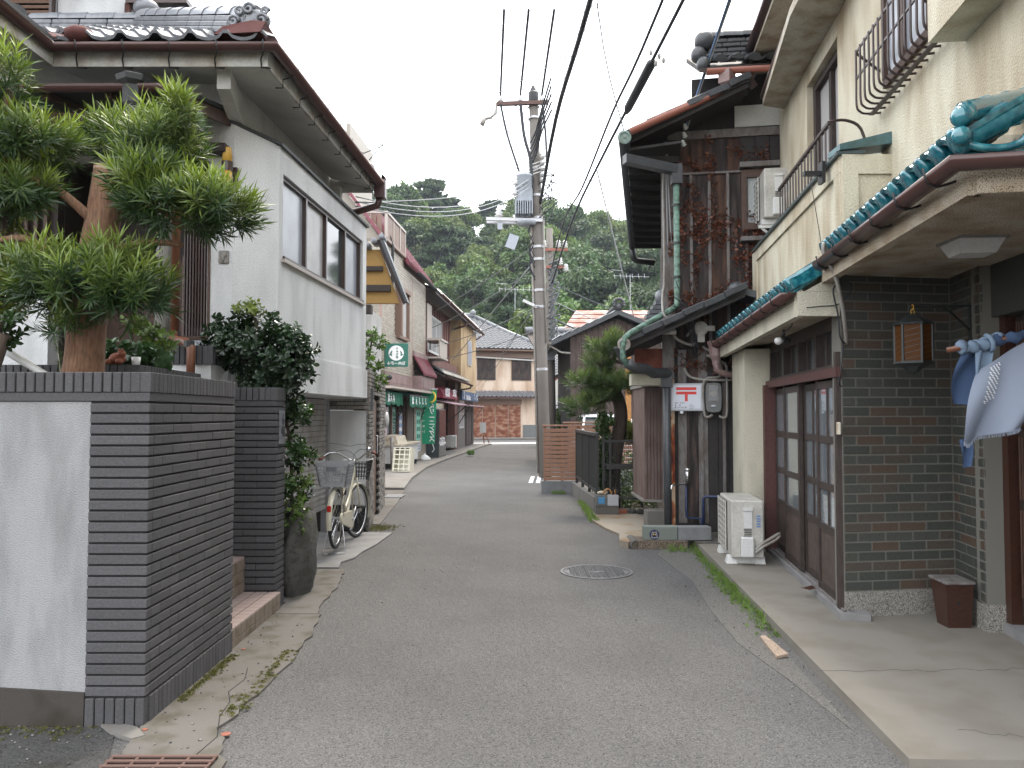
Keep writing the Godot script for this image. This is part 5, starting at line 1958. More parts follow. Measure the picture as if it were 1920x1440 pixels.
# ---------------------------------------------------------------- far houses
func far_houses():
	rng.seed=51
	var a:=Vector2(-2.6,48.95)
	var b:=Vector2(1.62,50.1)
	var t:=(b - a).normalized()
	var F:=func(s,o,y):
		var p: Vector2=a+t*s+Vector2(t.y,-t.x)*o
		return V(p.x,y,p.y)
	var fb:=func(st,s0,s1,y0,y1,o0,o1): sb(st,a+t*s0,a+t*s1,y0,y1,o0,o1)
	var h:=thing("shuttered_house","pinkish two storey house with rusty shutters closing the end of the street","house",V(-0.5,0,52))
	var st:=ST()
	fb.call(st,-0.6,4.37,0.0,5.5,-5.5,0.0)
	part(h,"wall",st,M.pink_wall)
	st=ST()
	fb.call(st,-0.6,4.40,5.0,5.5,0.0,0.05)
	fb.call(st,-0.6,3.3,2.1,2.42,0.0,0.06)
	part(h,"timber_band",st,M.rail_brown)
	st=ST(true)
	tube(st,[F.call(-0.6,0.2,5.05),F.call(4.4,0.2,4.85)],0.05,5)
	part(h,"downpipe",st,M.white_plastic)
	st=ST()
	fb.call(st,3.4,4.38,0.0,0.85,0.0,0.03)
	part(h,"plinth",st,M.meter_grey)
	for k in 4:
		st=ST()
		fb.call(st,0.02+0.82*k,0.78+0.82*k,0.08,2.1,0.0,0.05)
		var sh:=part(h,"shutter",st,M.rust_door)
		for j in 9:
			st=ST()
			fb.call(st,0.05+0.82*k,0.75+0.82*k,0.16+0.215*j,0.18+0.215*j,0.05,0.062)
			part(sh,"shutter_rib",st,M.rust_door)
	for e in [[0.55,1.55],[2.75,3.85]]:
		st=ST()
		fb.call(st,e[0] - 0.08,e[1]+0.08,3.62,4.98,0.0,0.06)
		var w:=part(h,"window",st,M.dark_wood)
		for k in 7:
			st=ST()
			var s: float=e[0]+(e[1] - e[0])*k/7.0
			fb.call(st,s,s+(e[1] - e[0])/7.0 - 0.02,3.68,4.92,0.06,0.08)
			part(w,"shutter_board",st,M.old_board)
	st=ST()
	prism(st,[F.call(-0.6,0.0,2.95),F.call(-0.6,0.75,2.55),F.call(4.4,0.75,2.55),F.call(4.4,0.0,2.95)],Vector3(0,-0.08,0))
	part(h,"pent_roof",st,M.brown_gutter)
	var al:=V(t.x,0,t.y)
	roof_tiles(h,"pent_tiles",F.call(-0.6,0.77,2.58),al,F.call(0,-0.75,0.4) - F.call(0,0,0),5.0,0.85,M.grey_tile,0.27,0.25)
	st=ST()
	var e0: Vector3=F.call(-1.2,0.7,5.5)
	var e1: Vector3=F.call(4.85,0.7,5.5)
	var r1: Vector3=F.call(1.0,-3.6,7.9)
	var r0: Vector3=F.call(-5.0,-3.6,7.9)
	var e2: Vector3=F.call(4.85,-6.5,5.5)
	prism(st,[e0,e1,r1,r0],Vector3(0,-0.08,0))
	prism(st,[e1,e2,r1],Vector3(0,-0.08,0))
	part(h,"roof_bed",st,M.dark_wood)
	roof_tri(h,"roof_tiles",e0+Vector3(0,0.04,0),al,F.call(0,-4.3,2.4) - F.call(0,0,0),6.05,4.9,-1.0,0.78,M.far_tile,0.29,0.27)
	st=ST(true)
	tube(st,[r0+Vector3(0,0.1,0),r1+Vector3(0,0.12,0)],0.17,8)
	tube(st,[r1+Vector3(0,0.12,0),r1.lerp(e1,0.5)+Vector3(0,0.02,0),e1+Vector3(0,0.1,0)],0.13,8)
	ball(st,r1+Vector3(0,0.3,0),Vector3(0.2,0.22,0.2),8,6)
	part(h,"ridge",st,M.grey_tile)
	st=ST(true)
	gutter(st,[e0+Vector3(0,-0.06,0.06),e1+Vector3(0,-0.06,0.06)],0.07)
	part(h,"gutter",st,M.rail_brown)
	# plain dark brown gabled house on the right
	var g:=thing("dark_gable_house","dark brown boarded house with its tiled gable towards the street","house",V(3.4,0,24))
	var ap:=V(2.92,4.34,22.0)
	var x0:=1.62
	st=ST()
	prism(st,[V(x0,0,22.2),V(4.9,0,22.2),V(4.9,3.42,22.2),V(2.92,4.2,22.2),V(x0,3.66,22.2)],Vector3(0,0,-6))
	part(g,"wall",st,M.black_board)
	for k in 21:
		st=ST()
		var x:=x0+0.157*k
		var yt:=4.15 - absf(x+0.07 - 2.92)*0.41
		bx(st,x+0.004,x+0.15,0.05,yt,22.17,22.198)
		part(g,"board",st,M.brown_board)
	st=ST()
	prism(st,[ap+Vector3(0,0.04,0.15),V(1.10,3.52,21.85),V(1.10,3.40,21.85),ap+Vector3(0,-0.10,0.15)],Vector3(0,0,-6.6))
	prism(st,[ap+Vector3(0.003,0.04,0.15),V(5.2,3.40,21.85),V(5.2,3.28,21.85),ap+Vector3(0.003,-0.10,0.15)],Vector3(0,0,-6.6))
	part(g,"roof_slab",st,M.dark_tile)
	roof_tiles(g,"roof_tiles",V(1.08,3.56,21.85),Vector3(0,0,-1),Vector3(1.82,0.82,0),6.5,2.0,M.grey_tile,0.3,0.27)
	st=ST(true)
	tube(st,[ap+Vector3(0,0.12,0.2),ap+Vector3(0,0.12,-6.5)],0.12,8)
	for k in 9:
		var a2:=-0.4+k*0.5
		ball(st,ap+Vector3(cos(a2)*0.14,0.2+sin(a2)*0.12,0.2),Vector3(0.05,0.05,0.05),6,4)
	part(g,"ridge",st,M.dark_tile)
	st=ST(true)
	gutter(st,[V(1.02,3.46,21.8),V(1.02,3.44,28)],0.06)
	tube(st,[V(1.02,3.40,21.95),V(1.35,3.22,22.1),V(x0,3.2,22.15)],0.03,5)
	part(g,"gutter",st,M.pipe_grey)
	st=ST()
	bx(st,2.68,2.80,0,2.95,18.8,18.92)
	solo("timber_post",st,M.orange_post,"bright orange brown timber post behind the garden pine","post")
	# rusty sheet roof beyond it
	var o:=thing("rusty_roof_house","low house with a rusty red sheet roof beyond the dark gable","house",V(4,0,32))
	st=ST()
	bx(st,2.2,6.6,0,4.72,30.3,35)
	part(o,"wall",st,M.white_plastic)
	st=ST()
	prism(st,[V(1.95,4.74,29.9),V(6.9,4.74,29.9),V(6.5,5.75,32.6),V(2.62,5.75,32.6)],Vector3(0,-0.06,0))
	part(o,"roof",st,M.rust_roof)
	for k in 4:
		st=ST()
		var y:=4.78+0.24*k
		var dd:=29.96+0.64*k
		bx(st,2.0+0.15*k,6.85 - 0.08*k,y,y+0.02,dd,dd+0.05)
		part(o,"sheet_joint",st,M.rust_roof)
	# tiled houses showing between pole and gable
	var k2:=0
	for e in [[1.9,4.6,36.0,3.2,5.6,"grey tiled house just right of the utility pole"],[2.1,5.0,52.0,5.2,7.4,"more distant grey tiled house right of the utility pole"]]:
		var q:=thing("tiled_house",e[5],"house",V(3,0,e[2]+2))
		st=ST()
		bx(st,e[0]+0.3,e[1]+1.0,0,e[3],e[2]+0.5,e[2]+6)
		part(q,"wall",st,M.house_cream if k2==0 else M.red_clay)
		st=ST()
		prism(st,[V(e[0] - 0.1,e[3],e[2]),V(e[1]+1.5,e[3],e[2]),V(e[1]+1.5,e[4],e[2]+4),V(e[0] - 1.2,e[4],e[2]+4)],Vector3(0,-0.08,0))
		part(q,"roof_bed",st,M.dark_wood)
		roof_tri(q,"roof_tiles",V(e[0] - 0.1,e[3]+0.04,e[2]),Vector3.RIGHT,Vector3(0,e[4] - e[3],-4),e[1] - e[0]+1.6,4.6,-0.2,0,M.far_tile,0.29,0.27)
		st=ST(true)
		tube(st,[V(e[0] - 1.2,e[4]+0.1,e[2]+4),V(e[1]+1.5,e[4]+0.1,e[2]+4)],0.15,7)
		part(q,"ridge",st,M.grey_tile)
		k2 += 1
	var s2:=thing("tiled_gate_roof","small tiled roof over a garden wall below the distant houses","roof",V(2.0,0,29))
	st=ST()
	bx(st,1.62,2.9,0,1.55,29.0,29.2)
	part(s2,"wall",st,M.meter_grey)
	st=ST()
	prism(st,[V(1.42,1.62,28.5),V(3.0,1.62,28.5),V(3.0,2.25,29.6),V(1.9,2.25,29.6)],Vector3(0,-0.06,0))
	part(s2,"roof_bed",st,M.dark_wood)
	roof_tri(s2,"roof_tiles",V(1.42,1.66,28.5),Vector3.RIGHT,Vector3(0,0.63,-1.1),1.58,1.27,0.4,0,M.grey_tile,0.24,0.25)
	# hedge under it
	var hg:=leaf_clump("clump_hedge",30,0.09,0.22)
	var xs:=[]
	var cs:=[]
	for i in 300:
		xs.append(Transform3D(Basis(Vector3.UP,rng.randf()*TAU),V(rng.randf_range(1.55,2.3),rng.randf_range(0.1,1.5),rng.randf_range(26.6,27.3))))
		var gk:=rng.randf_range(0.6,1.3)
		cs.append(Color(0.06*gk,0.10*gk,0.025*gk))
	var hd:=multi(self,"hedge",hg,xs,cs,M.leaf_far,true)
	tag(hd,"clipped green hedge between the pole and the dark gable house","hedge")
# ---------------------------------------------------------------- utility poles and cables
func hairy(st: SurfaceTool,p: Array,r:=0.028,hair:=0.055):
	tube(st,p,r,5)
	for i in p.size() - 1:
		var a: Vector3=p[i]
		var b: Vector3=p[i+1]
		var n:=int(a.distance_to(b)/0.022)
		var t:=(b - a).normalized()
		var f:=frame_of(t)
		for k in n:
			var c:=a.lerp(b,float(k)/n)
			var g:=rng.randf()*TAU
			var o:=f.x*cos(g)+f.y*sin(g)
			var s:=t*0.007
			tri(st,c - s,c+s,c+o*(r+hair*rng.randf_range(0.4,1.0))+t*rng.randf_range(-0.02,0.02))

func insulator(st: SurfaceTool,at: Vector3,axis: Vector3,s:=1.0):
	lathe(st,at,axis,[Vector2(0.02*s,0),Vector2(0.03*s,0.02*s),Vector2(0.07*s,0.03*s),Vector2(0.035*s,0.06*s),Vector2(0.065*s,0.075*s),Vector2(0.03*s,0.11*s),Vector2(0.05*s,0.125*s),Vector2(0.02*s,0.16*s),Vector2(0,0.16*s)],9)

const PD:=19.15

func pp(y: float,dx:=0.0,dd:=0.0) -> Vector3:
	return V(0.79 - 0.0295*y+dx,y,PD+dd)

func poles():
	rng.seed=61
	var p:=thing("utility_pole","tall concrete utility pole carrying a grey transformer and hairy black bird guards","utility pole",V(0.79,0,PD))
	var st:=ST(true)
	tube(st,[pp(-0.3),pp(3),pp(6),pp(9.1)],[0.155,0.142,0.13,0.115],14)
	part(p,"pole_shaft",st,M.pole_concrete)
	st=ST()
	lathe(st,pp(9.08),Vector3(-0.03,1,0),[Vector2(0.13,0),Vector2(0.13,0.22),Vector2(0.10,0.25),Vector2(0,0.45)],10)
	part(p,"pole_cap",st,M.black)
	for y in [2.55,4.05,4.45,5.2,5.5,6.2,6.75,7.4,8.65,8.95]:
		st=ST()
		lathe(st,pp(y),Vector3(-0.03,1,0),[Vector2(0.15,0),Vector2(0.158 - y*0.0035,0.001),Vector2(0.158 - y*0.0035,0.06),Vector2(0.13,0.061)],12)
		part(p,"band_clamp",st,M.steel)
	st=ST(true)
	tube(st,[pp(0.1,-0.17,-0.05),pp(4,-0.155,-0.05),pp(7.6,-0.14,-0.05)],0.03,6)
	tube(st,[pp(3.2,0.13,-0.1),pp(6.2,0.15,-0.1)],0.022,6)
	part(p,"cable_duct",st,M.pipe_grey)
	# top crossarm
	st=ST()
	lb(st,pp(9.0,-0.27,-0.13),Vector3(1.25,0.09,0.09),Basis(Vector3.BACK,0.035))
	var arm:=part(p,"crossarm",st,M.grate_rust)
	st=ST(true)
	tube(st,[pp(8.6,-0.1,-0.1),pp(8.98,-0.5,-0.13)],0.012,4)
	part(arm,"arm_brace",st,M.steel)
	var ix:=[-0.80,-0.32,0.20]
	for k in 3:
		st=ST(true)
		insulator(st,pp(9.03,ix[k],-0.13),Vector3.UP)
		part(arm,"insulator",st,M.ceramic)
	st=ST(true)
	tube(st,[pp(9.0,-0.9,-0.13),pp(8.75,-0.92,-0.15),pp(8.62,-1.05,-0.2),pp(8.56,-1.22,-0.25)],0.035,6)
	tube(st,[pp(8.56,-1.20,-0.25),pp(8.42,-1.26,-0.27)],0.06,7)
	part(arm,"arm_fitting",st,M.pipe_grey)
	# lower arm with transformer
	st=ST()
	lb(st,pp(6.16,-0.55,-0.16),Vector3(1.35,0.075,0.075),Basis(Vector3.BACK,-0.03))
	lb(st,pp(6.16,-0.55,0.16),Vector3(1.35,0.075,0.075),Basis(Vector3.BACK,-0.03))
	var arm2:=part(p,"crossarm",st,M.steel)
	st=ST(true)
	insulator(st,pp(6.2,-0.92,-0.16),Vector3.UP,1.6)
	part(arm2,"insulator",st,M.ceramic)
	st=ST(true)
	insulator(st,pp(6.95,-0.50,-0.25),Vector3.UP,1.4)
	part(arm2,"insulator",st,M.ceramic)
	st=ST(true)
	insulator(st,pp(6.70,-0.53,-0.28),Vector3.UP,1.4)
	part(arm2,"insulator",st,M.ceramic)
	var tf:=thing("transformer","grey finned pole transformer left of the concrete pole","transformer",pp(6.2,-0.34))
	st=ST(true)
	lathe(st,pp(6.55,-0.30,-0.18),Vector3.UP,[Vector2(0.0,0),Vector2(0.19,0.0),Vector2(0.20,0.03),Vector2(0.20,0.62),Vector2(0.215,0.63),Vector2(0.215,0.67),Vector2(0.15,0.70),Vector2(0,0.71)],16)
	part(tf,"tank",st,M.trans_grey)
	st=ST()
	bx(st,pp(0).x - 0.72,pp(0).x - 0.32,6.24,6.62,PD - 0.1,PD+0.2)
	part(tf,"radiator",st,M.trans_grey)
	for k in 8:
		st=ST()
		var x:=pp(6.4).x - 0.52+0.055*k
		bx(st,x,x+0.025,6.26,6.60,PD - 0.36,PD - 0.1)
		part(tf,"cooling_fin",st,M.trans_grey)
	st=ST(true)
	lathe(st,pp(6.02,-0.26,-0.1),Vector3.UP,[Vector2(0,0),Vector2(0.2,0.02),Vector2(0.26,0.10),Vector2(0,0.11)],14)
	part(tf,"tank_base",st,M.trans_grey)
	st=ST(true)
	tube(st,smooth_path([pp(7.15,-0.25,-0.3),pp(6.95,-0.28,-0.42),pp(6.85,-0.42,-0.42),pp(7.0,-0.5,-0.3)]),0.01,4)
	tube(st,smooth_path([pp(7.1,-0.5,-0.3),pp(6.9,-0.75,-0.3),pp(6.6,-0.8,-0.25),pp(6.5,-0.92,-0.2)]),0.007,4)
	tube(st,smooth_path([pp(6.5,-0.9,-0.2),pp(6.45,-0.6,-0.3),pp(6.75,-0.5,-0.3)]),0.007,4)
	part(tf,"lead_wire",st,M.wire_grey)
	# small tags hanging from the lower arm
	st=ST()
	lb(st,pp(5.62,-0.62,-0.2),Vector3(0.24,0.34,0.02),Basis(Vector3.BACK,-0.35))
	lb(st,pp(6.0,-0.9,-0.16),Vector3(0.12,0.16,0.05))
	solo("pole_tag_plate",st,M.trans_grey,"pale grey plates hanging under the transformer arm","plate")
	# tangle at the low-voltage rack
	st=ST()
	bx(st,pp(7.5).x+0.10,pp(7.5).x+0.20,7.05,7.75,PD - 0.2,PD - 0.1)
	part(p,"wire_rack",st,M.pipe_grey)
	for k in 5:
		st=ST(true)
		insulator(st,V(pp(7.2).x+0.15,7.1+0.14*k,PD - 0.2),Vector3(0.2,0,1),0.9)
		part(p,"insulator",st,M.ceramic)
	st=ST(true)
	for k in 14:
		var y:=6.6+rng.randf()*1.1
		tube(st,smooth_path([pp(y,0.15,-0.2),pp(y - rng.randf()*0.3,0.3+rng.randf()*0.25,-0.2),pp(y - 0.3 - rng.randf()*0.3,0.12+rng.randf()*0.2,-0.2),pp(y - 0.5,0.05,-0.17)]),rng.randf_range(0.006,0.014),4)
	for k in 8:
		var y:=5.1+rng.randf()*1.0
		tube(st,smooth_path([pp(y,-0.12,-0.18),pp(y - 0.2,-0.22,-0.2),pp(y - 0.5,-0.1,-0.2)]),0.012,4)
	part(p,"jumper_wire",st,M.cable_black)
	st=ST(true)
	for k in 4: tube(st,[pp(7.55 - 0.08*k,0.12,-0.22),pp(7.4 - 0.08*k,-0.3,-0.25)],0.012,4)
	part(p,"white_lead",st,M.white_plastic)
	# hairy guards: drops along the pole and the fan on its right
	st=ST()
	hairy(st,smooth_path([pp(8.95,-0.80,-0.2),pp(8.2,-0.66,-0.2),pp(7.3,-0.40,-0.22)]))
	hairy(st,smooth_path([pp(8.95,-0.32,-0.2),pp(8.2,-0.26,-0.2),pp(7.6,-0.13,-0.24),pp(6.9,-0.10,-0.24)]),0.04)
	hairy(st,smooth_path([pp(8.95,0.20,-0.2),pp(8.2,0.26,-0.2),pp(7.4,0.26,-0.2)]))
	for k in 5:
		hairy(st,smooth_path([pp(8.0 - 0.14*k,-0.12,-0.2),pp(8.25 - 0.13*k,0.02,-0.26),pp(8.55 - 0.12*k,0.14,-0.8),pp(8.72 - 0.17*k,0.30,-2.2)]),0.02,0.05)
	part(p,"bird_guard",st,M.cable_black)
	# street light on the pole
	var sl:=thing("street_light","slim white tube street light low on the utility pole","street light",pp(4.1,-0.2))
	st=ST()
	lb(st,pp(4.14,-0.27,-0.25),Vector3(0.30,0.06,0.09),Basis(Vector3.BACK,-0.45))
	part(sl,"lamp_housing",st,M.white_plastic)
	st=ST()
	tube(st,[pp(4.08,-0.13,-0.25),pp(4.1,0,-0.1)],0.02,5)
	part(sl,"lamp_arm",st,M.steel)
	# second pole
	var q:=thing("utility_pole","second shorter utility pole with white insulators just behind the first","utility pole",V(1.22,0,25))
	st=ST(true)
	tube(st,[V(1.25,-0.3,25),V(1.18,7.35,25)],[0.15,0.10],12)
	part(q,"pole_shaft",st,M.pole_concrete)
	st=ST()
	lb(st,V(1.2,6.65,24.85),Vector3(1.1,0.08,0.08))
	lb(st,V(1.25,6.1,24.85),Vector3(0.9,0.08,0.08))
	var qa:=part(q,"crossarm",st,M.gutter_orange)
	st=ST(true)
	tube(st,[V(0.7,6.6,24.85),V(1.2,5.9,24.85)],0.02,4)
	part(qa,"arm_brace",st,M.steel)
	for e in [[0.78,6.7],[1.0,6.7],[1.45,6.7],[1.65,6.7],[0.9,6.15],[1.5,6.15],[1.68,5.95]]:
		st=ST(true)
		insulator(st,V(e[0],e[1],24.82),Vector3(0,1,0.2),1.5)
		part(qa,"insulator",st,M.ceramic)
	st=ST()
	lb(st,V(1.20,3.42,24.8),Vector3(0.26,0.46,0.2))
	part(q,"meter_cabinet",st,M.trans_grey)
	st=ST(true)
	for k in 16:
		var y:=3.8+k*0.17
		tube(st,smooth_path([V(1.15,y,24.8),V(1.3+rng.randf()*0.2,y+0.1,24.75),V(1.25,y - 0.3,24.78),V(1.08+rng.randf()*0.1,y - 0.5,24.8)]),rng.randf_range(0.012,0.035),4)
	part(q,"jumper_wire",st,M.wire_grey)
	# stubby third pole by the tiled roof
	var r:=thing("utility_pole","short distant concrete post rising in front of the grey tiled roofs","utility pole",V(-3.6,0,46))
	st=ST(true)
	tube(st,[V(-3.62,0,46),V(-3.62,8.1,46)],[0.17,0.15],8)
	part(r,"pole_shaft",st,M.pole_concrete)

func cable(label: String,pts: Array,r: float,m: Material,s:=0.0,cat:="cable",n:="overhead_cable"):
	var st:=ST(true)
	var path:=pts
	if pts.size()==2: path=sag(pts[0],pts[1],s)
	else: path=smooth_path(pts,5)
	tube(st,path,r,5)
	return solo(n,st,m,label,cat,"overhead cables above the street")

func cables():
	rng.seed=62
	# three high-voltage lines with hairy sleeves towards the viewer
	var ix:=[-0.80,-0.32,0.20]
	var nm:=["left","middle","right"]
	for k in 3:
		var a:=pp(9.2,ix[k],-0.13)
		var dir:=Vector3([0.032,0.03,0.022][k],0.008,1.0)
		cable("%s one of the three power lines above the crossarm, sleeved in bristles" % ["leftmost","middle","rightmost"][k],[a,a+dir*30],0.009,M.cable_black,0.0)
		var st:=ST()
		hairy(st,[a,a+dir*4.0])
		part(get_child(get_child_count() - 1),"bristle_sleeve",st,M.cable_black)
		cable("%s far power line running on beyond the pole" % ["left","middle","right"][k],[a,a+Vector3(-6.0+k,-0.6,-33)],0.008,M.wire_grey,0.5)
	for k in 4:
		var b:=pp(8.72 - 0.17*k,0.30,-2.2)
		cable(["highest","second highest","third highest","lowest"][k]+" of the four thin low voltage lines leaving the bristle fan",[b,b+Vector3(0.13,-0.06,1)*20],0.006,M.wire_grey,0.0)
	cable("thick black bundled cable rising steeply from the pole's middle",[pp(6.55,0.08,-0.2),V(0.78,6.75,14),V(0.96,6.6,9.75),V(1.25,6.7,3.0),V(1.5,7.2,-6)],0.038,M.cable_black)
	cable("black telephone cable with a clamp, upper of the pair over the right houses",[V(1.25,6.1,24.8),V(1.36,6.55,20.5),V(1.5,6.35,17),V(1.66,6.48,13),V(1.85,6.6,9.85),V(2.3,7.3,0)],0.021,M.cable_black)
	cable("black telephone cable with a long joint box, lower of the pair over the right houses",[V(1.25,5.6,24.8),V(1.45,6.15,19),V(1.70,6.35,15),V(2.1,6.6,9.85),V(2.9,7.3,0)],0.026,M.cable_black)
	var st:=ST(true)
	tube(st,[V(1.87,6.42,12.9),V(1.878,6.45,12.75),V(2.0,6.53,11.3),V(2.01,6.53,11.2)],[0.03,0.07,0.07,0.03],9)
	solo("cable_joint_box",st,M.cable_black,"black sausage shaped joint box hung on the lower telephone cable","joint box","")
	st=ST(true)
	for e in [[1.96,6.6,11.1],[2.06,6.5,11.0],[2.02,6.42,11.05],[2.1,6.4,10.9]]: ball(st,V(e[0],e[1],e[2]),Vector3(0.025,0.05,0.025),6,4)
	solo("cable_clamp",st,M.pipe_grey,"cluster of small clamps at the upper end of the joint box","clamp","")
	# thin wires
	cable("thin wire from the white house eave to the thick bundled cable",[V(-1.9,4.75,9.9),V(0.86,6.72,11.4)],0.007,M.wire_grey,0.06)
	cable("twisted thin wire rising from the white house roof to the upper left",[V(-1.75,4.62,9.7),V(-0.35,9.0,14.0)],0.007,M.wire_grey,0.1)
	cable("dark service wire from the transformer rack down to the white house",[pp(7.1,-0.1,-0.1),V(-2.0,4.2,10.1)],0.011,M.wire_grey,0.12)
	for k in 3:
		cable(["uppermost","middle","lowest"][k]+" of three pale wires from the white house eave towards the pole",[V(-1.95,4.22 - 0.06*k,9.9),pp(7.2 - 0.10*k,-0.1,-0.15)],0.008,M.wire_pale,0.38)
	cable("pale thick service drop from the pole to the tiled row roof",[pp(5.15,-0.12,-0.1),V(-1.2,4.15,26),V(-2.3,3.6,31)],0.015,M.wire_pale)
	cable("dark stay wire running down left from the tag plates",[pp(5.9,-0.6,-0.1),V(-1.6,4.3,24),V(-2.6,4.9,33)],0.010,M.wire_grey)
	cable("green wire bundle sloping down left from the street light",[pp(4.2,-0.1,-0.1),V(-1.6,2.9,41)],0.010,M.verdigris,0.15)
	cable("white wire beneath the green bundle",[pp(4.1,-0.1,-0.1),V(-2.2,2.6,42)],0.009,M.wire_pale,0.1)
	for k in 4:
		cable(["first","second","third","fourth"][k]+" highest of the long cables crossing the wooded hill left of the pole",[pp(5.6 - 0.55*k - (0.4 if k>1 else 0.0),0,-0.1),V(-6.0,5.2 - 0.35*k,36+k)],0.012,M.wire_grey,0.35)
		cable(["first","second","third","fourth"][k]+" highest of the long cables crossing the wooded hill right of the poles",[V(1.25,5.6 - 0.55*k,24.8),V(8.0,4.4 - 0.2*k,29+3*k)],0.014 if k != 2 else 0.03,M.wire_pale if k==1 else M.wire_grey,0.35)
	for k in 3:
		cable(["top","middle","bottom"][k]+" of three thin lines from the wire rack to the right",[pp(7.45 - 0.14*k,0.2,-0.15),V(9.0,6.6 - 0.7*k,22)],0.008,M.wire_pale,0.2)
	cable("white service drop slanting down to the dark gable house",[V(1.66,6.3,15.5),V(3.3,4.1,21.5)],0.015,M.wire_pale,0.05)
	cable("thin wire dropping from high above to the old house gutter",[V(0.4,8.2,6.0),V(0.95,6.0,8.7),V(1.36,4.9,9.55)],0.008,M.wire_grey)
	for k in 2:
		cable(["left","right"][k]+" of two white drops from the joint box to the old house wall",[V(2.05+0.05*k,6.45,11.0),V(1.86+0.02*k,4.6,9.6),V(1.93+0.06*k,3.2,9.72),V(2.12+0.1*k,2.6,9.8)],0.009,M.wire_pale)
	for k in 3:
		cable(["blue","grey","white"][k]+" service wire descending to the insulators on the old house corner",[V(2.85+0.05*k,8.4,5.2),V(2.36+0.015*k,5.98,8.69),V(2.07+0.012*k,4.92,9.42)],0.008,[M.wire_blue,M.wire_grey,M.wire_pale][k])
	# television aerials on the hill houses
	for e in [[0.25,11.9,66.0,"thin white television aerial before the wooded hill, left of the pole"],[9.8,13.0,66.0,"thin white television aerial before the wooded hill, right of the poles"]]:
		var a:=thing("television_aerial",e[3],"aerial",V(e[0],e[1] - 6,e[2]))
		st=ST()
		tube(st,[V(e[0],e[1] - 6,e[2]),V(e[0],e[1]+0.1,e[2])],0.03,5)
		part(a,"mast",st,M.wire_pale)
		st=ST()
		tube(st,[V(e[0] - 1.4,e[1],e[2]),V(e[0]+1.6,e[1] - 0.1,e[2])],0.022,5)
		tube(st,[V(e[0] - 0.6,e[1]+0.4,e[2]),V(e[0] - 1.6,e[1]+0.5,e[2])],0.018,5)
		for k in 6: tube(st,[V(e[0] - 1.3+0.5*k,e[1] - 0.25,e[2] - 0.2),V(e[0] - 1.3+0.5*k,e[1]+0.2,e[2]+0.2)],0.014,4)
		part(a,"boom",st,M.wire_pale)
# ---------------------------------------------------------------- small gabled neighbour beyond the white house
func brown_gable_house():
	rng.seed=71
	var h:=thing("ochre_gable","small gabled lean-to with ochre plaster and dark beams beyond the white house","gable",V(-2.6,0,14))
	var st:=ST()
	prism(st,[V(-3.4,3.45,14.0),V(-1.98,3.45,14.0),V(-2.32,4.40,14.0),V(-3.4,4.40,14.0)],Vector3(0,0,-0.1))
	part(h,"gable_wall",st,M.yellow_soffit)
	st=ST()
	bx(st,-3.4,-2.13,3.66,3.77,13.94,13.999)
	bx(st,-3.4,-2.27,4.02,4.10,13.94,13.999)
	part(h,"gable_beam",st,M.dark_wood)
	st=ST()
	prism(st,[V(-1.90,3.42,13.9),V(-1.84,3.47,13.9),V(-2.26,4.56,13.9),V(-2.38,4.56,13.9)],Vector3(0,0,-0.07))
	part(h,"verge_board",st,M.dark_wood)
	st=ST()
	prism(st,[V(-1.82,3.46,13.86),V(-2.27,4.62,13.86),V(-2.33,4.60,13.86),V(-1.86,3.46,13.86)],Vector3(0,0,-0.35))
	part(h,"roof_slab",st,M.dark_tile)
	st=ST(true)
	for k in 4: tube(st,[V(-2.28 - 0.13*k,4.60 - 0.07*k,13.85),V(-2.28 - 0.13*k,4.60 - 0.07*k,14.15)],0.06,7)
	part(h,"roll_tile",st,M.grey_tile_pale)
	st=ST()
	bx(st,-4.5,-2.62,0,3.44,14.05,16)
	part(h,"wall",st,M.frost_pale)
	st=ST()
	bx(st,-2.75,-2.48,3.28,3.43,14.0,14.2)
	bx(st,-2.75,-2.46,2.88,2.94,13.9,14.2)
	part(h,"bracket",st,M.dark_wood)

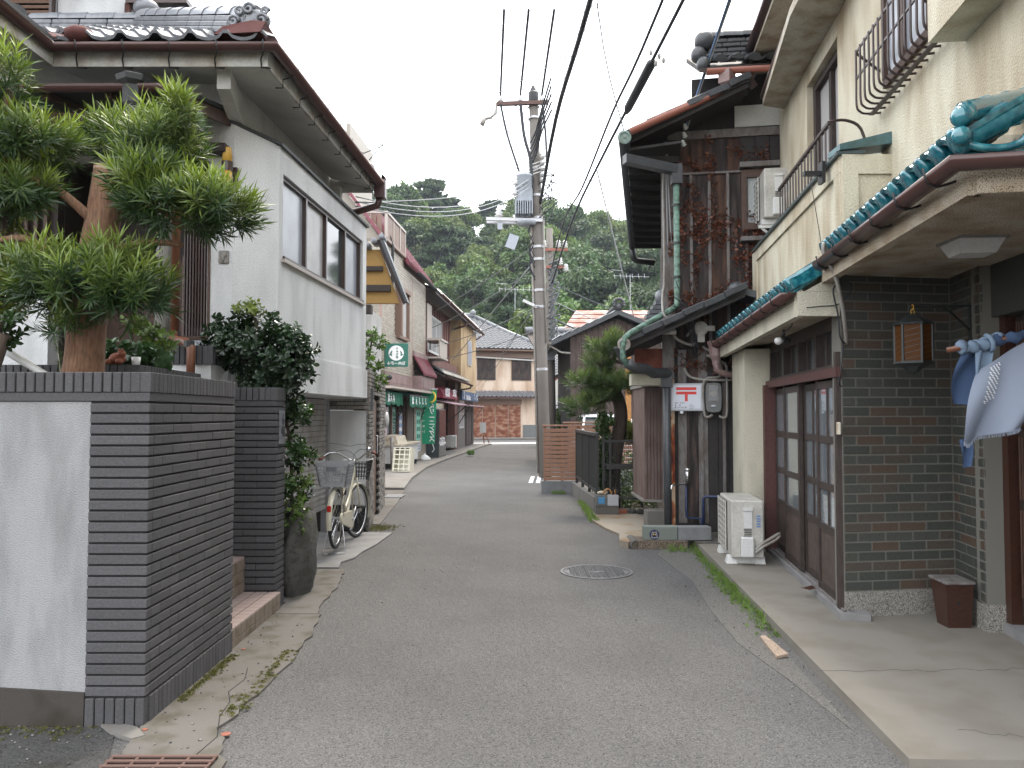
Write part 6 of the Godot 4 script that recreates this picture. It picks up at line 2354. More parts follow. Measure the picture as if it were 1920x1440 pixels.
# ---------------------------------------------------------------- old boarded house on the right
func old_house():
	rng.seed=81
	var h:=thing("old_boarded_house","old dark boarded house with dead ivy, tiled roofs and a verdigris copper downpipe","house",V(2.4,0,10.2))
	var S:=Vector2(0.167,0.986)          # along the street
	var p0:=Vector2(1.90,9.66)
	var p1:=Vector2(3.9,9.32)
	var t:=(p1 - p0).normalized()
	var fb:=func(st,s0,s1,y0,y1,o0,o1): sb(st,p0+t*s0,p0+t*s1,y0,y1,o0,o1)
	var F:=func(s,o,y):
		var q: Vector2=p0+t*s+Vector2(t.y,-t.x)*o
		return V(q.x,y,q.y)
	var st:=ST()
	fb.call(st,0.0,2.2,0.08,4.95,-0.2,-0.03)
	fb.call(st,0.3,2.2,4.951,5.6,-0.2,-0.04)
	sb(st,p0+S*0.2,p0+S*6.0,0.1,4.9,0.0,0.2)
	part(h,"wall_core",st,M.black_board)
	# upper boards with battens over the joints
	var bm:=[M.old_board,M.old_board,M.warm_board,M.old_board,M.warm_board,M.old_board,M.old_board,M.old_board,M.warm_board,M.old_board]
	for k in 9:
		st=ST()
		var s:=0.06+0.215*k
		fb.call(st,s+0.002,s+0.213,2.3,4.40,-0.03,rng.randf_range(-0.004,0.004))
		part(h,"board",st,bm[k])
		st=ST()
		fb.call(st,s+0.002,s+0.213,4.43,4.83,-0.03,rng.randf_range(-0.003,0.003))
		part(h,"board",st,bm[(k*2+2) % 10])
		st=ST()
		fb.call(st,s - 0.016,s+0.018,2.3,4.40,0.004,0.024)
		part(h,"batten",st,M.grey_board)
	st=ST()
	fb.call(st,0.02,2.2,4.402,4.428,-0.02,0.03)
	fb.call(st,0.0,2.2,4.83,4.93,-0.02,0.05)
	part(h,"rail",st,M.grey_board)
	st=ST()
	fb.call(st,0.80,2.2,4.96,5.22,-0.03,0.0)
	part(h,"plaster_frieze",st,M.house_cream)
	st=ST()
	fb.call(st,-0.08,0.06,0.1,4.7,-0.14,0.03)
	part(h,"corner_post",st,M.grey_board)
	# lower boards, narrower and uneven
	var s:=0.10
	var k:=0
	while s<1.3:
		st=ST()
		var w:=rng.randf_range(0.10,0.15)
		fb.call(st,s+0.003,s+w,0.10+(0.0 if s>0.45 else 0.1),2.28,-0.03,rng.randf_range(-0.008,0.008))
		part(h,"board",st,[M.grey_board,M.old_board,M.grey_board,M.black_board,M.old_board][k % 5] if s<0.5 else M.black_board)
		s += w+0.004
		k += 1
	for e in [0.36,0.62,0.95]:
		st=ST()
		fb.call(st,e,e+0.035,0.1,1.9,0.008,0.03)
		part(h,"batten",st,M.grey_board)
	st=ST()
	fb.call(st,0.0,1.5,0.0,0.10,-0.1,0.05)
	part(h,"sill_stone",st,M.concrete_dirty)
	st=ST()
	fb.call(st,-0.03,0.06,0.12,1.92,0.0,0.035)
	part(h,"rusty_strip",st,M.rust)
	# upper window and weatherboarded band above it
	st=ST()
	fb.call(st,0.84,2.2,4.44,4.50,0.0,0.12)
	part(h,"window_ledge",st,M.grey_board)
	for k2 in 6:
		st=ST()
		fb.call(st,0.86+0.17*k2,1.02+0.17*k2,4.51,4.82,0.0,0.03+rng.randf()*0.01)
		part(h,"board",st,[M.black_board,M.black_board,M.black_board,M.warm_board,M.black_board,M.grey_board][k2])
	st=ST()
	fb.call(st,0.86,0.92,3.70,4.42,0.0,0.06)
	fb.call(st,0.92,1.9,3.70,3.78,0.0,0.06)
	fb.call(st,0.92,1.9,4.33,4.42,0.0,0.06)
	fb.call(st,1.35,1.4,3.78,4.33,0.0,0.05)
	var w2:=part(h,"window",st,M.brown_wood)
	st=ST()
	fb.call(st,0.92,1.35,3.78,4.33,0.015,0.02)
	fb.call(st,1.4,1.9,3.78,4.33,0.015,0.02)
	part(w2,"pane",st,M.pane_dusty)
	st=ST()
	for k2 in 16:
		var a:=0.93+0.06*k2
		prism(st,[F.call(a,0.006+0.006*(k2 % 2),3.78),F.call(a+0.06,0.006+0.006*((k2+1) % 2),3.78),F.call(a+0.06,0.006+0.006*((k2+1) % 2),4.33),F.call(a,0.006+0.006*(k2 % 2),4.33)],F.call(0,-0.004,0) - F.call(0,0,0))
	part(w2,"curtain",st,M.curtain)
	st=ST()
	fb.call(st,0.84,2.0,3.55,3.60,0.0,0.16)
	part(h,"window_shelf",st,M.grey_board)
	# upper roof over the street side
	var roof:=func(n,xe,ye,xr,yr,d0,len,th):
		# slope from the eave (xe, ye) up to (xr, yr) at its near verge d0, running len along the street
		var e0:=V(xe,ye,d0)
		var r0:=V(xr,yr,d0 - 0.167*(xr - xe))
		var al:=V(S.x,0,S.y)
		var st2:=ST()
		prism(st2,[e0,r0,r0+al*len,e0+al*len],Vector3(0,-th,0))
		part(h,n+"_bed",st2,M.dark_wood)
		st2=ST()
		prism(st2,[e0+Vector3(0,-0.11,0),e0,r0,r0+Vector3(0,-0.11,0)],Vector3(0,0,0.03))
		prism(st2,[e0+Vector3(0.02,-0.05,0.032),e0+Vector3(0.02,0.0,0.032),r0+Vector3(0,0.0,0.032),r0+Vector3(0,-0.05,0.032)],Vector3(0,0,0.03))
		part(h,n+"_verge_board",st2,M.black_board)
		var up:=(r0 - e0).normalized()
		var lenu:=e0.distance_to(r0)
		var bs:=basis_slope(al,up)
		var cnt:=int(lenu/0.25)
		for j in cnt+1:
			for i in min(3,int(len/0.27)):
				piece(h,"roof_tile",pantile(),Transform3D(bs,e0+Vector3(0,0.03,0)+al*(0.135+0.27*i)+up*(0.25*j)),M.dark_tile)
			var q:=e0+up*(0.25*j+0.12)+Vector3(0,0.005,0.075)
			piece(h,"verge_tile",bevel(Vector3(0.27,0.075,0.05),0.008),Transform3D(Basis(Vector3.BACK,atan2(up.y,up.x)),q+Vector3(0,0.01*(j % 2),0)),M.dark_tile)
		var rows:=[]
		for j in cnt+1:
			for i in range(3,int(len/0.27)): rows.append(Transform3D(bs,e0+Vector3(0,0.03,0)+al*(0.135+0.27*i)+up*(0.25*j)))
		if rows.size(): multi(h,n+"_tiles",pantile(),rows,[],M.dark_tile,true)
	roof.call("upper_roof",1.34,4.74,2.68,5.32,9.2,5.6,0.06)
	st=ST()
	prism(st,[V(1.36,4.60,9.2),V(1.95,4.66,9.12),V(2.85,4.66,14.7),V(2.25,4.60,14.7)],Vector3(0,-0.03,0))
	part(h,"dark_soffit",st,M.black_board)
	for j in 11:
		st=ST()
		var o:=Vector2(1.38,9.4)+S*(0.5*j)
		bx(st,o.x,o.x+0.6,4.50,4.57,o.y,o.y+0.05)
		part(h,"rafter",st,M.black_board)
	st=ST(true)
	gutter(st,[V(1.29,4.66,9.1),V(1.29+0.167*5.7,4.62,14.8)],0.065)
	part(h,"gutter",st,M.dark_tile)
	st=ST()
	lathe(st,V(1.29,4.68,9.08),Vector3(0,0,1),[Vector2(0.075,-0.02),Vector2(0.08,0.02),Vector2(0.055,0.025),Vector2(0.05,0.012),Vector2(0.025,0.012),Vector2(0,0.02)],14)
	part(h,"gutter_end",st,M.verdigris)
	st=ST(true)
	tube(st,[V(2.24,4.62,14.8),V(2.26,4.42,14.8),V(2.32,4.36,14.8),V(2.65,4.32,14.8)],0.06,7)
	part(h,"downpipe",st,M.black)
	# orange pipe down the verge, orange gutter and hopper
	st=ST(true)
	tube(st,[V(1.36,4.74,9.06),V(2.38,5.18,9.0),V(2.45,5.26,9.0),V(2.45,5.32,9.0)],0.045,8)
	gutter(st,[V(2.22,5.42,8.98),V(3.1,5.44,8.9)],0.055)
	part(h,"gutter",st,M.gutter_orange)
	st=ST()
	lathe(st,V(2.45,5.24,8.98),Vector3.UP,[Vector2(0.04,-0.06),Vector2(0.05,0.0),Vector2(0.1,0.03),Vector2(0.1,0.17),Vector2(0,0.17)],4)
	part(h,"rain_hopper",st,M.mauve_panel)
	# higher roof facing the viewer: a row of round eave tiles, stacked courses, caps
	st=ST()
	prism(st,[V(2.15,5.46,9.0),V(3.3,5.50,8.9),V(3.3,6.2,10.4),V(2.3,6.2,10.4)],Vector3(0,-0.06,0))
	part(h,"higher_roof_bed",st,M.dark_wood)
	for i in 5:
		var c:=V(2.38+0.19*i,5.53,8.97 - 0.02*i)
		piece(h,"round_eave_tile",round_tile(0.075,0.6),Transform3D(basis_slope(Vector3.RIGHT,Vector3(0,0.45,-1)),c),M.dark_tile)
		piece(h,"roof_tile",pantile(),Transform3D(basis_slope(Vector3.RIGHT,Vector3(0,0.45,-1)),c+Vector3(0.06,0.0,0)),M.dark_tile)
	for lv in 4:
		for i in 5:
			piece(h,"ridge_course_tile",bevel(Vector3(0.21,0.05,0.18),0.01),Transform3D(Basis(Vector3.BACK,0.06),V(2.33+0.215*i+0.06*(lv % 2),5.66+0.056*lv+0.013*i,9.2)),M.dark_tile)
	for i in 5:
		piece(h,"ridge_cap_tile",round_tile(0.10,0.24),Transform3D(Basis(Vector3.UP,PI/2),V(2.45+0.23*i,5.88+0.012*i,9.2)),M.dark_tile)
	st=ST(true)
	ball(st,V(2.24,5.84,9.16),Vector3(0.12,0.12,0.12),12,8)
	ball(st,V(2.16,5.66,9.12),Vector3(0.09,0.10,0.09),12,8)
	ball(st,V(2.20,5.52,9.05),Vector3(0.08,0.09,0.08),12,8)
	part(h,"end_ornament",st,M.dark_tile)
	# copper box pipe and downpipe
	st=ST()
	sb(st,Vector2(1.30,9.14),Vector2(1.93,9.30),4.40,4.50,-0.06,0.06,4.32,4.42)
	bx(st,1.87,1.99,4.20,4.43,9.24,9.36)
	part(h,"copper_box_pipe",st,M.dark_tile)
	st=ST(true)
	tube(st,[V(1.93,4.22,9.30),V(1.93,2.86,9.30),V(1.925,2.78,9.28),V(1.86,2.72,9.24),V(1.34,2.42,9.02),V(1.27,2.36,9.0),V(1.25,2.28,9.0),V(1.25,2.14,9.0),V(1.30,2.06,9.02)],0.035,9)
	part(h,"copper_downpipe",st,M.copper_green)
	for y in [3.1,3.5,3.95]:
		st=ST()
		lathe(st,V(1.93,y,9.30),Vector3.UP,[Vector2(0.05,-0.01),Vector2(0.05,0.015)],8)
		part(h,"pipe_strap",st,M.black)
	st=ST(true)
	tube(st,[V(1.30,2.08,9.02),V(1.38,2.03,9.06),V(1.56,2.02,9.2),V(1.64,1.98,9.3),V(1.80,1.99,9.4),V(1.85,1.98,9.45)],0.062,8)
	part(h,"lower_box_pipe",st,M.dark_tile)
	st=ST()
	bx(st,1.77,1.89,1.82,2.02,9.40,9.52)
	part(h,"rain_hopper",st,M.dark_tile)
	st=ST(true)
	tube(st,[V(1.83,1.86,9.46),V(1.835,0.05,9.46)],0.047,8)
	part(h,"downpipe",st,M.dark_tile)
	# lower roof
	roof.call("lower_roof",1.27,2.33,2.62,2.93,9.2,1.9,0.05)
	st=ST(true)
	ball(st,V(2.56,2.92,9.08),Vector3(0.10,0.10,0.10),12,8)
	tube(st,[V(2.56,2.93,9.1),V(2.9,2.9,10.9)],0.09,8)
	part(h,"ridge_cap_tile",st,M.dark_tile)
	st=ST()
	prism(st,[V(2.60,2.96,9.06),V(2.60,2.88,9.06),V(3.05,2.72,8.98),V(3.05,2.80,8.98)],Vector3(0,0,-1.6))
	part(h,"back_slope",st,M.dark_tile)
	st=ST(true)
	gutter(st,[V(1.22,2.27,9.1),V(1.55,2.25,11.1)],0.06)
	part(h,"gutter",st,M.dark_tile)
	st=ST()
	lathe(st,V(1.26,2.29,9.0),Vector3(0,0,1),[Vector2(0.06,-0.02),Vector2(0.075,0.02),Vector2(0.05,0.025),Vector2(0.045,0.012),Vector2(0.022,0.012),Vector2(0,0.02)],14)
	part(h,"gutter_end",st,M.pipe_grey)
	st=ST()
	bx(st,1.50,1.88,2.02,2.30,9.72,9.78)
	part(h,"red_clay_panel",st,M.red_clay)
	st=ST()
	bx(st,1.48,1.90,1.86,2.0,9.9,10.1)
	part(h,"beam",st,M.cream_trim)
	# second lower roof further along
	st=ST()
	prism(st,[V(1.62,2.62,11.8),V(2.5,3.08,11.7),V(2.9,3.08,14),V(2.1,2.62,14)],Vector3(0,-0.06,0))
	part(h,"far_lower_roof",st,M.dark_tile)
	for k2 in 4:
		st=ST()
		bx(st,2.18+0.05*k2,2.7,3.06+0.075*k2,3.12+0.075*k2,12.9,13.15)
		part(h,"ridge_course_tile",st,M.grey_tile_pale)
	st=ST(true)
	ball(st,V(2.45,3.42,13.0),Vector3(0.12,0.12,0.1),10,6)
	part(h,"ridge_cap_tile",st,M.grey_tile_pale)
	# rain-shutter box on the street side
	var sbx:=lpart_box(h,"shutter_box",V(1.93,1.11,11.3),Vector3(0.30,1.50,1.0),M.shutter_brown)
	for k2 in 7:
		piece(sbx,"shutter_board",bevel(Vector3(0.040,1.5,0.02),0.004),Transform3D(Basis.IDENTITY,V(1.80+0.044*k2,1.11,10.79)),M.shutter_brown)
	st=ST()
	bx(st,1.75,2.1,1.865,1.90,10.74,11.85)
	bx(st,1.77,2.1,1.91,1.95,10.76,11.85)
	bx(st,1.75,2.1,0.33,0.36,10.74,11.85)
	part(sbx,"box_trim",st,M.pipe_grey)
	st=ST()
	bx(st,1.76,2.14,0.03,0.24,10.45,10.75)
	part(self,"concrete_block",st,M.concrete)
	tag(get_child(get_child_count() - 1),"plain concrete step block under the brown shutter box","block")
	# pipes and conduits on the boards
	st=ST(true)
	tube(st,smooth_path([V(1.84,4.75,9.45),V(1.86,4.5,9.5),V(1.82,4.3,9.52),V(1.83,3.2,9.55),V(1.80,2.95,9.5),V(1.74,2.72,9.2),V(1.76,2.62,9.15),V(1.86,2.55,9.2),V(1.9,2.4,9.3),V(2.1,2.32,9.4),V(2.2,2.38,9.4),V(2.14,2.5,9.4),V(2.06,2.42,9.4)],4),0.016,6)
	tube(st,smooth_path([V(2.25,2.3,9.42),V(2.45,2.15,9.45),V(2.46,1.95,9.46),V(2.28,1.9,9.48),V(2.28,1.52,9.5),V(2.33,1.47,9.48),V(2.37,1.5,9.46)],4),0.016,6)
	tube(st,smooth_path([V(2.05,2.05,9.52),V(2.12,1.95,9.52),V(2.3,1.91,9.48),V(2.62,1.91,9.42),V(2.7,1.96,9.4)],4),0.016,6)
	tube(st,smooth_path([V(2.3,2.2,9.43),V(2.5,2.1,9.4),V(2.53,1.95,9.42),V(2.53,1.54,9.42),V(2.50,1.46,9.42),V(2.44,1.48,9.44)],4),0.016,6)
	part(h,"conduit",st,M.pipe_grey)
	st=ST()
	lathe(st,V(2.20,2.5,9.3),Vector3(0,0,1),[Vector2(0.0,-0.02),Vector2(0.085,-0.02),Vector2(0.085,0.02),Vector2(0,0.03)],12)
	bx(st,2.16,2.24,2.34,2.46,9.27,9.32)
	bx(st,2.26,2.36,2.47,2.53,9.27,9.32)
	part(h,"junction_fitting",st,M.pipe_grey)
	st=ST(true)
	for k2 in 7:
		tube(st,smooth_path([V(1.75+rng.randf()*0.3,2.75+rng.randf()*0.3,9.15),V(1.95+rng.randf()*0.2,2.5+rng.randf()*0.2,9.2),V(2.0+rng.randf()*0.2,2.2+rng.randf()*0.2,9.3),V(2.15,2.4,9.3)],4),0.005,4)
	part(h,"loose_wire",st,M.cable_black)
	st=ST()
	bx(st,1.73,1.89,2.42,2.47,9.17,9.2)
	part(h,"small_plate",st,M.pipe_grey)
	st=ST(true)
	tube(st,[V(2.07,0.66,9.55),V(2.07,0.30,9.55),V(2.09,0.27,9.55),V(2.24,0.27,9.53),V(2.25,0.12,9.53)],0.014,6)
	tube(st,[V(2.26,0.12,9.5),V(2.26,0.50,9.5),V(2.29,0.53,9.5),V(2.56,0.53,9.45),V(2.64,0.56,9.42),V(2.7,0.57,9.42)],0.018,6)
	part(h,"water_pipe",st,M.pipe_blue)
	var fc:=thing("outdoor_tap","chrome outdoor water tap with a long swivel spout on the old boards","tap",V(2.0,0.6,9.5))
	st=ST(true)
	tube(st,[V(2.07,0.66,9.54),V(2.07,0.72,9.5),V(2.07,0.84,9.47)],0.022,7)
	tube(st,smooth_path([V(2.07,0.74,9.48),V(2.03,0.695,9.42),V(1.95,0.69,9.3),V(1.84,0.69,9.2),V(1.82,0.64,9.18)]),0.011,6)
	part(fc,"tap_body",st,M.chrome)
	st=ST(true)
	ball(st,V(2.07,0.85,9.46),Vector3(0.035,0.025,0.035),8,5)
	part(fc,"tap_handle",st,M.chrome)
	# insulators on the corner
	st=ST(true)
	for k2 in 3: insulator(st,V(2.06+0.012*k2,4.80+0.1*k2 - 0.1,9.44),Vector3(-0.5,0.9,0.6),0.5)
	part(h,"insulator",st,M.ceramic)
	# ivy
	var iv:=thing("dead_ivy","reddish brown dead ivy clinging to the old boarded wall","ivy",V(2.3,3,9.5))
	st=ST(true)
	var xs:=[]
	var cs:=[]
	var leaf:=leaf_clump("ivy_leaf",3,0.032,0.018)
	for r in 30:
		var horiz:=rng.randf()<0.5
		var a:=Vector2(rng.randf_range(0.08,1.25),rng.randf_range(2.75,4.7))
		if rng.randf()<0.5: a.y=rng.randf_range(2.8,3.75)
		if r>25: a=Vector2(rng.randf_range(0.15,1.0),rng.randf_range(2.0,2.15))
		var len:=rng.randf_range(0.3,1.0)
		var path:=[]
		var dir:=Vector2(1 if rng.randf()<0.5 else -1,rng.randf_range(-0.25,0.25)) if horiz else Vector2(rng.randf_range(-0.3,0.3),-1 if rng.randf()<0.5 else 1)
		for q in 8:
			var b:=a+dir*len*q/7.0+Vector2(sin(q*1.7+r)*0.03,cos(q*1.3+r)*0.04)
			b.x=clampf(b.x,0.03,1.6)
			b.y=clampf(b.y,2.0,4.84)
			path.append(F.call(b.x,0.03,b.y))
			for m in 9:
				var c:=b+Vector2(rng.randfn()*0.03,rng.randfn()*0.03)
				xs.append(Transform3D(Basis(Vector3(rng.randfn(),rng.randfn(),rng.randfn()).normalized(),rng.randf()*2).scaled(Vector3.ONE*rng.randf_range(0.6,1.2)),F.call(clampf(c.x,0.0,1.7),0.03+rng.randf()*0.03,clampf(c.y,1.9,4.86))))
				var g:=rng.randf_range(0.5,1.4)
				cs.append(Color(0.18*g,0.06*g,0.033*g))
		tube(st,path,0.004,4)
	for r in 240:
		var c:=Vector2(rng.randf_range(0.75,1.35),rng.randf_range(3.3,3.7) if rng.randf()<0.6 else rng.randf_range(2.8,3.6))
		xs.append(Transform3D(Basis(Vector3(rng.randfn(),rng.randfn(),rng.randfn()).normalized(),rng.randf()*2).scaled(Vector3.ONE*rng.randf_range(0.8,1.6)),F.call(c.x,0.04+rng.randf()*0.05,c.y)))
		var g:=rng.randf_range(0.6,1.5)
		cs.append(Color(0.2*g,0.065*g,0.035*g))
	part(iv,"stem",st,M.bark)
	multi(iv,"leaves",leaf,xs,cs,M.leaf,true)
	# post office sign
	var sg:=thing("post_sign","white post office sign with a red double-barred T mark","sign",F.call(0.2,0.05,1.7))
	var rb2:=Basis(Vector3(t.x,0,-t.y),Vector3.UP,Vector3(t.x,0,-t.y).cross(Vector3.UP))
	var rt:=Vector3(t.x,0,-t.y)
	var so:=F.call(0.005,0.10,1.54) as Vector3
	var P:=func(u,v,z): return so+rt*u+Vector3.UP*v+rb2.z*z
	piece(sg,"sign_plate",bevel(Vector3(0.385,0.33,0.025),0.004),Transform3D(rb2,P.call(0.1925,0.165,0.0)),M.sign_frame)
	piece(sg,"sign_face",bevel(Vector3(0.35,0.295,0.008),0.002),Transform3D(rb2,P.call(0.19,0.163,0.015)),M.sign_white)
	st=ST()
	for k2 in 26:
		lb(st,P.call(0.022+0.0134*k2,0.026,0.0195),Vector3(0.006,0.006,0.002),rb2)
		lb(st,P.call(0.022+0.0134*k2,0.302,0.0195),Vector3(0.006,0.006,0.002),rb2)
	for k2 in 21:
		lb(st,P.call(0.022,0.026+0.0138*k2,0.0205),Vector3(0.006,0.006,0.002),rb2)
		lb(st,P.call(0.357,0.026+0.0138*k2,0.0205),Vector3(0.006,0.006,0.002),rb2)
	part(sg,"stamp_edge_print",st,M.sign_frame)
	st=ST()
	lb(st,P.call(0.19,0.266,0.02),Vector3(0.235,0.034,0.003),rb2)
	lb(st,P.call(0.19,0.214,0.02),Vector3(0.235,0.034,0.003),rb2)
	lb(st,P.call(0.19,0.156,0.02),Vector3(0.034,0.081,0.003),rb2)
	part(sg,"post_mark",st,M.post_red)
	st=ST()
	glyphs(st,"切手・はがき",P.call(0.055,0.105,0.0195),rt,Vector3.UP,0.018,0.0024,0.002,false,1.12)
	glyphs(st,"印",P.call(0.055,0.078,0.0195),rt,Vector3.UP,0.018,0.0024,0.002)
	glyphs(st,"紙",P.call(0.105,0.078,0.0195),rt,Vector3.UP,0.018,0.0024,0.002)
	glyphs(st,"取りあつかい所",P.call(0.055,0.052,0.0195),rt,Vector3.UP,0.018,0.0024,0.002,false,1.12)
	part(sg,"lettering",st,M.dark_ink)
	for e in [["Stamps,",0.072],["Postcards,",0.053],["Parcels",0.034]]: words(sg,e[0],P.call(0.225,e[1],0.0195),rb2,0.013,M.dark_ink)
	st=ST()
	lathe(st,P.call(0.135,-0.012,0.0),rb2.z,[Vector2(0.02,-0.005),Vector2(0.02,0.006),Vector2(0,0.007)],10)
	part(sg,"round_tab",st,M.sign_white)
	# electricity meter
	var em:=thing("electric_meter","dark grey electricity meter with a window beside the post office sign","meter",F.call(0.5,0.06,1.7))
	st=ST(true)
	var prof:=[]
	for k2 in 16:
		var a:=TAU*k2/16.0
		prof.append(F.call(0.51,0.12,1.70)+rt*signf(cos(a))*pow(absf(cos(a)),0.4)*0.092+Vector3.UP*signf(sin(a))*pow(absf(sin(a)),0.4)*0.175)
	st.set_smooth_group(-1)
	prism(st,prof,rb2.z*-0.12)
	part(em,"meter_case",st,M.meter_grey)
	var mo:=F.call(0.51,0.122,1.70) as Vector3
	st=ST()
	lb(st,mo+Vector3.UP*0.05,Vector3(0.11,0.19,0.012),rb2)
	part(em,"window_frame",st,M.pipe_grey)
	st=ST()
	lb(st,mo+Vector3.UP*0.05+rb2.z*0.008,Vector3(0.095,0.175,0.006),rb2)
	part(em,"meter_window",st,M.dark_glass)
	st=ST()
	lb(st,mo+Vector3.UP*0.055+rb2.z*0.012,Vector3(0.07,0.045,0.004),rb2)
	lb(st,mo+Vector3.UP*0.02+rb2.z*0.012,Vector3(0.05,0.02,0.004),rb2)
	part(em,"dial_plate",st,M.pipe_grey)
	st=ST(true)
	ball(st,mo - Vector3.UP*0.10,Vector3(0.035,0.013,0.01),10,5)
	part(em,"oval_badge",st,M.sign_white)
	# green and grey blocks on the pebbled kerb
	st=ST()
	slab(st,[Vector2(1.40,8.98),Vector2(1.95,8.95),Vector2(2.0,9.3),Vector2(1.42,9.34)],-0.05,0.085)
	var pk:=part(self,"pebbled_kerb",st,M.pebbled)
	tag(pk,"broken pebble-dashed kerb under the green concrete block","kerb")
	st=ST()
	slab(st,[Vector2(2.06,8.97),Vector2(2.9,8.95),Vector2(2.9,9.3),Vector2(2.04,9.32)],-0.05,0.075)
	pk=part(self,"broken_kerb",st,M.concrete_dirty)
	tag(pk,"cracked concrete kerb beside the air conditioner's walkway","kerb")
	var bk:=thing("painted_block","greenish concrete block with a round cat sticker","block",V(1.67,0.09,9.1))
	piece(bk,"block",bevel(Vector3(0.375,0.15,0.16),0.006),Transform3D(Basis.IDENTITY,V(1.675,0.162,9.13)),M.block_green)
	st=ST()
	lathe(st,V(1.60,0.150,9.05),Vector3(0,0,1),[Vector2(0.056,0),Vector2(0.056,0.003),Vector2(0,0.0035)],22)
	var stk:=part(bk,"round_sticker",st,M.navy)
	st=ST()
	var cat:=[V(1.57,0.12,9.045),V(1.572,0.165,9.045),V(1.578,0.185,9.045),V(1.59,0.172,9.045),V(1.606,0.172,9.045),V(1.619,0.187,9.045),V(1.626,0.165,9.045),V(1.632,0.12,9.045),V(1.61,0.113,9.045),V(1.60,0.117,9.045),V(1.58,0.113,9.045),V(1.57,0.12,9.045)]
	tube(st,cat,0.0018,4)
	part(stk,"cat_outline",st,M.white_ink)
	st=ST()
	for x in [1.590,1.612]: lathe(st,V(x,0.152,9.0465),Vector3(0,0,1),[Vector2(0.008,0),Vector2(0.006,0.002),Vector2(0,0.0022)],8)
	part(stk,"cat_eyes",st,M.yellow_ink)
	st=ST()
	piece(self,"plain_block",bevel(Vector3(0.375,0.15,0.16),0.006),Transform3D(Basis.IDENTITY,V(2.058,0.158,9.14)),M.block_grey)
	tag(get_child(get_child_count() - 1),"plain grey concrete block beside the cat sticker block","block")
	# drain pipe mouth at the corner of the yard
	st=ST(true)
	lathe(st,V(1.38,0.04,8.98),Vector3(0,0,1),[Vector2(0.06,-0.4),Vector2(0.06,0.0),Vector2(0.045,0.002),Vector2(0.045,-0.35),Vector2(0,-0.35)],12)
	var dp:=part(self,"drain_mouth",st,M.concrete_dirty)
	tag(dp,"open drain pipe end under the corner of the tan yard","drain pipe")
	st=ST()
	slab(st,[Vector2(1.22,9.15),Vector2(1.3,9.0),Vector2(1.33,9.06),Vector2(1.43,9.06),Vector2(1.44,9.4),Vector2(1.3,9.75)],-0.05,0.075)
	structure("yard_lip",st,M.concrete_tan)
# ---------------------------------------------------------------- cream house on the right
func DP(d: float,o:=0.0) -> Vector2:
	return Vector2(2.36+0.123*(d - 5.7)+o,d - 0.123*o)

func UP(d: float,o:=0.0) -> Vector2:
	return Vector2(2.72+0.123*(d - 5.7)+o,d - 0.123*o)

func teal_tile() -> Mesh:
	# one eave tile: a roll with a round end disc and a dished pan beside it; x along the eave, -z up the slope
	if bev.has("teal"): return bev["teal"]
	var st:=ST(true)
	var L:=0.3
	var prof:=[]
	for i in 7:
		var a:=PI - PI*i/6.0
		prof.append(Vector2(-0.055+0.045*cos(a),0.012+0.045*sin(a)))
	for i in range(1,6):
		var u:=i/5.0
		prof.append(Vector2(-0.01+0.11*u,0.012 - 0.028*sin(PI*u)))
	for i in prof.size() - 1:
		var a: Vector2=prof[i]
		var b: Vector2=prof[i+1]
		quad(st,Vector3(a.x,a.y,0),Vector3(b.x,b.y,0),Vector3(b.x,b.y,-L),Vector3(a.x,a.y,-L))
		quad(st,Vector3(a.x,a.y - 0.024,0.001),Vector3(b.x,b.y - 0.024,0.001),Vector3(b.x,b.y,0),Vector3(a.x,a.y,0))
		quad(st,Vector3(b.x,b.y - 0.024,0),Vector3(a.x,a.y - 0.024,0),Vector3(a.x,a.y - 0.024,-L),Vector3(b.x,b.y - 0.024,-L))
	lathe(st,Vector3(-0.055,0.010,0),Vector3(0,0,1),[Vector2(0.048,-0.03),Vector2(0.050,0.0),Vector2(0.048,0.008),Vector2(0.036,0.016),Vector2(0.018,0.020),Vector2(0,0.021)],14)
	st.generate_normals()
	bev["teal"]=st.commit()
	return bev["teal"]

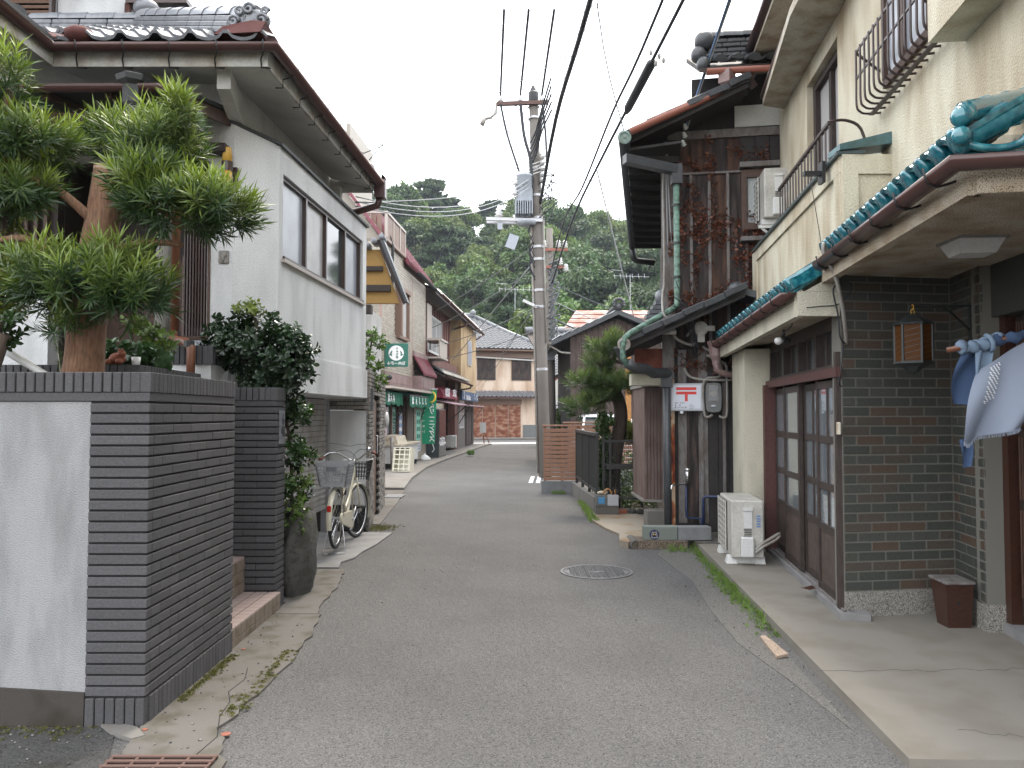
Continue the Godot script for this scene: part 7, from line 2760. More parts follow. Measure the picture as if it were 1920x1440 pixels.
func cream_house():
	rng.seed=91
	var h:=thing("cream_house","cream stucco house on the right with glazed teal tile canopies","house",V(3.2,0,6.5))
	var st:=ST()
	# upper wall, pierced by the tall window
	var wall:=func(d0,d1,y0,y1): sb(st,UP(d0),UP(d1),y0,y1,0.0,0.2)
	wall.call(-7.0,6.95,2.55,7.2)
	wall.call(8.05,9.15,2.3,7.2)
	wall.call(6.951,8.049,4.84,7.2)
	wall.call(6.951,8.049,2.3,3.36)
	part(h,"upper_wall",st,M.cream_wall)
	st=ST()
	sb(st,UP(9.15,0.0),UP(9.15,3.0),0.0,7.2,-0.2,0.0)
	part(h,"far_end_wall",st,M.cream_wall)
	# tall brown window behind the balcony
	st=ST()
	sb(st,UP(6.96,0.06),UP(7.05,0.06),3.36,4.83,0.0,0.1)
	sb(st,UP(7.95,0.06),UP(8.04,0.06),3.36,4.83,0.0,0.1)
	sb(st,UP(7.46,0.08),UP(7.54,0.08),3.36,4.76,0.0,0.08)
	sb(st,UP(7.05,0.06),UP(7.95,0.06),4.76,4.83,0.0,0.1)
	var w:=part(h,"window",st,M.dark_wood)
	st=ST()
	sb(st,UP(7.05,0.12),UP(7.46,0.12),3.36,4.76,0.0,0.02)
	sb(st,UP(7.54,0.11),UP(7.95,0.11),3.36,4.76,0.0,0.02)
	part(w,"pane",st,M.frost_pale)
	# window canopy and main eave overhead
	st=ST()
	slab(st,[Vector2(2.86,9.0),Vector2(2.46,6.95),Vector2(2.40,6.3),UP(6.3),UP(9.1)],5.02,5.10)
	part(h,"window_canopy",st,M.soffit_smooth)
	st=ST()
	sb(st,Vector2(2.85,9.0),Vector2(2.39,6.3),5.10,5.14,-0.02,0.02)
	part(h,"canopy_trim",st,M.brown_metal)
	st=ST()
	slab(st,[Vector2(2.85,9.6),Vector2(2.30,5.6),Vector2(0.8,-7.0),UP(-7.0),UP(9.6)],5.62,5.70)
	part(h,"eave_soffit",st,M.soffit_smooth)
	st=ST(true)
	gutter(st,[V(2.84,5.72,9.65),V(2.28,5.74,5.6),V(0.78,5.8,-7.0)],0.06)
	part(h,"eave_gutter",st,M.brown_gutter)
	st=ST(true)
	tube(st,[V(2.85,5.68,9.5),V(2.86,5.55,9.4),V(2.80,5.45,9.3),V(2.86,5.36,9.3)],0.05,7)
	part(h,"downpipe",st,M.mauve_panel)
	st=ST()
	prism(st,[V(2.80,5.72,9.7),V(0.75,5.72,-7.0),V(2.0,6.4,-7.0),V(4.0,6.4,9.7)],Vector3(0,0.05,0))
	part(h,"roof",st,M.dark_tile)
	# balcony parapet over the shop front
	st=ST()
	sb(st,DP(5.70),DP(9.1),2.54,3.24,0.02,0.14)
	sb(st,DP(5.9),DP(9.1),2.25,2.538,0.02,0.14)
	sb(st,DP(5.70),DP(9.1),3.242,3.36,0.0,0.14)
	sb(st,DP(5.70),DP(5.86),2.54,3.24,0.0,0.019)
	sb(st,DP(9.0),DP(9.1),2.25,3.24,0.0,0.019)
	sb(st,DP(9.1,0.0),DP(9.1,0.5),2.25,3.36,-0.15,0.0)
	part(h,"parapet",st,M.cream_wall)
	st=ST()
	var q0:=DP(5.70)
	var q1:=UP(5.70)
	bx(st,q0.x+0.005,q0.x+0.115,2.54,3.36,q0.y - 0.045,q0.y - 0.002)
	bx(st,q0.x+0.116,q1.x+0.02,3.22,3.36,q0.y - 0.045,q0.y - 0.002)
	bx(st,q0.x+0.116,q1.x+0.02,2.54,3.219,q0.y - 0.022,q0.y - 0.002)
	part(h,"parapet_end",st,M.cream_wall)
	st=ST()
	sb(st,DP(5.66),DP(9.12),3.362,3.385,-0.03,0.17)
	part(h,"parapet_cap",st,M.green_black)
	st=ST()
	prism(st,[V(q0.x - 0.02,3.388,q0.y - 0.06),V(q1.x+0.03,3.44,q0.y - 0.06),V(q1.x+0.03,3.53,q0.y - 0.06),V(q0.x - 0.02,3.43,q0.y - 0.06)],Vector3(0,0,-0.22))
	part(h,"end_flashing",st,M.teal_metal)
	# balcony railing
	st=ST()
	sb(st,DP(6.1),DP(7.95),3.74,3.765,0.03,0.06)
	sb(st,DP(6.1),DP(7.95),3.42,3.435,0.035,0.055)
	var rl:=part(h,"balcony_railing",st,M.iron_brown)
	for k in 17:
		st=ST()
		var p:=DP(6.12+0.113*k,0.045)
		tube(st,[V(p.x,3.38,p.y),V(p.x,3.74,p.y)],0.008,5)
		part(rl,"baluster",st,M.iron_brown)
	st=ST(true)
	var e:=DP(6.1,0.045)
	tube(st,smooth_path([V(e.x,3.76,e.y),V(e.x+0.12,3.77,e.y),V(e.x+0.24,3.70,e.y),V(e.x+0.30,3.45,e.y)]),0.012,5)
	part(rl,"end_scroll",st,M.iron_brown)
	st=ST()
	bx(st,2.20,2.34,3.30,3.33,5.95,6.0)
	bx(st,2.325,2.35,3.24,3.40,5.93,6.02)
	part(h,"laundry_bracket",st,M.black)
	# iron window guard
	var g:=thing("window_guard","dark brown iron window guard with bars curving in at the foot","window guard",V(2.6,3.7,5.3))
	for k in 15:
		st=ST(true)
		var d:=5.86 - 0.098*k
		var a:=UP(d,-0.17)
		var b:=UP(d)
		tube(st,smooth_path([V(a.x,4.22,a.y),V(a.x,3.98,a.y),V(a.x,3.80,a.y),V(a.x+0.025,3.755,a.y),V(a.x+0.07,3.74,a.y),V(b.x,3.74,b.y)],3),0.0085,5)
		part(g,"guard_bar",st,M.iron_brown)
	st=ST()
	for y in [4.20,4.0]: sb(st,UP(5.87,-0.17),UP(4.4,-0.17),y,y+0.016,0.0,0.012) if false else sb(st,UP(4.4,-0.17),UP(5.87,-0.17),y,y+0.016,0.0,0.012)
	sb(st,UP(4.4,-0.08),UP(5.87,-0.08),3.725,3.737,0.0,0.035)
	for d in [5.86,4.9]:
		var a:=UP(d,-0.17)
		var b:=UP(d)
		tube(st,[V(a.x,4.2,a.y),V(b.x,4.05,b.y)],0.012,4)
	part(g,"guard_rail",st,M.iron_brown)
	st=ST()
	sb(st,UP(4.4),UP(5.72),3.86,3.92,-0.03,-0.002)
	sb(st,UP(4.4),UP(5.72),4.9,5.0,-0.03,-0.002)
	for d in [4.4,4.85,5.3,5.66]: sb(st,UP(d),UP(d+0.06),3.92,4.9,-0.035,-0.002)
	w=part(h,"window",st,M.brown_wood)
	st=ST()
	sb(st,UP(4.45),UP(5.66),3.92,4.9,-0.01,-0.004)
	part(w,"pane",st,M.frost)
	st=ST()
	sb(st,UP(2.2),UP(4.45),3.61,5.2,-0.20,-0.002)
	part(h,"shutter_housing",st,M.cream_wall)
	# ---- shop front: pillar, transom, lintel, sliding doors
	st=ST()
	sb(st,DP(8.28,-0.26),DP(9.1,-0.26),0.05,2.18,0.0,0.30)
	part(h,"pillar",st,M.cream_trim)
	st=ST()
	sb(st,DP(5.80,0.02),DP(8.3,0.02),2.13,2.24,-0.02,0.12)
	sb(st,DP(5.80,0.02),DP(8.3,0.02),1.84,1.87,-0.03,0.08)
	for k in 5:
		var d:=5.80+0.60*k
		sb(st,DP(d,0.02),DP(d+0.06,0.02),1.87,2.13,-0.03,0.08)
	for k in 8:
		var d:=5.93+0.305*k
		sb(st,DP(d,0.03),DP(d+0.025,0.03),1.87,2.13,0.0,0.04)
	var tr:=part(h,"transom_window",st,M.door_wood)
	st=ST()
	sb(st,DP(5.76,0.06),DP(8.25,0.06),1.87,2.13,0.0,0.006)
	part(tr,"pane",st,M.pane)
	st=ST()
	sb(st,DP(5.70,0.0),DP(8.3,0.0),1.77,1.84,-0.05,-0.005)
	part(h,"red_lintel",st,M.red_lintel)
	st=ST()
	sb(st,DP(5.73,-0.02),DP(5.785,-0.02),0.12,1.95,-0.02,0.015)
	part(h,"door_post",st,M.door_wood)
	st=ST()
	sb(st,DP(8.18,-0.02),DP(8.30,-0.02),0.12,1.8,-0.06,0.1)
	part(h,"door_post",st,M.red_lintel)
	st=ST()
	sb(st,DP(5.62,-0.06),DP(8.28,-0.06),0.04,0.115,0.0,0.2,0.07,0.135)
	part(h,"stone_sill",st,M.concrete_light)
	st=ST()
	sb(st,DP(5.66,-0.03),DP(8.28,-0.03),0.117,0.13,0.0,0.02,0.137,0.15)
	sb(st,DP(5.66,0.02),DP(8.28,0.02),0.117,0.13,0.0,0.02,0.137,0.15)
	part(h,"door_track",st,M.grey_board)
	for k in 4:
		var d0:=5.79+0.60*k
		var d1:=d0+0.615
		var o:=0.0 if k % 2==0 else 0.04
		var by:=0.135+0.008*k
		st=ST()
		sb(st,DP(d0,o),DP(d0+0.05,o),by,1.765,-0.015,0.02)
		sb(st,DP(d1 - 0.05,o),DP(d1,o),by,1.765,-0.015,0.02)
		for y in [by,0.60,0.92,1.28,1.70]: sb(st,DP(d0+0.051,o),DP(d1 - 0.051,o),y,y+0.055,-0.011,0.016)
		sb(st,DP(d0+0.30,o),DP(d0+0.33,o),0.655,1.70,-0.009,0.012) if k<2 else null
		var dr:=part(h,"sliding_door",st,M.door_wood)
		st=ST()
		sb(st,DP(d0+0.05,o),DP(d1 - 0.05,o),by+0.055,0.60,0.0,0.01)
		part(dr,"wood_panel",st,M.door_panel)
		for e2 in [[0.655,0.92],[0.975,1.28],[1.335,1.70]]:
			st=ST()
			sb(st,DP(d0+0.05,o),DP(d1 - 0.05,o),e2[0],e2[1],0.0,0.004)
			part(dr,"pane",st,M.pane)
	# notice seen from behind through the glass, and the doorbell
	st=ST()
	sb(st,DP(5.86,0.09),DP(6.24,0.09),1.38,1.67,0.0,0.006)
	var nt:=part(self,"window_notice",st,M.sign_white)
	tag(nt,"white post office notice hung inside the nearest glass doors","notice")
	st=ST()
	sb(st,DP(5.90,0.086),DP(6.2,0.086),1.62,1.65,0.0,0.003)
	sb(st,DP(5.90,0.086),DP(6.2,0.086),1.57,1.60,0.0,0.003)
	part(nt,"red_print",st,M.post_red)
	st=ST()
	for y in [1.47,1.44,1.41]: sb(st,DP(5.92,0.086),DP(6.15,0.086),y,y+0.012,0.0,0.003)
	part(nt,"dark_print",st,M.meter_grey)
	# room behind the glass
	st=ST()
	sb(st,DP(6.2,1.6),DP(9.0,1.6),0.0,2.3,0.0,0.1)
	part(h,"room_back",st,M.room_pale)
	st=ST()
	sb(st,DP(6.1,0.14),DP(9.0,0.14),2.24,2.3,0.0,1.5)
	sb(st,DP(6.1,0.14),DP(9.0,0.14),0.03,0.1,0.0,1.5)
	sb(st,DP(9.0,0.14),DP(9.1,0.14),0.1,2.24,0.0,1.5)
	sb(st,DP(6.12,0.25),DP(6.16,0.25),0.1,2.24,0.2,1.5)
	part(h,"room_wall",st,M.room_dark)
	st=ST()
	sb(st,DP(6.6,0.5),DP(7.4,0.5),0.1,0.75,0.0,0.5)
	part(h,"room_counter",st,M.teal_metal)
	st=ST()
	sb(st,DP(7.3,0.4),DP(8.0,0.4),0.1,1.5,0.0,0.02)
	part(h,"room_curtain",st,M.curtain)
	piece(self,"door_bell",bevel(Vector3(0.02,0.09,0.05),0.006),Transform3D(Basis.IDENTITY,V(2.325,1.40,5.70)),M.ivory_plastic)
	tag(get_child(get_child_count() - 1),"small cream plastic door bell at the corner of the brick porch","door bell")
	# ---- canopy over the shop front
	st=ST()
	prism(st,[V(2.06,2.20,5.78),V(2.42,2.20,9.2),V(2.80,2.24,9.2),V(2.42,2.24,5.78)],Vector3(0,0.05,0))
	part(h,"canopy_soffit",st,M.soffit)
	st=ST()
	sb(st,Vector2(2.045,5.74),Vector2(2.415,9.22),2.20,2.40,-0.01,0.05,2.16,2.36)
	bx(st,2.05,2.345,2.205,2.38,5.70,5.76)
	prism(st,[V(2.10,2.382,5.70),V(2.345,2.382,5.70),V(2.345,2.52,5.70)],Vector3(0,0,-0.06))
	part(h,"canopy_fascia",st,M.cream_trim)
	st=ST()
	prism(st,[V(2.03,2.40,5.72),V(2.41,2.36,9.24),V(2.80,2.60,9.2),V(2.38,2.62,5.72)],Vector3(0,-0.03,0))
	part(h,"canopy_bed",st,M.teal_tile)
	var al:=(V(2.41,2.36,9.24) - V(2.03,2.40,5.72))
	var n:=17
	for k in n:
		var c:=V(2.02,2.45,5.86)+al*(k+0.2)/n
		var ub:=basis_slope(al,V(0.33,0.21,-0.04) - V(0,0,0))
		piece(h,"teal_tile",teal_tile(),Transform3D(ub.scaled_local(Vector3(1.28,1.2,1.0)),c),M.teal_tile)
	st=ST(true)
	st.set_smooth_group(-1)
	prism(st,[V(2.02,2.40,5.70),V(2.24,2.51,5.68),V(2.24,2.58,5.68),V(2.0,2.475,5.70)],Vector3(0.02,0,-0.22))
	prism(st,[V(2.22,2.50,5.66),V(2.40,2.575,5.65),V(2.40,2.66,5.65),V(2.22,2.585,5.66)],Vector3(0.02,0,-0.22))
	part(h,"verge_tile",st,M.teal_tile)
	st=ST(true)
	gutter(st,[V(1.985,2.375,5.72),V(2.375,2.325,9.3)],0.055)
	part(h,"gutter",st,M.brown_gutter)
	for k in 9:
		st=ST(true)
		var p:=V(2.0,2.375,6.0).lerp(V(2.36,2.33,9.2),k/8.0)
		tube(st,[p+Vector3(-0.06,0.02,0),p+Vector3(-0.045,-0.045,0),p+Vector3(0,-0.062,0),p+Vector3(0.04,-0.05,0),p+Vector3(0.08,-0.03,0)],0.006,4)
		part(h,"gutter_bracket",st,M.black)
	st=ST()
	lathe(st,V(2.37,2.12,9.28),Vector3.UP,[Vector2(0.04,-0.05),Vector2(0.045,0),Vector2(0.075,0.06),Vector2(0.085,0.17),Vector2(0.1,0.20),Vector2(0.1,0.23)],8)
	part(h,"rain_hopper",st,M.mauve_panel)
	st=ST(true)
	tube(st,[V(2.37,2.1,9.28),V(2.38,2.02,9.28),V(2.44,1.98,9.28),V(2.62,1.94,9.26)],0.04,7)
	part(h,"downpipe",st,M.mauve_panel)
	# ---- porch canopy
	var g0:=V(2.18,2.57,5.62)
	var g1:=V(1.855,2.57,3.30)
	var g2:=V(4.6,2.57,2.75)
	st=ST()
	slab(st,[Vector2(2.24,5.62),Vector2(1.985,3.42),Vector2(4.5,3.0),Vector2(4.5,5.9),Vector2(3.4,5.9),Vector2(2.45,5.73)],2.50,2.53)
	part(h,"porch_soffit",st,M.soffit)
	st=ST()
	sb(st,Vector2(1.985,3.40),Vector2(2.25,5.70),2.44,2.60,-0.03,0.03)
	sb(st,Vector2(4.5,2.97),Vector2(1.985,3.40),2.44,2.60,-0.03,0.03)
	part(h,"porch_fascia",st,M.soffit)
	st=ST(true)
	gutter(st,[g0,g1,g2],0.058)
	part(h,"gutter",st,M.brown_gutter)
	for k in 6:
		st=ST(true)
		var p:=g0.lerp(g1,0.06+0.17*k)
		tube(st,[p+Vector3(-0.064,0.02,0),p+Vector3(-0.046,-0.046,0),p+Vector3(0,-0.064,0),p+Vector3(0.05,-0.05,0),p+Vector3(0.1,-0.03,0)],0.006,4)
		part(h,"gutter_bracket",st,M.black)
	st=ST()
	prism(st,[V(1.91,2.61,3.36),V(2.24,2.61,5.64),V(2.66,2.86,5.58),V(2.35,2.86,3.85)],Vector3(0,-0.03,0))
	prism(st,[V(1.91,2.61,3.36),V(2.35,2.86,3.85),V(4.5,2.86,3.6),V(4.5,2.61,2.9)],Vector3(0,-0.03,0))
	part(h,"porch_roof_bed",st,M.teal_tile)
	al=g1 - g0
	n=12
	var tb:=basis_slope(-al,V(0.42,0.25,-0.06) - V(0,0,0))
	for k in n:
		var c:=V(2.20,2.665,5.62)+al*(k+0.35)/n
		piece(h,"teal_tile",teal_tile(),Transform3D(tb.scaled_local(Vector3(1.22,1.3,1.0)),c),M.teal_tile)
	al=g2 - g1
	tb=basis_slope(al,V(0.05,0.25,0.42) - V(0,0,0))
	for k in 12:
		var c:=V(2.37,2.64,3.19)+al.normalized()*(0.235*k)
		piece(h,"teal_tile",teal_tile(),Transform3D(tb.scaled_local(Vector3(1.45,1.3,1.0)),c),M.teal_tile)
	# corner: hip roll with a round end, and mortar behind it
	st=ST(true)
	var hp:=[V(1.90,2.755,3.33),V(1.94,2.79,3.38),V(2.1,2.86,3.50),V(2.35,2.97,3.70),V(2.75,3.15,4.05)]
	tube(st,hp,[0.044,0.052,0.048,0.048,0.048],14)
	ball(st,hp[0],Vector3(0.047,0.047,0.047),14,8)
	part(h,"hip_tile",st,M.teal_tile)
	for k in 4:
		st=ST()
		var c:=hp[1].lerp(hp[4],0.22+0.24*k) as Vector3
		lathe(st,c,hp[4] - hp[1],[Vector2(0.046,-0.015),Vector2(0.055,-0.012),Vector2(0.055,0.012),Vector2(0.046,0.015)],14)
		part(h,"hip_collar",st,M.teal_tile)
	st=ST(true)
	ball(st,V(1.885,2.665,3.31),Vector3(0.043,0.043,0.035),14,8)
	tube(st,smooth_path([V(1.90,2.645,3.33),V(1.96,2.618,3.31),V(2.04,2.608,3.29),V(2.10,2.62,3.27),V(2.13,2.65,3.26)]),0.018,8)
	part(h,"corner_disc",st,M.teal_tile)
	for lv in 2:
		for k in 3:
			piece(h,"hip_course_tile",bevel(Vector3(0.24,0.028,0.11),0.006),Transform3D(Basis(Vector3.UP,0.72)*Basis(Vector3.BACK,0.42),hp[1].lerp(hp[4],0.30+0.26*k) - Vector3(0,0.06+0.032*lv,0)),M.teal_tile)
	st=ST(true)
	ball(st,V(2.0,2.70,3.38),Vector3(0.085,0.055,0.06),10,6)
	part(h,"mortar_fill",st,M.concrete_dirty)
	# hose and loose wires down the corner
	st=ST(true)
	tube(st,smooth_path([V(2.16,2.62,5.45),V(2.12,2.66,5.4),V(2.12,2.58,5.4),V(2.2,2.45,5.42),V(2.28,2.25,5.5),V(2.34,2.10,5.6),V(2.37,2.0,5.66)]),0.014,6)
	part(h,"hose",st,M.pipe_grey)
	st=ST(true)
	tube(st,smooth_path([V(2.2,2.52,5.6),V(2.32,2.44,5.6),V(2.26,2.38,5.6),V(2.3,2.2,5.62),V(2.31,2.05,5.62),V(2.36,2.0,5.65)]),0.006,4)
	tube(st,smooth_path([V(2.1,2.26,5.68),V(2.2,2.27,5.68),V(2.34,2.29,5.69),V(2.42,2.4,5.66),V(2.36,2.44,5.64),V(2.28,2.4,5.62)]),0.004,4)
	tube(st,smooth_path([V(2.35,2.0,5.66),V(2.31,1.85,5.6),V(2.30,1.72,5.62),V(2.34,1.7,5.68)]),0.005,4)
	tube(st,smooth_path([V(2.12,2.3,6.2),V(2.18,2.2,6.2),V(2.14,2.14,6.3),V(2.2,2.12,6.5),V(2.28,2.1,6.55)]),0.005,4)
	part(h,"loose_wire",st,M.cable_black)
	st=ST(true)
	tube(st,sag(V(2.24,3.32,5.97),V(2.22,2.6,5.66),-0.02),0.003,4)
	part(h,"hanging_wire",st,M.cable_black)
	# ---- brick porch
	var bm:=[M.porch_brick_0,M.porch_brick_0,M.porch_brick_1,M.porch_brick_0,M.porch_brick_2,M.porch_brick_1,M.porch_brick_2,M.porch_brick_3]
	var w0:=Vector2(2.36,5.72)
	var w1:=Vector2(3.22,5.86)
	var w2:=Vector2(3.14,5.35)
	var w3:=Vector2(3.26,5.34)
	var p:=thing("brick_porch","dark green and brown scratched brick porch wall with a granite base","porch wall",V(2.8,0,5.8))
	st=ST()
	sb(st,w0,w1+Vector2(0.2,0.03),0.04,2.52,-0.12,-0.006)
	sb(st,w1,w2,0.04,2.52,-0.12,-0.006)
	sb(st,w2+Vector2(0.005,0.0),w3,0.04,2.52,-0.12,-0.006)
	part(p,"mortar_core",st,M.porch_joint)
	courses(p,w0,w1,0.25,33,0.069,0.058,0.215,0.01,0.04,bm,"brick",0.5,0.003)
	courses(p,w1,w2,0.25,33,0.069,0.058,0.215,0.01,0.04,bm,"brick",0.5,0.003)
	courses(p,w2,w3,0.25,33,0.069,0.058,0.3,0.01,0.04,bm,"brick",0.0,0.003)
	st=ST()
	sb(st,w0,w1 - Vector2(0.0,0.0),0.03,0.242,-0.1,0.012)
	sb(st,w1+Vector2(0.0,-0.012),w2,0.03,0.242,-0.1,0.012)
	sb(st,w2+Vector2(-0.012,-0.003),w3,0.03,0.242,-0.1,0.014)
	part(p,"granite_base",st,M.granite)
	# entrance door further right
	st=ST()
	sb(st,Vector2(3.24,5.42),Vector2(2.95,2.6),2.15,2.52,-0.25,0.02)
	part(h,"door_header_wall",st,M.porch_brick_0)
	st=ST()
	bx(st,3.26,3.33,0.13,2.15,5.27,5.40)
	var ed:=part(h,"entrance_door",st,M.box_wood)
	st=ST()
	sb(st,Vector2(3.33,5.27),Vector2(3.02,2.7),0.13,2.15,-0.06,0.0)
	part(ed,"door_leaf",st,M.dark_wood)
	for k in 26:
		st=ST()
		var d:=5.18 - 0.035*k
		var x:=3.318 - 0.12*(5.27 - d)
		bx(st,x - 0.025,x - 0.008,0.95 if k % 1==0 else 0.2,1.35,d,d+0.016)
		bx(st,x - 0.025,x - 0.008,0.32,0.88,d,d+0.016)
		bx(st,x - 0.025,x - 0.008,1.42,2.1,d,d+0.016)
		part(ed,"lattice_bar",st,M.brown_wood)
	st=ST()
	sb(st,Vector2(3.235,5.33),Vector2(2.9,2.6),0.03,0.13,-0.25,0.0)
	part(h,"threshold",st,M.concrete_light)
	# soffit lamp
	var sl:=thing("porch_light","flat white square light fitting on the speckled porch ceiling","light",V(2.63,2.48,4.56))
	st=ST()
	hexa(st,[V(2.53,2.41,4.48),V(2.72,2.41,4.46),V(2.74,2.41,4.62),V(2.55,2.41,4.64)],[V(2.50,2.485,4.44),V(2.75,2.485,4.42),V(2.77,2.485,4.66),V(2.52,2.485,4.68)])
	part(sl,"diffuser",st,M.white_plastic)
	st=ST()
	bx(st,2.50,2.77,2.486,2.50,4.42,4.68)
	part(sl,"base_plate",st,M.steel)

func porch_things():
	rng.seed=92
	# hanging lantern
	var l:=thing("hanging_lantern","hexagonal dark iron lantern with amber glass hung against the brick porch","lantern",V(2.66,1.9,5.28))
	var c:=V(2.655,0,5.28)
	var st:=ST()
	lathe(st,c+Vector3(0,2.09,0),Vector3.UP,[Vector2(0.125,0),Vector2(0.13,0.012),Vector2(0.07,0.045),Vector2(0.045,0.06),Vector2(0.03,0.066),Vector2(0.012,0.075),Vector2(0,0.076)],6)
	part(l,"lantern_roof",st,M.lantern_iron)
	st=ST()
	lathe(st,c+Vector3(0,1.835,0),Vector3.UP,[Vector2(0,-0.07),Vector2(0.03,-0.055),Vector2(0.07,-0.02),Vector2(0.125,0.0),Vector2(0.12,0.015),Vector2(0,0.016)],6)
	part(l,"lantern_base",st,M.lantern_iron)
	var fb:=frame_of(Vector3.UP)
	for k in 6:
		var a:=TAU*k/6.0
		var b:=TAU*(k+1)/6.0
		var p:=c+(fb.x*cos(a)+fb.y*sin(a))*0.112
		var q:=c+(fb.x*cos(b)+fb.y*sin(b))*0.112
		st=ST()
		tube(st,[p+Vector3(0,1.845,0),p+Vector3(0,2.095,0)],0.009,5)
		part(l,"corner_post",st,M.lantern_iron)
		st=ST()
		prism(st,[p+Vector3(0,1.85,0),q+Vector3(0,1.85,0),q+Vector3(0,2.09,0),p+Vector3(0,2.09,0)],(p+q - c*2).normalized()*-0.003)
		part(l,"amber_pane",st,M.amber_glass)
		st=ST()
		for r in 6:
			tube(st,[p.lerp(q,0.05)+Vector3(0,1.86+0.037*r,0),p.lerp(q,0.95)+Vector3(0,1.885+0.037*r,0)],0.0016,3)
		part(l,"leading",st,M.box_wood)
	st=ST(true)
	ball(st,c+Vector3(0,1.96,0),Vector3(0.035,0.06,0.035),8,6)
	tube(st,[c+Vector3(0,1.99,0),c+Vector3(0,2.1,0)],0.015,5)
	part(l,"bulb",st,M.white_plastic)
	st=ST(true)
	for k in 2:
		var ring:=[]
		for j in 9: ring.append(c+Vector3(cos(TAU*j/8.0)*0.013*(1 - k),2.18+0.03*k+sin(TAU*j/8.0)*0.018,cos(TAU*j/8.0)*0.013*k))
		tube(st,ring,0.0035,4)
	part(l,"hook",st,M.lamp_amber)
	st=ST()
	tube(st,[c+Vector3(-0.02,2.21,0),V(3.17,2.25,5.5)],0.009,5)
	tube(st,[c+Vector3(0.2,2.22,0),V(3.16,2.08,5.5)],0.008,5)
	bx(st,3.155,3.17,1.98,2.27,5.485,5.515)
	part(l,"wall_bracket",st,M.lantern_iron)
	# cloth curtain wound round its pole
	var nr:=thing("shop_curtain","blue and pale grey cloth curtain wound over a pole at the porch","curtain",V(2.5,1.9,4.4))
	var a0:=V(2.44,1.855,4.42)
	var a1:=V(3.2,2.02,4.30)
	st=ST(true)
	tube(st,[a0+Vector3(-0.03,0.0,0),a1],0.016,7)
	part(nr,"pole",st,M.copper_brown)
	# cloth rolled on the pole, in two tones
	st=ST(true)
	var roll:=[]
	var rr:=[]
	for k in 13:
		var t:=k/12.0
		roll.append(a0.lerp(a1,0.04+0.22*t)+Vector3(0,0.012*sin(k*1.9),0.012*cos(k*1.5)))
		rr.append(0.030+0.008*sin(k*1.4))
	tube(st,roll,rr,10)
	part(nr,"pale_roll",st,M.cloth_light)
	st=ST(true)
	roll=[]
	rr=[]
	for k in 25:
		var t:=k/24.0
		roll.append(a0.lerp(a1,0.26+0.74*t)+Vector3(0,0.008*sin(k*2.1),0.010*cos(k*1.3)))
		rr.append(0.028+0.007*sin(k*1.7))
	tube(st,roll,rr,10)
	part(nr,"blue_roll",st,M.cloth_blue)
	st=ST(true)
	var knot:=[]
	for k in 10:
		var an:=TAU*k/8.0
		knot.append(a0.lerp(a1,0.22+0.012*k*0.5)+Vector3(0.01*k*0.3,cos(an)*0.043,sin(an)*0.043))
	tube(st,knot,0.014,6)
	part(nr,"knot",st,M.cloth_light)
	var sheet:=func(f: Callable,nu: int,nv: int,n: String,m: Material):
		var s2:=ST(true)
		for i in nu:
			for j in nv:
				var u0:=float(i)/nu
				var u1:=float(i+1)/nu
				var v0:=float(j)/nv
				var v1:=float(j+1)/nv
				quad(s2,f.call(u0,v1),f.call(u1,v1),f.call(u1,v0),f.call(u0,v0))
		return part(nr,n,s2,m)
	# large pale panel blown towards the street: hangs from the right of the pole to a low point on the left
	var top:=func(u): return V(2.555,1.80,4.42).lerp(V(2.83,1.91,4.36),u) if u<1.0 else V(2.83,1.91,4.36)
	var big:=func(u,v):
		var t0: Vector3=V(2.56,1.74,4.40).lerp(V(2.84,1.925,4.34),u)
		var b0: Vector3=V(2.435,1.35,4.36).lerp(V(2.735,1.43,4.30),u)
		if u<0.35: b0 += Vector3(0,-0.10*(1 - u/0.35)*u*3.0,0)
		var p: Vector3=t0.lerp(b0,v)
		p.x += 0.055*sin(v*PI)*(u*0.9) - 0.05*sin(v*PI)*(1 - u)
		p.z += 0.05*sin(u*7.5+v*2.2)*(0.25+0.75*v)+0.05*sin(v*PI)
		return p
	var pb=sheet.call(big,22,18,"pale_panel",M.cloth_pale)
	# woven chevron stripe and fringe on the pale panel
	st=ST()
	for k in 16:
		var v:=0.06+k*0.03
		for j in 4:
			var u:=0.22+0.05*j+0.02*(k % 2)
			var p0: Vector3=big.call(u,v)+Vector3(0,0,0.004)
			var p1: Vector3=big.call(u+0.035,v+0.022)+Vector3(0,0,0.004)
			tube(st,[p0,p1],0.0028,3)
	part(pb,"woven_stripe",st,M.white_ink)
	st=ST()
	for k in 60:
		var u:=k/59.0
		var p0: Vector3=big.call(u,1.0)
		tube(st,[p0+Vector3(0,0.004,0),p0+Vector3(rng.randf_range(-0.004,0.004),-0.018,0.004)],0.0022,3)
	part(pb,"fringe",st,M.cloth_pale)
	var low:=func(u,v):
		var p: Vector3=V(2.455,1.36,4.40).lerp(V(2.535,1.39,4.41),u).lerp(V(2.47,1.20,4.40).lerp(V(2.525,1.19,4.41),u),v)
		p.z += 0.015*sin(u*6+v*3)
		p.y += 0.03*u*v
		return p
	sheet.call(low,8,6,"blue_tail",M.cloth_blue)
	var bl:=func(u,v):
		var p: Vector3=V(2.50,1.835,4.44).lerp(V(2.60,1.85,4.44),u).lerp(V(2.47,1.56,4.46).lerp(V(2.56,1.55,4.45),u),v)
		p.x -= 0.045*sin(v*PI)*(1 - u)
		p.z += 0.02*sin(u*5+v*4)
		return p
	sheet.call(bl,10,10,"blue_flap",M.cloth_blue)
	var lt:=func(u,v):
		var p: Vector3=V(2.555,1.85,4.405).lerp(V(2.65,1.87,4.40),u).lerp(V(2.53,1.56,4.39).lerp(V(2.60,1.60,4.40),u),v)
		p.z += 0.018*sin(u*7+v*2)
		return p
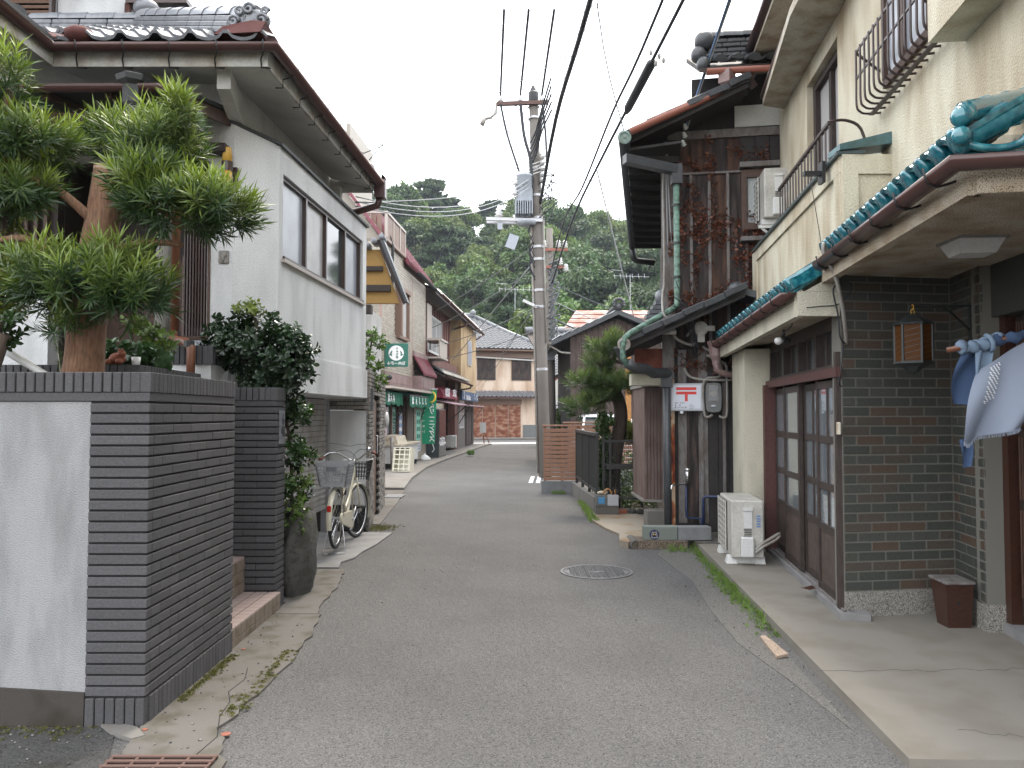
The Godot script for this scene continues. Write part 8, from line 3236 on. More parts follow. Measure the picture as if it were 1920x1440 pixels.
	sheet.call(lt,10,10,"light_flap",M.cloth_light)
	# wooden box at the foot of the wall
	var b:=thing("wooden_box","reddish brown wooden bin standing in the corner of the brick porch","wooden box",V(3.05,0.06,5.55))
	var yb:=0.062
	var by:=0.36
	st=ST()
	hexa(st,[V(2.935,yb,5.44),V(3.09,yb,5.44),V(3.09,yb,5.58),V(2.935,yb,5.58)],[V(2.91,by,5.41),V(3.095,by,5.41),V(3.095,by,5.61),V(2.91,by,5.61)])
	part(b,"box_body",st,M.box_wood)
	piece(b,"lid",bevel(Vector3(0.205,0.02,0.23),0.005),Transform3D(Basis(Vector3.RIGHT,0.03),V(3.0,by+0.012,5.51)),M.grey_board)
	st=ST()
	bx(st,2.99,3.01,0.22,0.25,5.42,5.435)
	part(b,"box_catch",st,M.black)
	# air conditioners
	var ac:=ac_unit("air_conditioner","cream air conditioner unit on white feet at the end of the walkway",V(2.27,0.085,7.98),0.12,1.0,M.ac_white)
	ac_side(ac)
	var ac2:=ac_unit("air_conditioner","white air conditioner unit bracketed high beside the balcony",V(3.06,3.66,9.35),0.12,1.05,M.ac_white)
	ac_side(ac2)
	st=ST()
	for x in [-0.3,0.3]:
		lb(st,Vector3(x,-0.02,0.0),Vector3(0.03,0.03,0.4))
		tube(st,[Vector3(x,-0.02,0.18),Vector3(x,-0.3,-0.15)],0.014,4)
	lpart(ac2,"wall_bracket",st,M.white_plastic)
	# spot lamp under the canopy
	var sp:=thing("canopy_spotlight","small dark spotlight under the canopy above the shop doors","light",V(2.24,2.12,6.6))
	st=ST(true)
	tube(st,[V(2.25,2.20,6.6),V(2.25,2.13,6.6)],0.012,5)
	tube(st,[V(2.29,2.11,6.62),V(2.23,2.12,6.58)],0.03,8)
	part(sp,"lamp_body",st,M.black)
	st=ST(true)
	tube(st,[V(2.23,2.115,6.585),V(2.18,2.10,6.555)],[0.024,0.032],10)
	part(sp,"lamp_glass",st,M.white_plastic)

func ac_side(ac: Node3D):
	# turn the unit so that its grille faces the street on the left; the service side is then the near end, local +x
	ac.rotation.y=-PI/2 - 0.12
	var st:=ST()
	lb(st,Vector3(0.395,0.42,0.0),Vector3(0.02,0.16,0.08))
	lb(st,Vector3(0.397,0.52,0.0),Vector3(0.03,0.03,0.09))
	lpart(ac,"side_panel",st,M.white_plastic)
	st=ST()
	for k in 5: lb(st,Vector3(0.393,0.27+0.016*k,0.0),Vector3(0.008,0.005,0.07))
	lpart(ac,"side_vent",st,M.black)
	piece2(ac,"valve_cover",bevel(Vector3(0.07,0.19,0.12),0.012),Vector3(0.425,0.17,0.01),M.white_plastic)
	st=ST()
	for k in 5: lb(st,Vector3(0.392,0.36+0.024*k,-0.10),Vector3(0.004,0.016,0.035))
	lpart(ac,"label_print",st,M.wire_blue)
	if ac.position.y<1.0:
		st=ST(true)
		tube(st,smooth_path([Vector3(0.43,0.14,-0.06),Vector3(0.43,0.2,-0.12),Vector3(0.40,0.27,-0.24),Vector3(0.34,0.29,-0.30)]),0.016,7)
		tube(st,smooth_path([Vector3(0.45,0.12,-0.06),Vector3(0.45,0.18,-0.13),Vector3(0.42,0.24,-0.25),Vector3(0.36,0.27,-0.30)]),0.013,7)
		lpart(ac,"refrigerant_pipe",st,M.pipe_grey)
		for e in [[-0.28,0.14],[-0.28,-0.12],[0.28,0.14],[0.28,-0.12]]:
			st=ST()
			hexa(st,[Vector3(e[0] - 0.07,0.0,e[1]+0.05),Vector3(e[0]+0.07,0.0,e[1]+0.05),Vector3(e[0]+0.07,0.0,e[1] - 0.05),Vector3(e[0] - 0.07,0.0,e[1] - 0.05)],[Vector3(e[0] - 0.05,0.07,e[1]+0.035),Vector3(e[0]+0.05,0.07,e[1]+0.035),Vector3(e[0]+0.05,0.07,e[1] - 0.035),Vector3(e[0] - 0.05,0.07,e[1] - 0.035)])
			lpart(ac,"plastic_foot",st,M.white_plastic)
# ---------------------------------------------------------------- garden on the right
func tuft(key: String,n: int,len: float,w: float,spread: float,col:=1.0) -> Mesh:
	# a shoot: narrow leaves set round a short upright stem
	if bev.has(key): return bev[key]
	var st:=ST()
	for i in n:
		var h:=float(i)/n
		var a:=i*2.4
		var tilt:=spread*(1.15 - h*0.75)*rng.randf_range(0.85,1.15)
		var dir:=Vector3(cos(a)*sin(tilt),cos(tilt),sin(a)*sin(tilt))
		var side:=dir.cross(Vector3.UP).normalized()
		var b:=Vector3(0,h*len*0.9,0)
		var l:=len*rng.randf_range(0.75,1.1)
		var mid:=b+dir*l*0.5+Vector3(0,0.02*l,0)
		var tip:=b+dir*l - Vector3(0,0.10*l*sin(tilt),0)
		quad(st,b - side*w*0.25,b+side*w*0.25,mid+side*w*0.5,mid - side*w*0.5)
		tri(st,mid - side*w*0.5,mid+side*w*0.5,tip)
	st.generate_normals()
	bev[key]=st.commit()
	return bev[key]

func pads(lumps: Array,n_per: int,tones: Array,scale: float,up:=0.6) -> Array:
	# shoots growing outward and upward from flattened pads; the youngest, palest shoots are those on top
	var xs:=[]
	var cs:=[]
	for l in lumps:
		var cnt:=int(n_per*(l[2] if l.size()>2 else 1.0))
		for i in cnt:
			var v:=Vector3(rng.randfn(),rng.randfn()*0.8+0.25,rng.randfn()).normalized()
			var r:=rng.randf_range(0.55,1.0)
			var p: Vector3=l[0]+Vector3(v.x*l[1].x,v.y*l[1].y,v.z*l[1].z)*r
			var dir:=(v+Vector3(0,up,0)+Vector3(rng.randfn(),rng.randfn(),rng.randfn())*0.25).normalized()
			var f:=frame_of(dir)
			var b:=Basis(f.x,dir,f.x.cross(dir)).rotated(dir,rng.randf()*TAU)
			xs.append(Transform3D(b.scaled(Vector3.ONE*scale*rng.randf_range(0.75,1.25)),p))
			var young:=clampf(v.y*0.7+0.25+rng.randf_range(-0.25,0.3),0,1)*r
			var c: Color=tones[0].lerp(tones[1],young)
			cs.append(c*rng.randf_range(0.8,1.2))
	return [xs,cs]

func garden_right():
	rng.seed=101
	# slatted wooden fence on its concrete base
	var f:=thing("slatted_wood_fence","reddish wooden slat fence on a low concrete base by the utility pole","fence",V(0.95,0,15.4))
	var st:=ST()
	bx(st,0.56,1.32,-0.02,0.23,15.28,15.48)
	part(f,"concrete_base",st,M.block_grey)
	for k in 12:
		piece(f,"slat",bevel(Vector3(0.70,0.068,0.022),0.004),Transform3D(Basis.IDENTITY,V(0.955,0.275+0.0835*k,15.32)),M.fence_wood)
	piece(f,"top_rail",bevel(Vector3(0.74,0.03,0.09),0.004),Transform3D(Basis.IDENTITY,V(0.95,1.285,15.35)),M.fence_wood)
	for x in [0.63,0.96,1.27]: piece(f,"post",bevel(Vector3(0.05,1.04,0.05),0.004),Transform3D(Basis.IDENTITY,V(x,0.75,15.37)),M.fence_wood)
	var f2:=thing("slatted_wood_fence","second length of wooden slat fence behind the garden pine","fence",V(2.0,0,16.4))
	st=ST()
	bx(st,1.1,3.4,-0.02,0.35,16.5,16.65)
	part(f2,"concrete_base",st,M.block_grey)
	for k in 11:
		piece(f2,"slat",bevel(Vector3(2.2,0.072,0.022),0.004),Transform3D(Basis.IDENTITY,V(2.25,0.40+0.084*k,16.52)),M.fence_wood)
	piece(f2,"top_rail",bevel(Vector3(2.3,0.03,0.09),0.004),Transform3D(Basis.IDENTITY,V(2.2,1.33,16.54)),M.fence_wood)
	for x in [1.2,2.0,2.8]: piece(f2,"post",bevel(Vector3(0.05,1.0,0.05),0.004),Transform3D(Basis.IDENTITY,V(x,0.84,16.57)),M.fence_wood)
	# low kerb wall with the black mesh fence
	var kw:=ST()
	sb(kw,Vector2(1.22,12.0),Vector2(1.13,15.2),-0.02,0.26,0.0,0.16,-0.02,0.22)
	var kwo:=part(self,"garden_kerb",kw,M.concrete)
	tag(kwo,"weathered low concrete kerb wall under the black mesh fence","kerb wall")
	var m:=thing("black_mesh_fence","black metal mesh fence on the low kerb wall round the pine garden","fence",V(1.3,0.2,13.4))
	var a:=Vector2(1.28,12.05)
	var b:=Vector2(1.21,15.0)
	st=ST()
	sb(st,a,b,1.17,1.22,-0.025,0.025)
	sb(st,a,b,0.32,0.36,-0.02,0.02)
	part(m,"rail",st,M.fence_black)
	for k in 4:
		var q: Vector2=a.lerp(b,k/3.0)
		piece(m,"post",bevel(Vector3(0.045,1.0,0.045),0.004),Transform3D(Basis.IDENTITY,V(q.x,0.72,q.y)),M.fence_black)
	st=ST()
	for k in 75:
		var q: Vector2=a.lerp(b,k/75.0)
		bx(st,q.x - 0.003,q.x+0.003,0.36,1.17,q.y,q.y+0.012)
	for k in 22: sb(st,a,b,0.38+0.036*k,0.388+0.036*k,0.004,0.008)
	part(m,"mesh_screen",st,M.screen_mesh)
	var m2:=thing("black_mesh_fence","black wire mesh gate panel between the pine trunk and the shutter box","fence",V(1.65,0.2,12.1))
	st=ST()
	for y in [1.08,0.72,0.22]: bx(st,1.36,1.98,y,y+0.035,12.08,12.11)
	for x in [1.36,1.46,1.94]: bx(st,x,x+0.03,0.1,1.18,12.07,12.12)
	bx(st,1.42,1.96,0.68,0.74,12.05,12.07)
	part(m2,"gate_frame",st,M.fence_black)
	st=ST()
	for k in 18: bx(st,1.40+0.032*k,1.405+0.032*k,0.22,1.08,12.09,12.095)
	for k in 14: bx(st,1.40,1.95,0.27+0.06*k,0.275+0.06*k,12.097,12.101)
	part(m2,"wire_mesh",st,M.fence_black)
	piece(self,"letter_box",bevel(Vector3(0.11,0.36,0.14),0.01),Transform3D(Basis.IDENTITY,V(1.90,1.02,12.0)),M.fence_black)
	tag(get_child(get_child_count() - 1),"black letter box on the mesh gate beside the shutter box","letter box")
	piece(self,"red_garden_box",bevel(Vector3(0.16,0.22,0.16),0.008),Transform3D(Basis.IDENTITY,V(1.62,0.58,13.1)),M.post_red)
	tag(get_child(get_child_count() - 1),"dark red box standing behind the pine trunk","box")
	piece(self,"terracotta_brick",bevel(Vector3(0.2,0.06,0.1),0.004),Transform3D(Basis(Vector3.UP,0.1),V(1.60,0.06,11.95)),M.terracotta)
	tag(get_child(get_child_count() - 1),"terracotta brick lying below the mesh gate","brick")
	# blue tile box and grey block with ornaments
	var bt:=thing("blue_tile_box","grey box with a bright blue square tile at the end of the kerb wall","tile box",V(1.28,0.2,11.9))
	piece(bt,"box",bevel(Vector3(0.165,0.155,0.14),0.004),Transform3D(Basis.IDENTITY,V(1.315,0.235,11.88)),M.meter_grey)
	piece(bt,"blue_tile",bevel(Vector3(0.095,0.095,0.012),0.003),Transform3D(Basis.IDENTITY,V(1.315,0.235,11.805)),M.blue_tile)
	piece(self,"small_grey_block",bevel(Vector3(0.165,0.155,0.14),0.004),Transform3D(Basis.IDENTITY,V(1.485,0.235,11.88)),M.sign_frame)
	tag(get_child(get_child_count() - 1),"light grey block beside the blue tile box","block")
	st=ST()
	lb(st,V(1.40,0.09,11.88),Vector3(0.34,0.13,0.12))
	var sup:=part(self,"block_plinth",st,M.concrete_dirty)
	tag(sup,"rough concrete plinth under the blue tile box","plinth")
	st=ST(true)
	for k in 5: ball(st,V(1.30+0.02*k,0.335+0.012*sin(k*2.0),11.88+0.015*cos(k*3.0)),Vector3(0.045,0.03,0.04),7,5)
	var or1:=part(self,"shell_pile",st,M.ivory_plastic)
	tag(or1,"little pile of pale shells on the blue tile box","shells")
	st=ST(true)
	tube(st,smooth_path([V(1.34,0.32,11.84),V(1.37,0.38,11.84),V(1.42,0.40,11.84),V(1.46,0.36,11.84),V(1.47,0.32,11.84)]),0.014,6)
	var or2:=part(self,"wooden_hoop",st,M.orange_post)
	tag(or2,"small tan hoop leaning by the shells","ornament")
	for k in 3:
		st=ST(true)
		var x:=1.49+0.03*k
		lathe(st,V(x,0.315,11.86),Vector3.UP,[Vector2(0,0),Vector2(0.012,0.0),Vector2(0.012,0.05),Vector2(0.005,0.07),Vector2(0.005,0.085),Vector2(0,0.085)],7)
		var bo:=part(self,"tiny_bottle",st,M.black if k != 1 else M.orange_post)
		tag(bo,["leftmost tiny dark bottle on the grey block","tiny amber bottle between two dark ones","rightmost tiny dark bottle on the grey block"][k],"bottle")
	# pine
	var p:=thing("garden_pine","trained pine with flat layered needle pads behind the black fence","pine tree",V(1.62,0,12.75))
	st=ST(true)
	tube(st,smooth_path([V(1.60,-0.05,12.75),V(1.60,0.5,12.75),V(1.66,1.0,12.75),V(1.74,1.45,12.8),V(1.70,1.75,12.8),V(1.58,1.98,12.75),V(1.52,2.2,12.7)]),[0.13,0.128,0.126,0.124,0.122,0.12,0.118,0.116,0.115,0.113,0.112,0.11,0.11,0.108,0.106,0.104,0.1,0.095,0.09,0.085,0.08,0.075,0.07,0.06,0.05],8)
	part(p,"trunk",st,M.bark)
	st=ST(true)
	for e in [[V(1.68,1.8,12.78),V(1.4,1.7,12.6),V(1.15,1.62,12.55)],[V(1.56,2.05,12.7),V(1.3,2.02,12.6),V(1.1,1.98,12.6)],[V(1.6,1.95,12.7),V(1.8,2.02,12.5),V(1.98,2.0,12.5)],[V(1.52,2.15,12.7),V(1.38,2.3,12.6),V(1.3,2.38,12.6)],[V(1.75,2.3,12.5),V(1.62,2.33,12.55),V(1.48,2.3,12.6),V(1.4,2.22,12.6)],[V(1.52,2.15,12.7),V(1.62,2.4,12.6),V(1.68,2.55,12.6)]]:
		st=ST(true)
		tube(st,smooth_path(e),0.03,6)
		part(p,"branch",st,M.bark)
	var nt:=tuft("pine_tuft",24,0.13,0.008,1.0)
	var lum:=[[V(1.12,1.58,12.55),Vector3(0.26,0.09,0.25)],[V(1.38,1.72,12.6),Vector3(0.22,0.09,0.25)],[V(1.15,1.98,12.6),Vector3(0.24,0.10,0.25)],[V(1.42,2.02,12.55),Vector3(0.25,0.10,0.25)],[V(1.72,1.95,12.5),Vector3(0.26,0.11,0.28)],[V(1.92,1.96,12.5),Vector3(0.16,0.10,0.22)],[V(1.36,2.26,12.6),Vector3(0.2,0.10,0.22)],[V(1.42,2.48,12.6),Vector3(0.2,0.10,0.22)],[V(1.66,2.58,12.6),Vector3(0.17,0.10,0.2)],[V(1.5,1.86,12.7),Vector3(0.2,0.08,0.2)]]
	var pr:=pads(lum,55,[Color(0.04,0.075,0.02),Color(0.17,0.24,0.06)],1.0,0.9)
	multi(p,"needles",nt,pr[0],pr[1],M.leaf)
	# creeper on the trunk and fence, round bush, garden greenery
	var lf:=leaf_clump("creeper",14,0.06,0.09)
	var xs:=[]
	var cs:=[]
	for i in 190:
		xs.append(Transform3D(Basis(Vector3.UP,rng.randf()*TAU),V(rng.randf_range(1.36,1.52)+rng.randfn()*0.03,rng.randf_range(0.3,1.5),rng.randf_range(12.4,12.9))))
		var g:=rng.randf_range(0.6,1.4)
		cs.append(Color(0.045*g,0.085*g,0.022*g))
	var cp:=multi(self,"climbing_creeper",lf,xs,cs,M.leaf)
	tag(cp,"leafy green creeper climbing beside the pine trunk","creeper")
	xs=[]
	cs=[]
	for i in 110:
		var v:=Vector3(rng.randfn(),rng.randfn(),rng.randfn()).normalized()*rng.randf_range(0.6,1.0)
		xs.append(Transform3D(Basis(Vector3.UP,rng.randf()*TAU),V(1.96,1.20,13.0)+v*Vector3(0.24,0.2,0.24)))
		var g:=rng.randf_range(0.7,1.4)
		cs.append(Color(0.13*g,0.16*g,0.03*g))
	var bs:=multi(self,"round_bush",lf,xs,cs,M.leaf)
	tag(bs,"yellowish green round bush beside the black letter box","bush")
	xs=[]
	cs=[]
	for i in 260:
		xs.append(Transform3D(Basis(Vector3.UP,rng.randf()*TAU),V(rng.randf_range(1.5,2.6),0.05+pow(rng.randf(),2.2)*0.75,rng.randf_range(12.6,15.6))))
		var g:=rng.randf_range(0.5,1.3)
		cs.append(Color(0.06*g,0.11*g,0.028*g))
	var gc:=multi(self,"garden_plants",lf,xs,cs,M.leaf,true)
	tag(gc,"low mixed green plants growing inside the fenced garden","plants")
	st=ST(true)
	for e in [[1.78,11.95],[1.9,11.9],[1.99,11.98]]: ball(st,V(e[0],0.06,e[1]),Vector3(0.07,0.05,0.06),8,5)
	var gs:=part(self,"garden_stones",st,M.stone)
	tag(gs,"three dark round edging stones below the mesh gate","stones")
	# car behind the fence
	var c:=thing("parked_car","white compact car parked behind the wooden fence, only its roof and windscreen showing","car",V(2.35,0,20.2))
	st=ST()
	var body:=[Vector2(18.5,0.25),Vector2(18.45,0.8),Vector2(18.7,0.95),Vector2(19.3,1.0),Vector2(21.9,1.0),Vector2(22.0,0.25)]
	var poly:=[]
	for q in body: poly.append(V(1.63,q.y,q.x))
	prism(st,poly,Vector3(1.46,0,0))
	var cbody:=part(c,"body",st,M.car_white)
	st=ST()
	hexa(st,[V(1.66,1.0,19.25),V(3.06,1.0,19.25),V(3.06,1.0,21.9),V(1.66,1.0,21.9)],[V(1.80,1.44,19.85),V(2.92,1.44,19.85),V(2.92,1.44,21.6),V(1.80,1.44,21.6)])
	part(c,"cabin",st,M.dark_glass)
	st=ST()
	hexa(st,[V(1.77,1.435,19.78),V(2.95,1.435,19.78),V(2.95,1.435,21.7),V(1.77,1.435,21.7)],[V(1.88,1.50,19.98),V(2.84,1.50,19.98),V(2.84,1.50,21.5),V(1.88,1.50,21.5)])
	for x in [1.655,3.02]: prism(st,[V(x,0.99,19.2),V(x+0.05,0.99,19.2),V(x+(0.16 if x<2 else -0.09),1.44,19.8),V(x+(0.11 if x<2 else -0.14),1.44,19.8)],Vector3(0,0,-0.1))
	part(c,"roof",st,M.car_white)
	st=ST(true)
	for x in [1.58,3.14]: ball(st,V(x,1.08,19.35),Vector3(0.1,0.08,0.06),9,6)
	part(c,"door_mirror",st,M.car_white)
	for e in [[1.66,18.95],[2.9,18.95],[1.66,21.4],[2.9,21.4]]:
		st=ST()
		lathe(st,V(e[0],0.28,e[1]),Vector3.RIGHT,[Vector2(0,0),Vector2(0.28,0.0),Vector2(0.28,0.17),Vector2(0,0.17)],16)
		part(c,"wheel",st,M.rubber)
	for x in [1.72,2.75]:
		st=ST(true)
		ball(st,V(x+0.12,0.74,18.5),Vector3(0.13,0.08,0.06),10,6)
		part(c,"headlight",st,M.frost)
	st=ST(true)
	tube(st,[V(2.0,1.50,20.2),V(1.92,1.66,20.3)],0.006,4)
	part(c,"aerial",st,M.black)

# ---------------------------------------------------------------- plants on the left
func single_leaf_cluster(key: String,n: int,l: float,w: float) -> Mesh:
	if bev.has(key): return bev[key]
	var st:=ST()
	for i in n:
		var a:=i*2.4
		var tilt:=rng.randf_range(0.7,1.5)
		var dir:=Vector3(cos(a)*sin(tilt),cos(tilt),sin(a)*sin(tilt))
		var side:=dir.cross(Vector3.UP).normalized()
		var nn:=side.cross(dir)
		var b:=Vector3(0,i*0.008,0)
		var m1:=b+dir*l*0.35
		var m2:=b+dir*l*0.7 - nn*0.0
		var tip:=b+dir*l - Vector3(0,l*0.12,0)
		for s in [-1,1]:
			var e1: Vector3=m1+side*s*w*0.5+nn*w*0.12
			var e2: Vector3=m2+side*s*w*0.42+nn*w*0.1
			if s>0:
				tri(st,b,e1,m1)
				quad(st,m1,e1,e2,m2)
				tri(st,m2,e2,tip)
			else:
				tri(st,b,m1,e1)
				quad(st,m1,m2,e2,e1)
				tri(st,m2,tip,e2)
	st.generate_normals()
	bev[key]=st.commit()
	return bev[key]

func plants_left():
	rng.seed=111
	var t:=thing("podocarpus","cloud pruned podocarpus with a sawn off trunk and shaggy bright green pads","tree",V(-2.55,1.64,4.75))
	var st:=ST(true)
	tube(st,smooth_path([V(-2.56,1.60,4.75),V(-2.545,1.80,4.75),V(-2.53,2.05,4.75),V(-2.49,2.4,4.75),V(-2.44,2.72,4.75),V(-2.405,2.98,4.75)],3),[0.155,0.135,0.12,0.112,0.108,0.108,0.106,0.105,0.104,0.103,0.1,0.098,0.096,0.095,0.094,0.093],12,false)
	part(t,"trunk",st,M.bark_maki)
	st=ST()
	lathe(st,V(-2.405,2.975,4.75),Vector3(0.12,1,0.1),[Vector2(0.095,-0.03),Vector2(0.096,0.0),Vector2(0.06,0.004),Vector2(0.0,0.006)],12)
	part(t,"cut_face",st,M.cut_wood)
	st=ST(true)
	for e in [[V(-2.46,2.62,4.72),V(-2.62,2.78,4.65),V(-2.78,2.86,4.6),V(-2.95,2.88,4.6)],[V(-2.50,2.35,4.72),V(-2.66,2.42,4.62),V(-2.82,2.52,4.6),V(-3.0,2.50,4.6)],[V(-2.43,2.78,4.75),V(-2.25,2.75,4.7),V(-2.1,2.72,4.68),V(-1.95,2.62,4.66)],[V(-2.47,2.45,4.8),V(-2.3,2.5,4.75),V(-2.1,2.52,4.7),V(-1.95,2.50,4.7)],[V(-2.5,2.2,4.7),V(-2.45,2.15,4.6),V(-2.35,2.2,4.55)],[V(-2.42,2.9,4.8),V(-2.35,3.0,4.95),V(-2.3,3.15,5.0)],[V(-2.9,2.88,4.6),V(-2.96,3.1,4.62),V(-2.95,3.4,4.62)]]:
		st=ST(true)
		tube(st,smooth_path(e,3),[0.034,0.032,0.03,0.028,0.026,0.024,0.022,0.02,0.018,0.016].slice(0,(e.size() - 1)*3+1),6)
		part(t,"branch",st,M.bark_maki)
	var sh:=tuft("maki_shoot",22,0.115,0.0095,1.2)
	var lum:=[
		[V(-2.84,3.06,4.68),Vector3(0.22,0.13,0.24),1.0],[V(-3.05,3.08,4.6),Vector3(0.18,0.15,0.2),0.8],[V(-2.97,3.42,4.62),Vector3(0.07,0.24,0.07),0.4],
		[V(-2.50,3.24,5.1),Vector3(0.22,0.11,0.2),0.7],[V(-2.15,3.10,4.85),Vector3(0.20,0.13,0.2),0.9],[V(-2.03,3.24,4.8),Vector3(0.06,0.17,0.06),0.35],[V(-2.30,3.3,5.0),Vector3(0.06,0.07,0.06),0.15],[V(-2.16,2.92,4.7),Vector3(0.15,0.07,0.16),0.4],
		[V(-1.98,2.70,4.66),Vector3(0.27,0.13,0.24),1.2],[V(-1.74,2.66,4.62),Vector3(0.18,0.13,0.2),0.9],[V(-2.14,2.80,4.6),Vector3(0.12,0.08,0.15),0.4],
		[V(-2.44,2.20,4.55),Vector3(0.33,0.12,0.26),1.4],[V(-2.16,2.18,4.55),Vector3(0.18,0.13,0.2),0.8],[V(-2.62,2.28,4.5),Vector3(0.18,0.10,0.18),0.6],[V(-2.28,2.36,4.55),Vector3(0.13,0.07,0.14),0.3],[V(-2.55,1.98,4.5),Vector3(0.07,0.05,0.07),0.1],
		[V(-2.86,2.76,4.6),Vector3(0.17,0.08,0.17),0.7],[V(-3.04,2.74,4.6),Vector3(0.14,0.08,0.14),0.4]]
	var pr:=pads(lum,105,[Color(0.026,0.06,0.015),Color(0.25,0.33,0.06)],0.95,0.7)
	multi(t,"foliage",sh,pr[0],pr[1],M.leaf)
	# yellow green shrub at the left edge
	var sm:=single_leaf_cluster("small_leaf",9,0.026,0.014)
	var mk:=func(lumps: Array,per: float,tone: Array,sc: float):
		var xs:=[]
		var cs:=[]
		for l in lumps:
			for i in int(per*l[2]):
				var v:=Vector3(rng.randfn(),rng.randfn(),rng.randfn()).normalized()*pow(rng.randf(),0.4)
				var d:=(v+Vector3(rng.randfn(),rng.randfn()+0.6,rng.randfn())*0.5).normalized()
				var f:=frame_of(d)
				xs.append(Transform3D(Basis(f.x,d,f.x.cross(d)).rotated(d,rng.randf()*TAU).scaled(Vector3.ONE*sc*rng.randf_range(0.7,1.3)),l[0]+v*l[1]))
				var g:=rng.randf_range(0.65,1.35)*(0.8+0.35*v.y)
				cs.append(Color(tone[0]*g,tone[1]*g,tone[2]*g))
		return [xs,cs]
	var s:=thing("yellow_green_shrub","small leaved yellowish green shrub at the left edge behind the wall","shrub",V(-3.0,1.64,4.7))
	st=ST(true)
	tube(st,[V(-3.05,1.55,4.72),V(-3.03,2.2,4.72),V(-3.0,2.75,4.7)],0.02,6)
	tube(st,[V(-3.03,2.1,4.72),V(-2.88,2.35,4.66)],0.012,5)
	part(s,"stem",st,M.bark)
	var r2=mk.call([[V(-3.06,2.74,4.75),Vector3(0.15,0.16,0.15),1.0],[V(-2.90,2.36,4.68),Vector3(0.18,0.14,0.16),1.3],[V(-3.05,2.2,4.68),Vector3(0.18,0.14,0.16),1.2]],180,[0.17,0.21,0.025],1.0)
	multi(s,"foliage",sm,r2[0],r2[1],M.leaf)
	s=thing("dark_shrub","sparse dark leaved shrub low at the left edge of the planter","shrub",V(-3.0,1.64,4.5))
	st=ST(true)
	tube(st,[V(-3.0,1.55,4.5),V(-2.92,1.85,4.5),V(-2.86,2.05,4.48)],0.008,5)
	tube(st,[V(-2.86,1.55,4.45),V(-2.90,1.75,4.45),V(-2.84,1.95,4.45)],0.045,7)
	part(s,"stem",st,M.bark)
	var ml:=single_leaf_cluster("mid_leaf",7,0.05,0.024)
	r2=mk.call([[V(-2.90,1.98,4.5),Vector3(0.10,0.14,0.1),1.0]],34,[0.035,0.07,0.02],1.0)
	multi(s,"foliage",ml,r2[0],r2[1],M.leaf_gloss)
	# feathery weed and ferns
	s=thing("feathery_weed","tall feathery grey green weed before the white house wall","weed",V(-2.75,1.64,4.9))
	var fe:=tuft("feather",44,0.03,0.003,1.4)
	st=ST(true)
	var xs:=[]
	var cs:=[]
	for k in 4:
		var b:=V(-2.72+0.03*k,1.62,4.85+0.03*k)
		var tip:=b+Vector3(rng.randf_range(-0.15,0.05),0.55+0.05*k,0)
		tube(st,[b,tip],0.003,4)
		for j in 14: xs.append(Transform3D(Basis(Vector3(rng.randfn(),0,rng.randfn()).normalized(),0.5),b.lerp(tip,0.25+j*0.055)))
	for i in xs.size(): cs.append(Color(0.14,0.19,0.08))
	part(s,"stem",st,M.leaf_far)
	multi(s,"foliage",fe,xs,cs,M.leaf)
	s=thing("fern_tuft","bright green low fern tuft at the foot of the podocarpus","fern",V(-2.8,1.64,4.6))
	xs=[]
	cs=[]
	for i in 40:
		xs.append(Transform3D(Basis(Vector3(rng.randfn(),0.3,rng.randfn()).normalized(),rng.randf_range(0.2,0.9)).scaled(Vector3.ONE*0.7),V(-2.80+rng.randfn()*0.09,1.645,4.55+rng.randf()*0.2)))
		var g:=rng.randf_range(0.8,1.3)
		cs.append(Color(0.15*g,0.25*g,0.03*g))
	multi(s,"foliage",fe,xs,cs,M.leaf)
	# azalea and foliage plant by the planter, frog pot
	s=thing("clipped_azalea","small azalea with rosettes of pale green leaves beside the downpipe","shrub",V(-2.72,1.78,5.9))
	st=ST(true)
	for e in [[V(-2.72,1.75,5.9),V(-2.70,2.0,5.9),V(-2.74,2.16,5.88)],[V(-2.70,1.9,5.9),V(-2.62,2.05,5.85)],[V(-2.71,1.85,5.9),V(-2.58,1.95,5.8)]]: tube(st,e,0.008,5)
	part(s,"stem",st,M.bark)
	r2=mk.call([[V(-2.72,2.14,5.85),Vector3(0.11,0.05,0.1),1.0],[V(-2.60,2.06,5.8),Vector3(0.09,0.05,0.09),1.0],[V(-2.55,1.98,5.75),Vector3(0.10,0.05,0.09),1.0]],26,[0.11,0.17,0.04],0.9)
	multi(s,"foliage",ml,r2[0],r2[1],M.leaf)
	s=thing("broadleaf_plant","low broad leaved blue green plant in the raised planter","plant",V(-2.65,1.78,5.4))
	var bl:=single_leaf_cluster("broad_leaf",6,0.085,0.055)
	r2=mk.call([[V(-2.62,1.88,5.3),Vector3(0.16,0.09,0.12),1.0],[V(-2.50,1.86,5.45),Vector3(0.12,0.07,0.12),0.7]],34,[0.06,0.12,0.05],0.9)
	multi(s,"foliage",bl,r2[0],r2[1],M.leaf_gloss)
	var fp:=thing("terracotta_frog","reddish terracotta animal figure on the planter rim","figurine",V(-2.52,1.82,5.1))
	st=ST(true)
	ball(st,V(-2.52,1.855,5.10),Vector3(0.05,0.04,0.05),10,7)
	ball(st,V(-2.485,1.885,5.08),Vector3(0.028,0.026,0.028),8,6)
	for e in [[-2.555,1.835,5.06],[-2.49,1.835,5.06]]: ball(st,V(e[0],e[1],e[2]),Vector3(0.022,0.018,0.028),7,5)
	for e in [[-2.497,1.91,5.07],[-2.474,1.908,5.07]]: ball(st,V(e[0],e[1],e[2]),Vector3(0.009,0.009,0.009),6,4)
	part(fp,"body",st,M.terracotta)
	var wc:=thing("white_cup","small white pot beside the terracotta figure","pot",V(-2.42,1.82,5.15))
	st=ST(true)
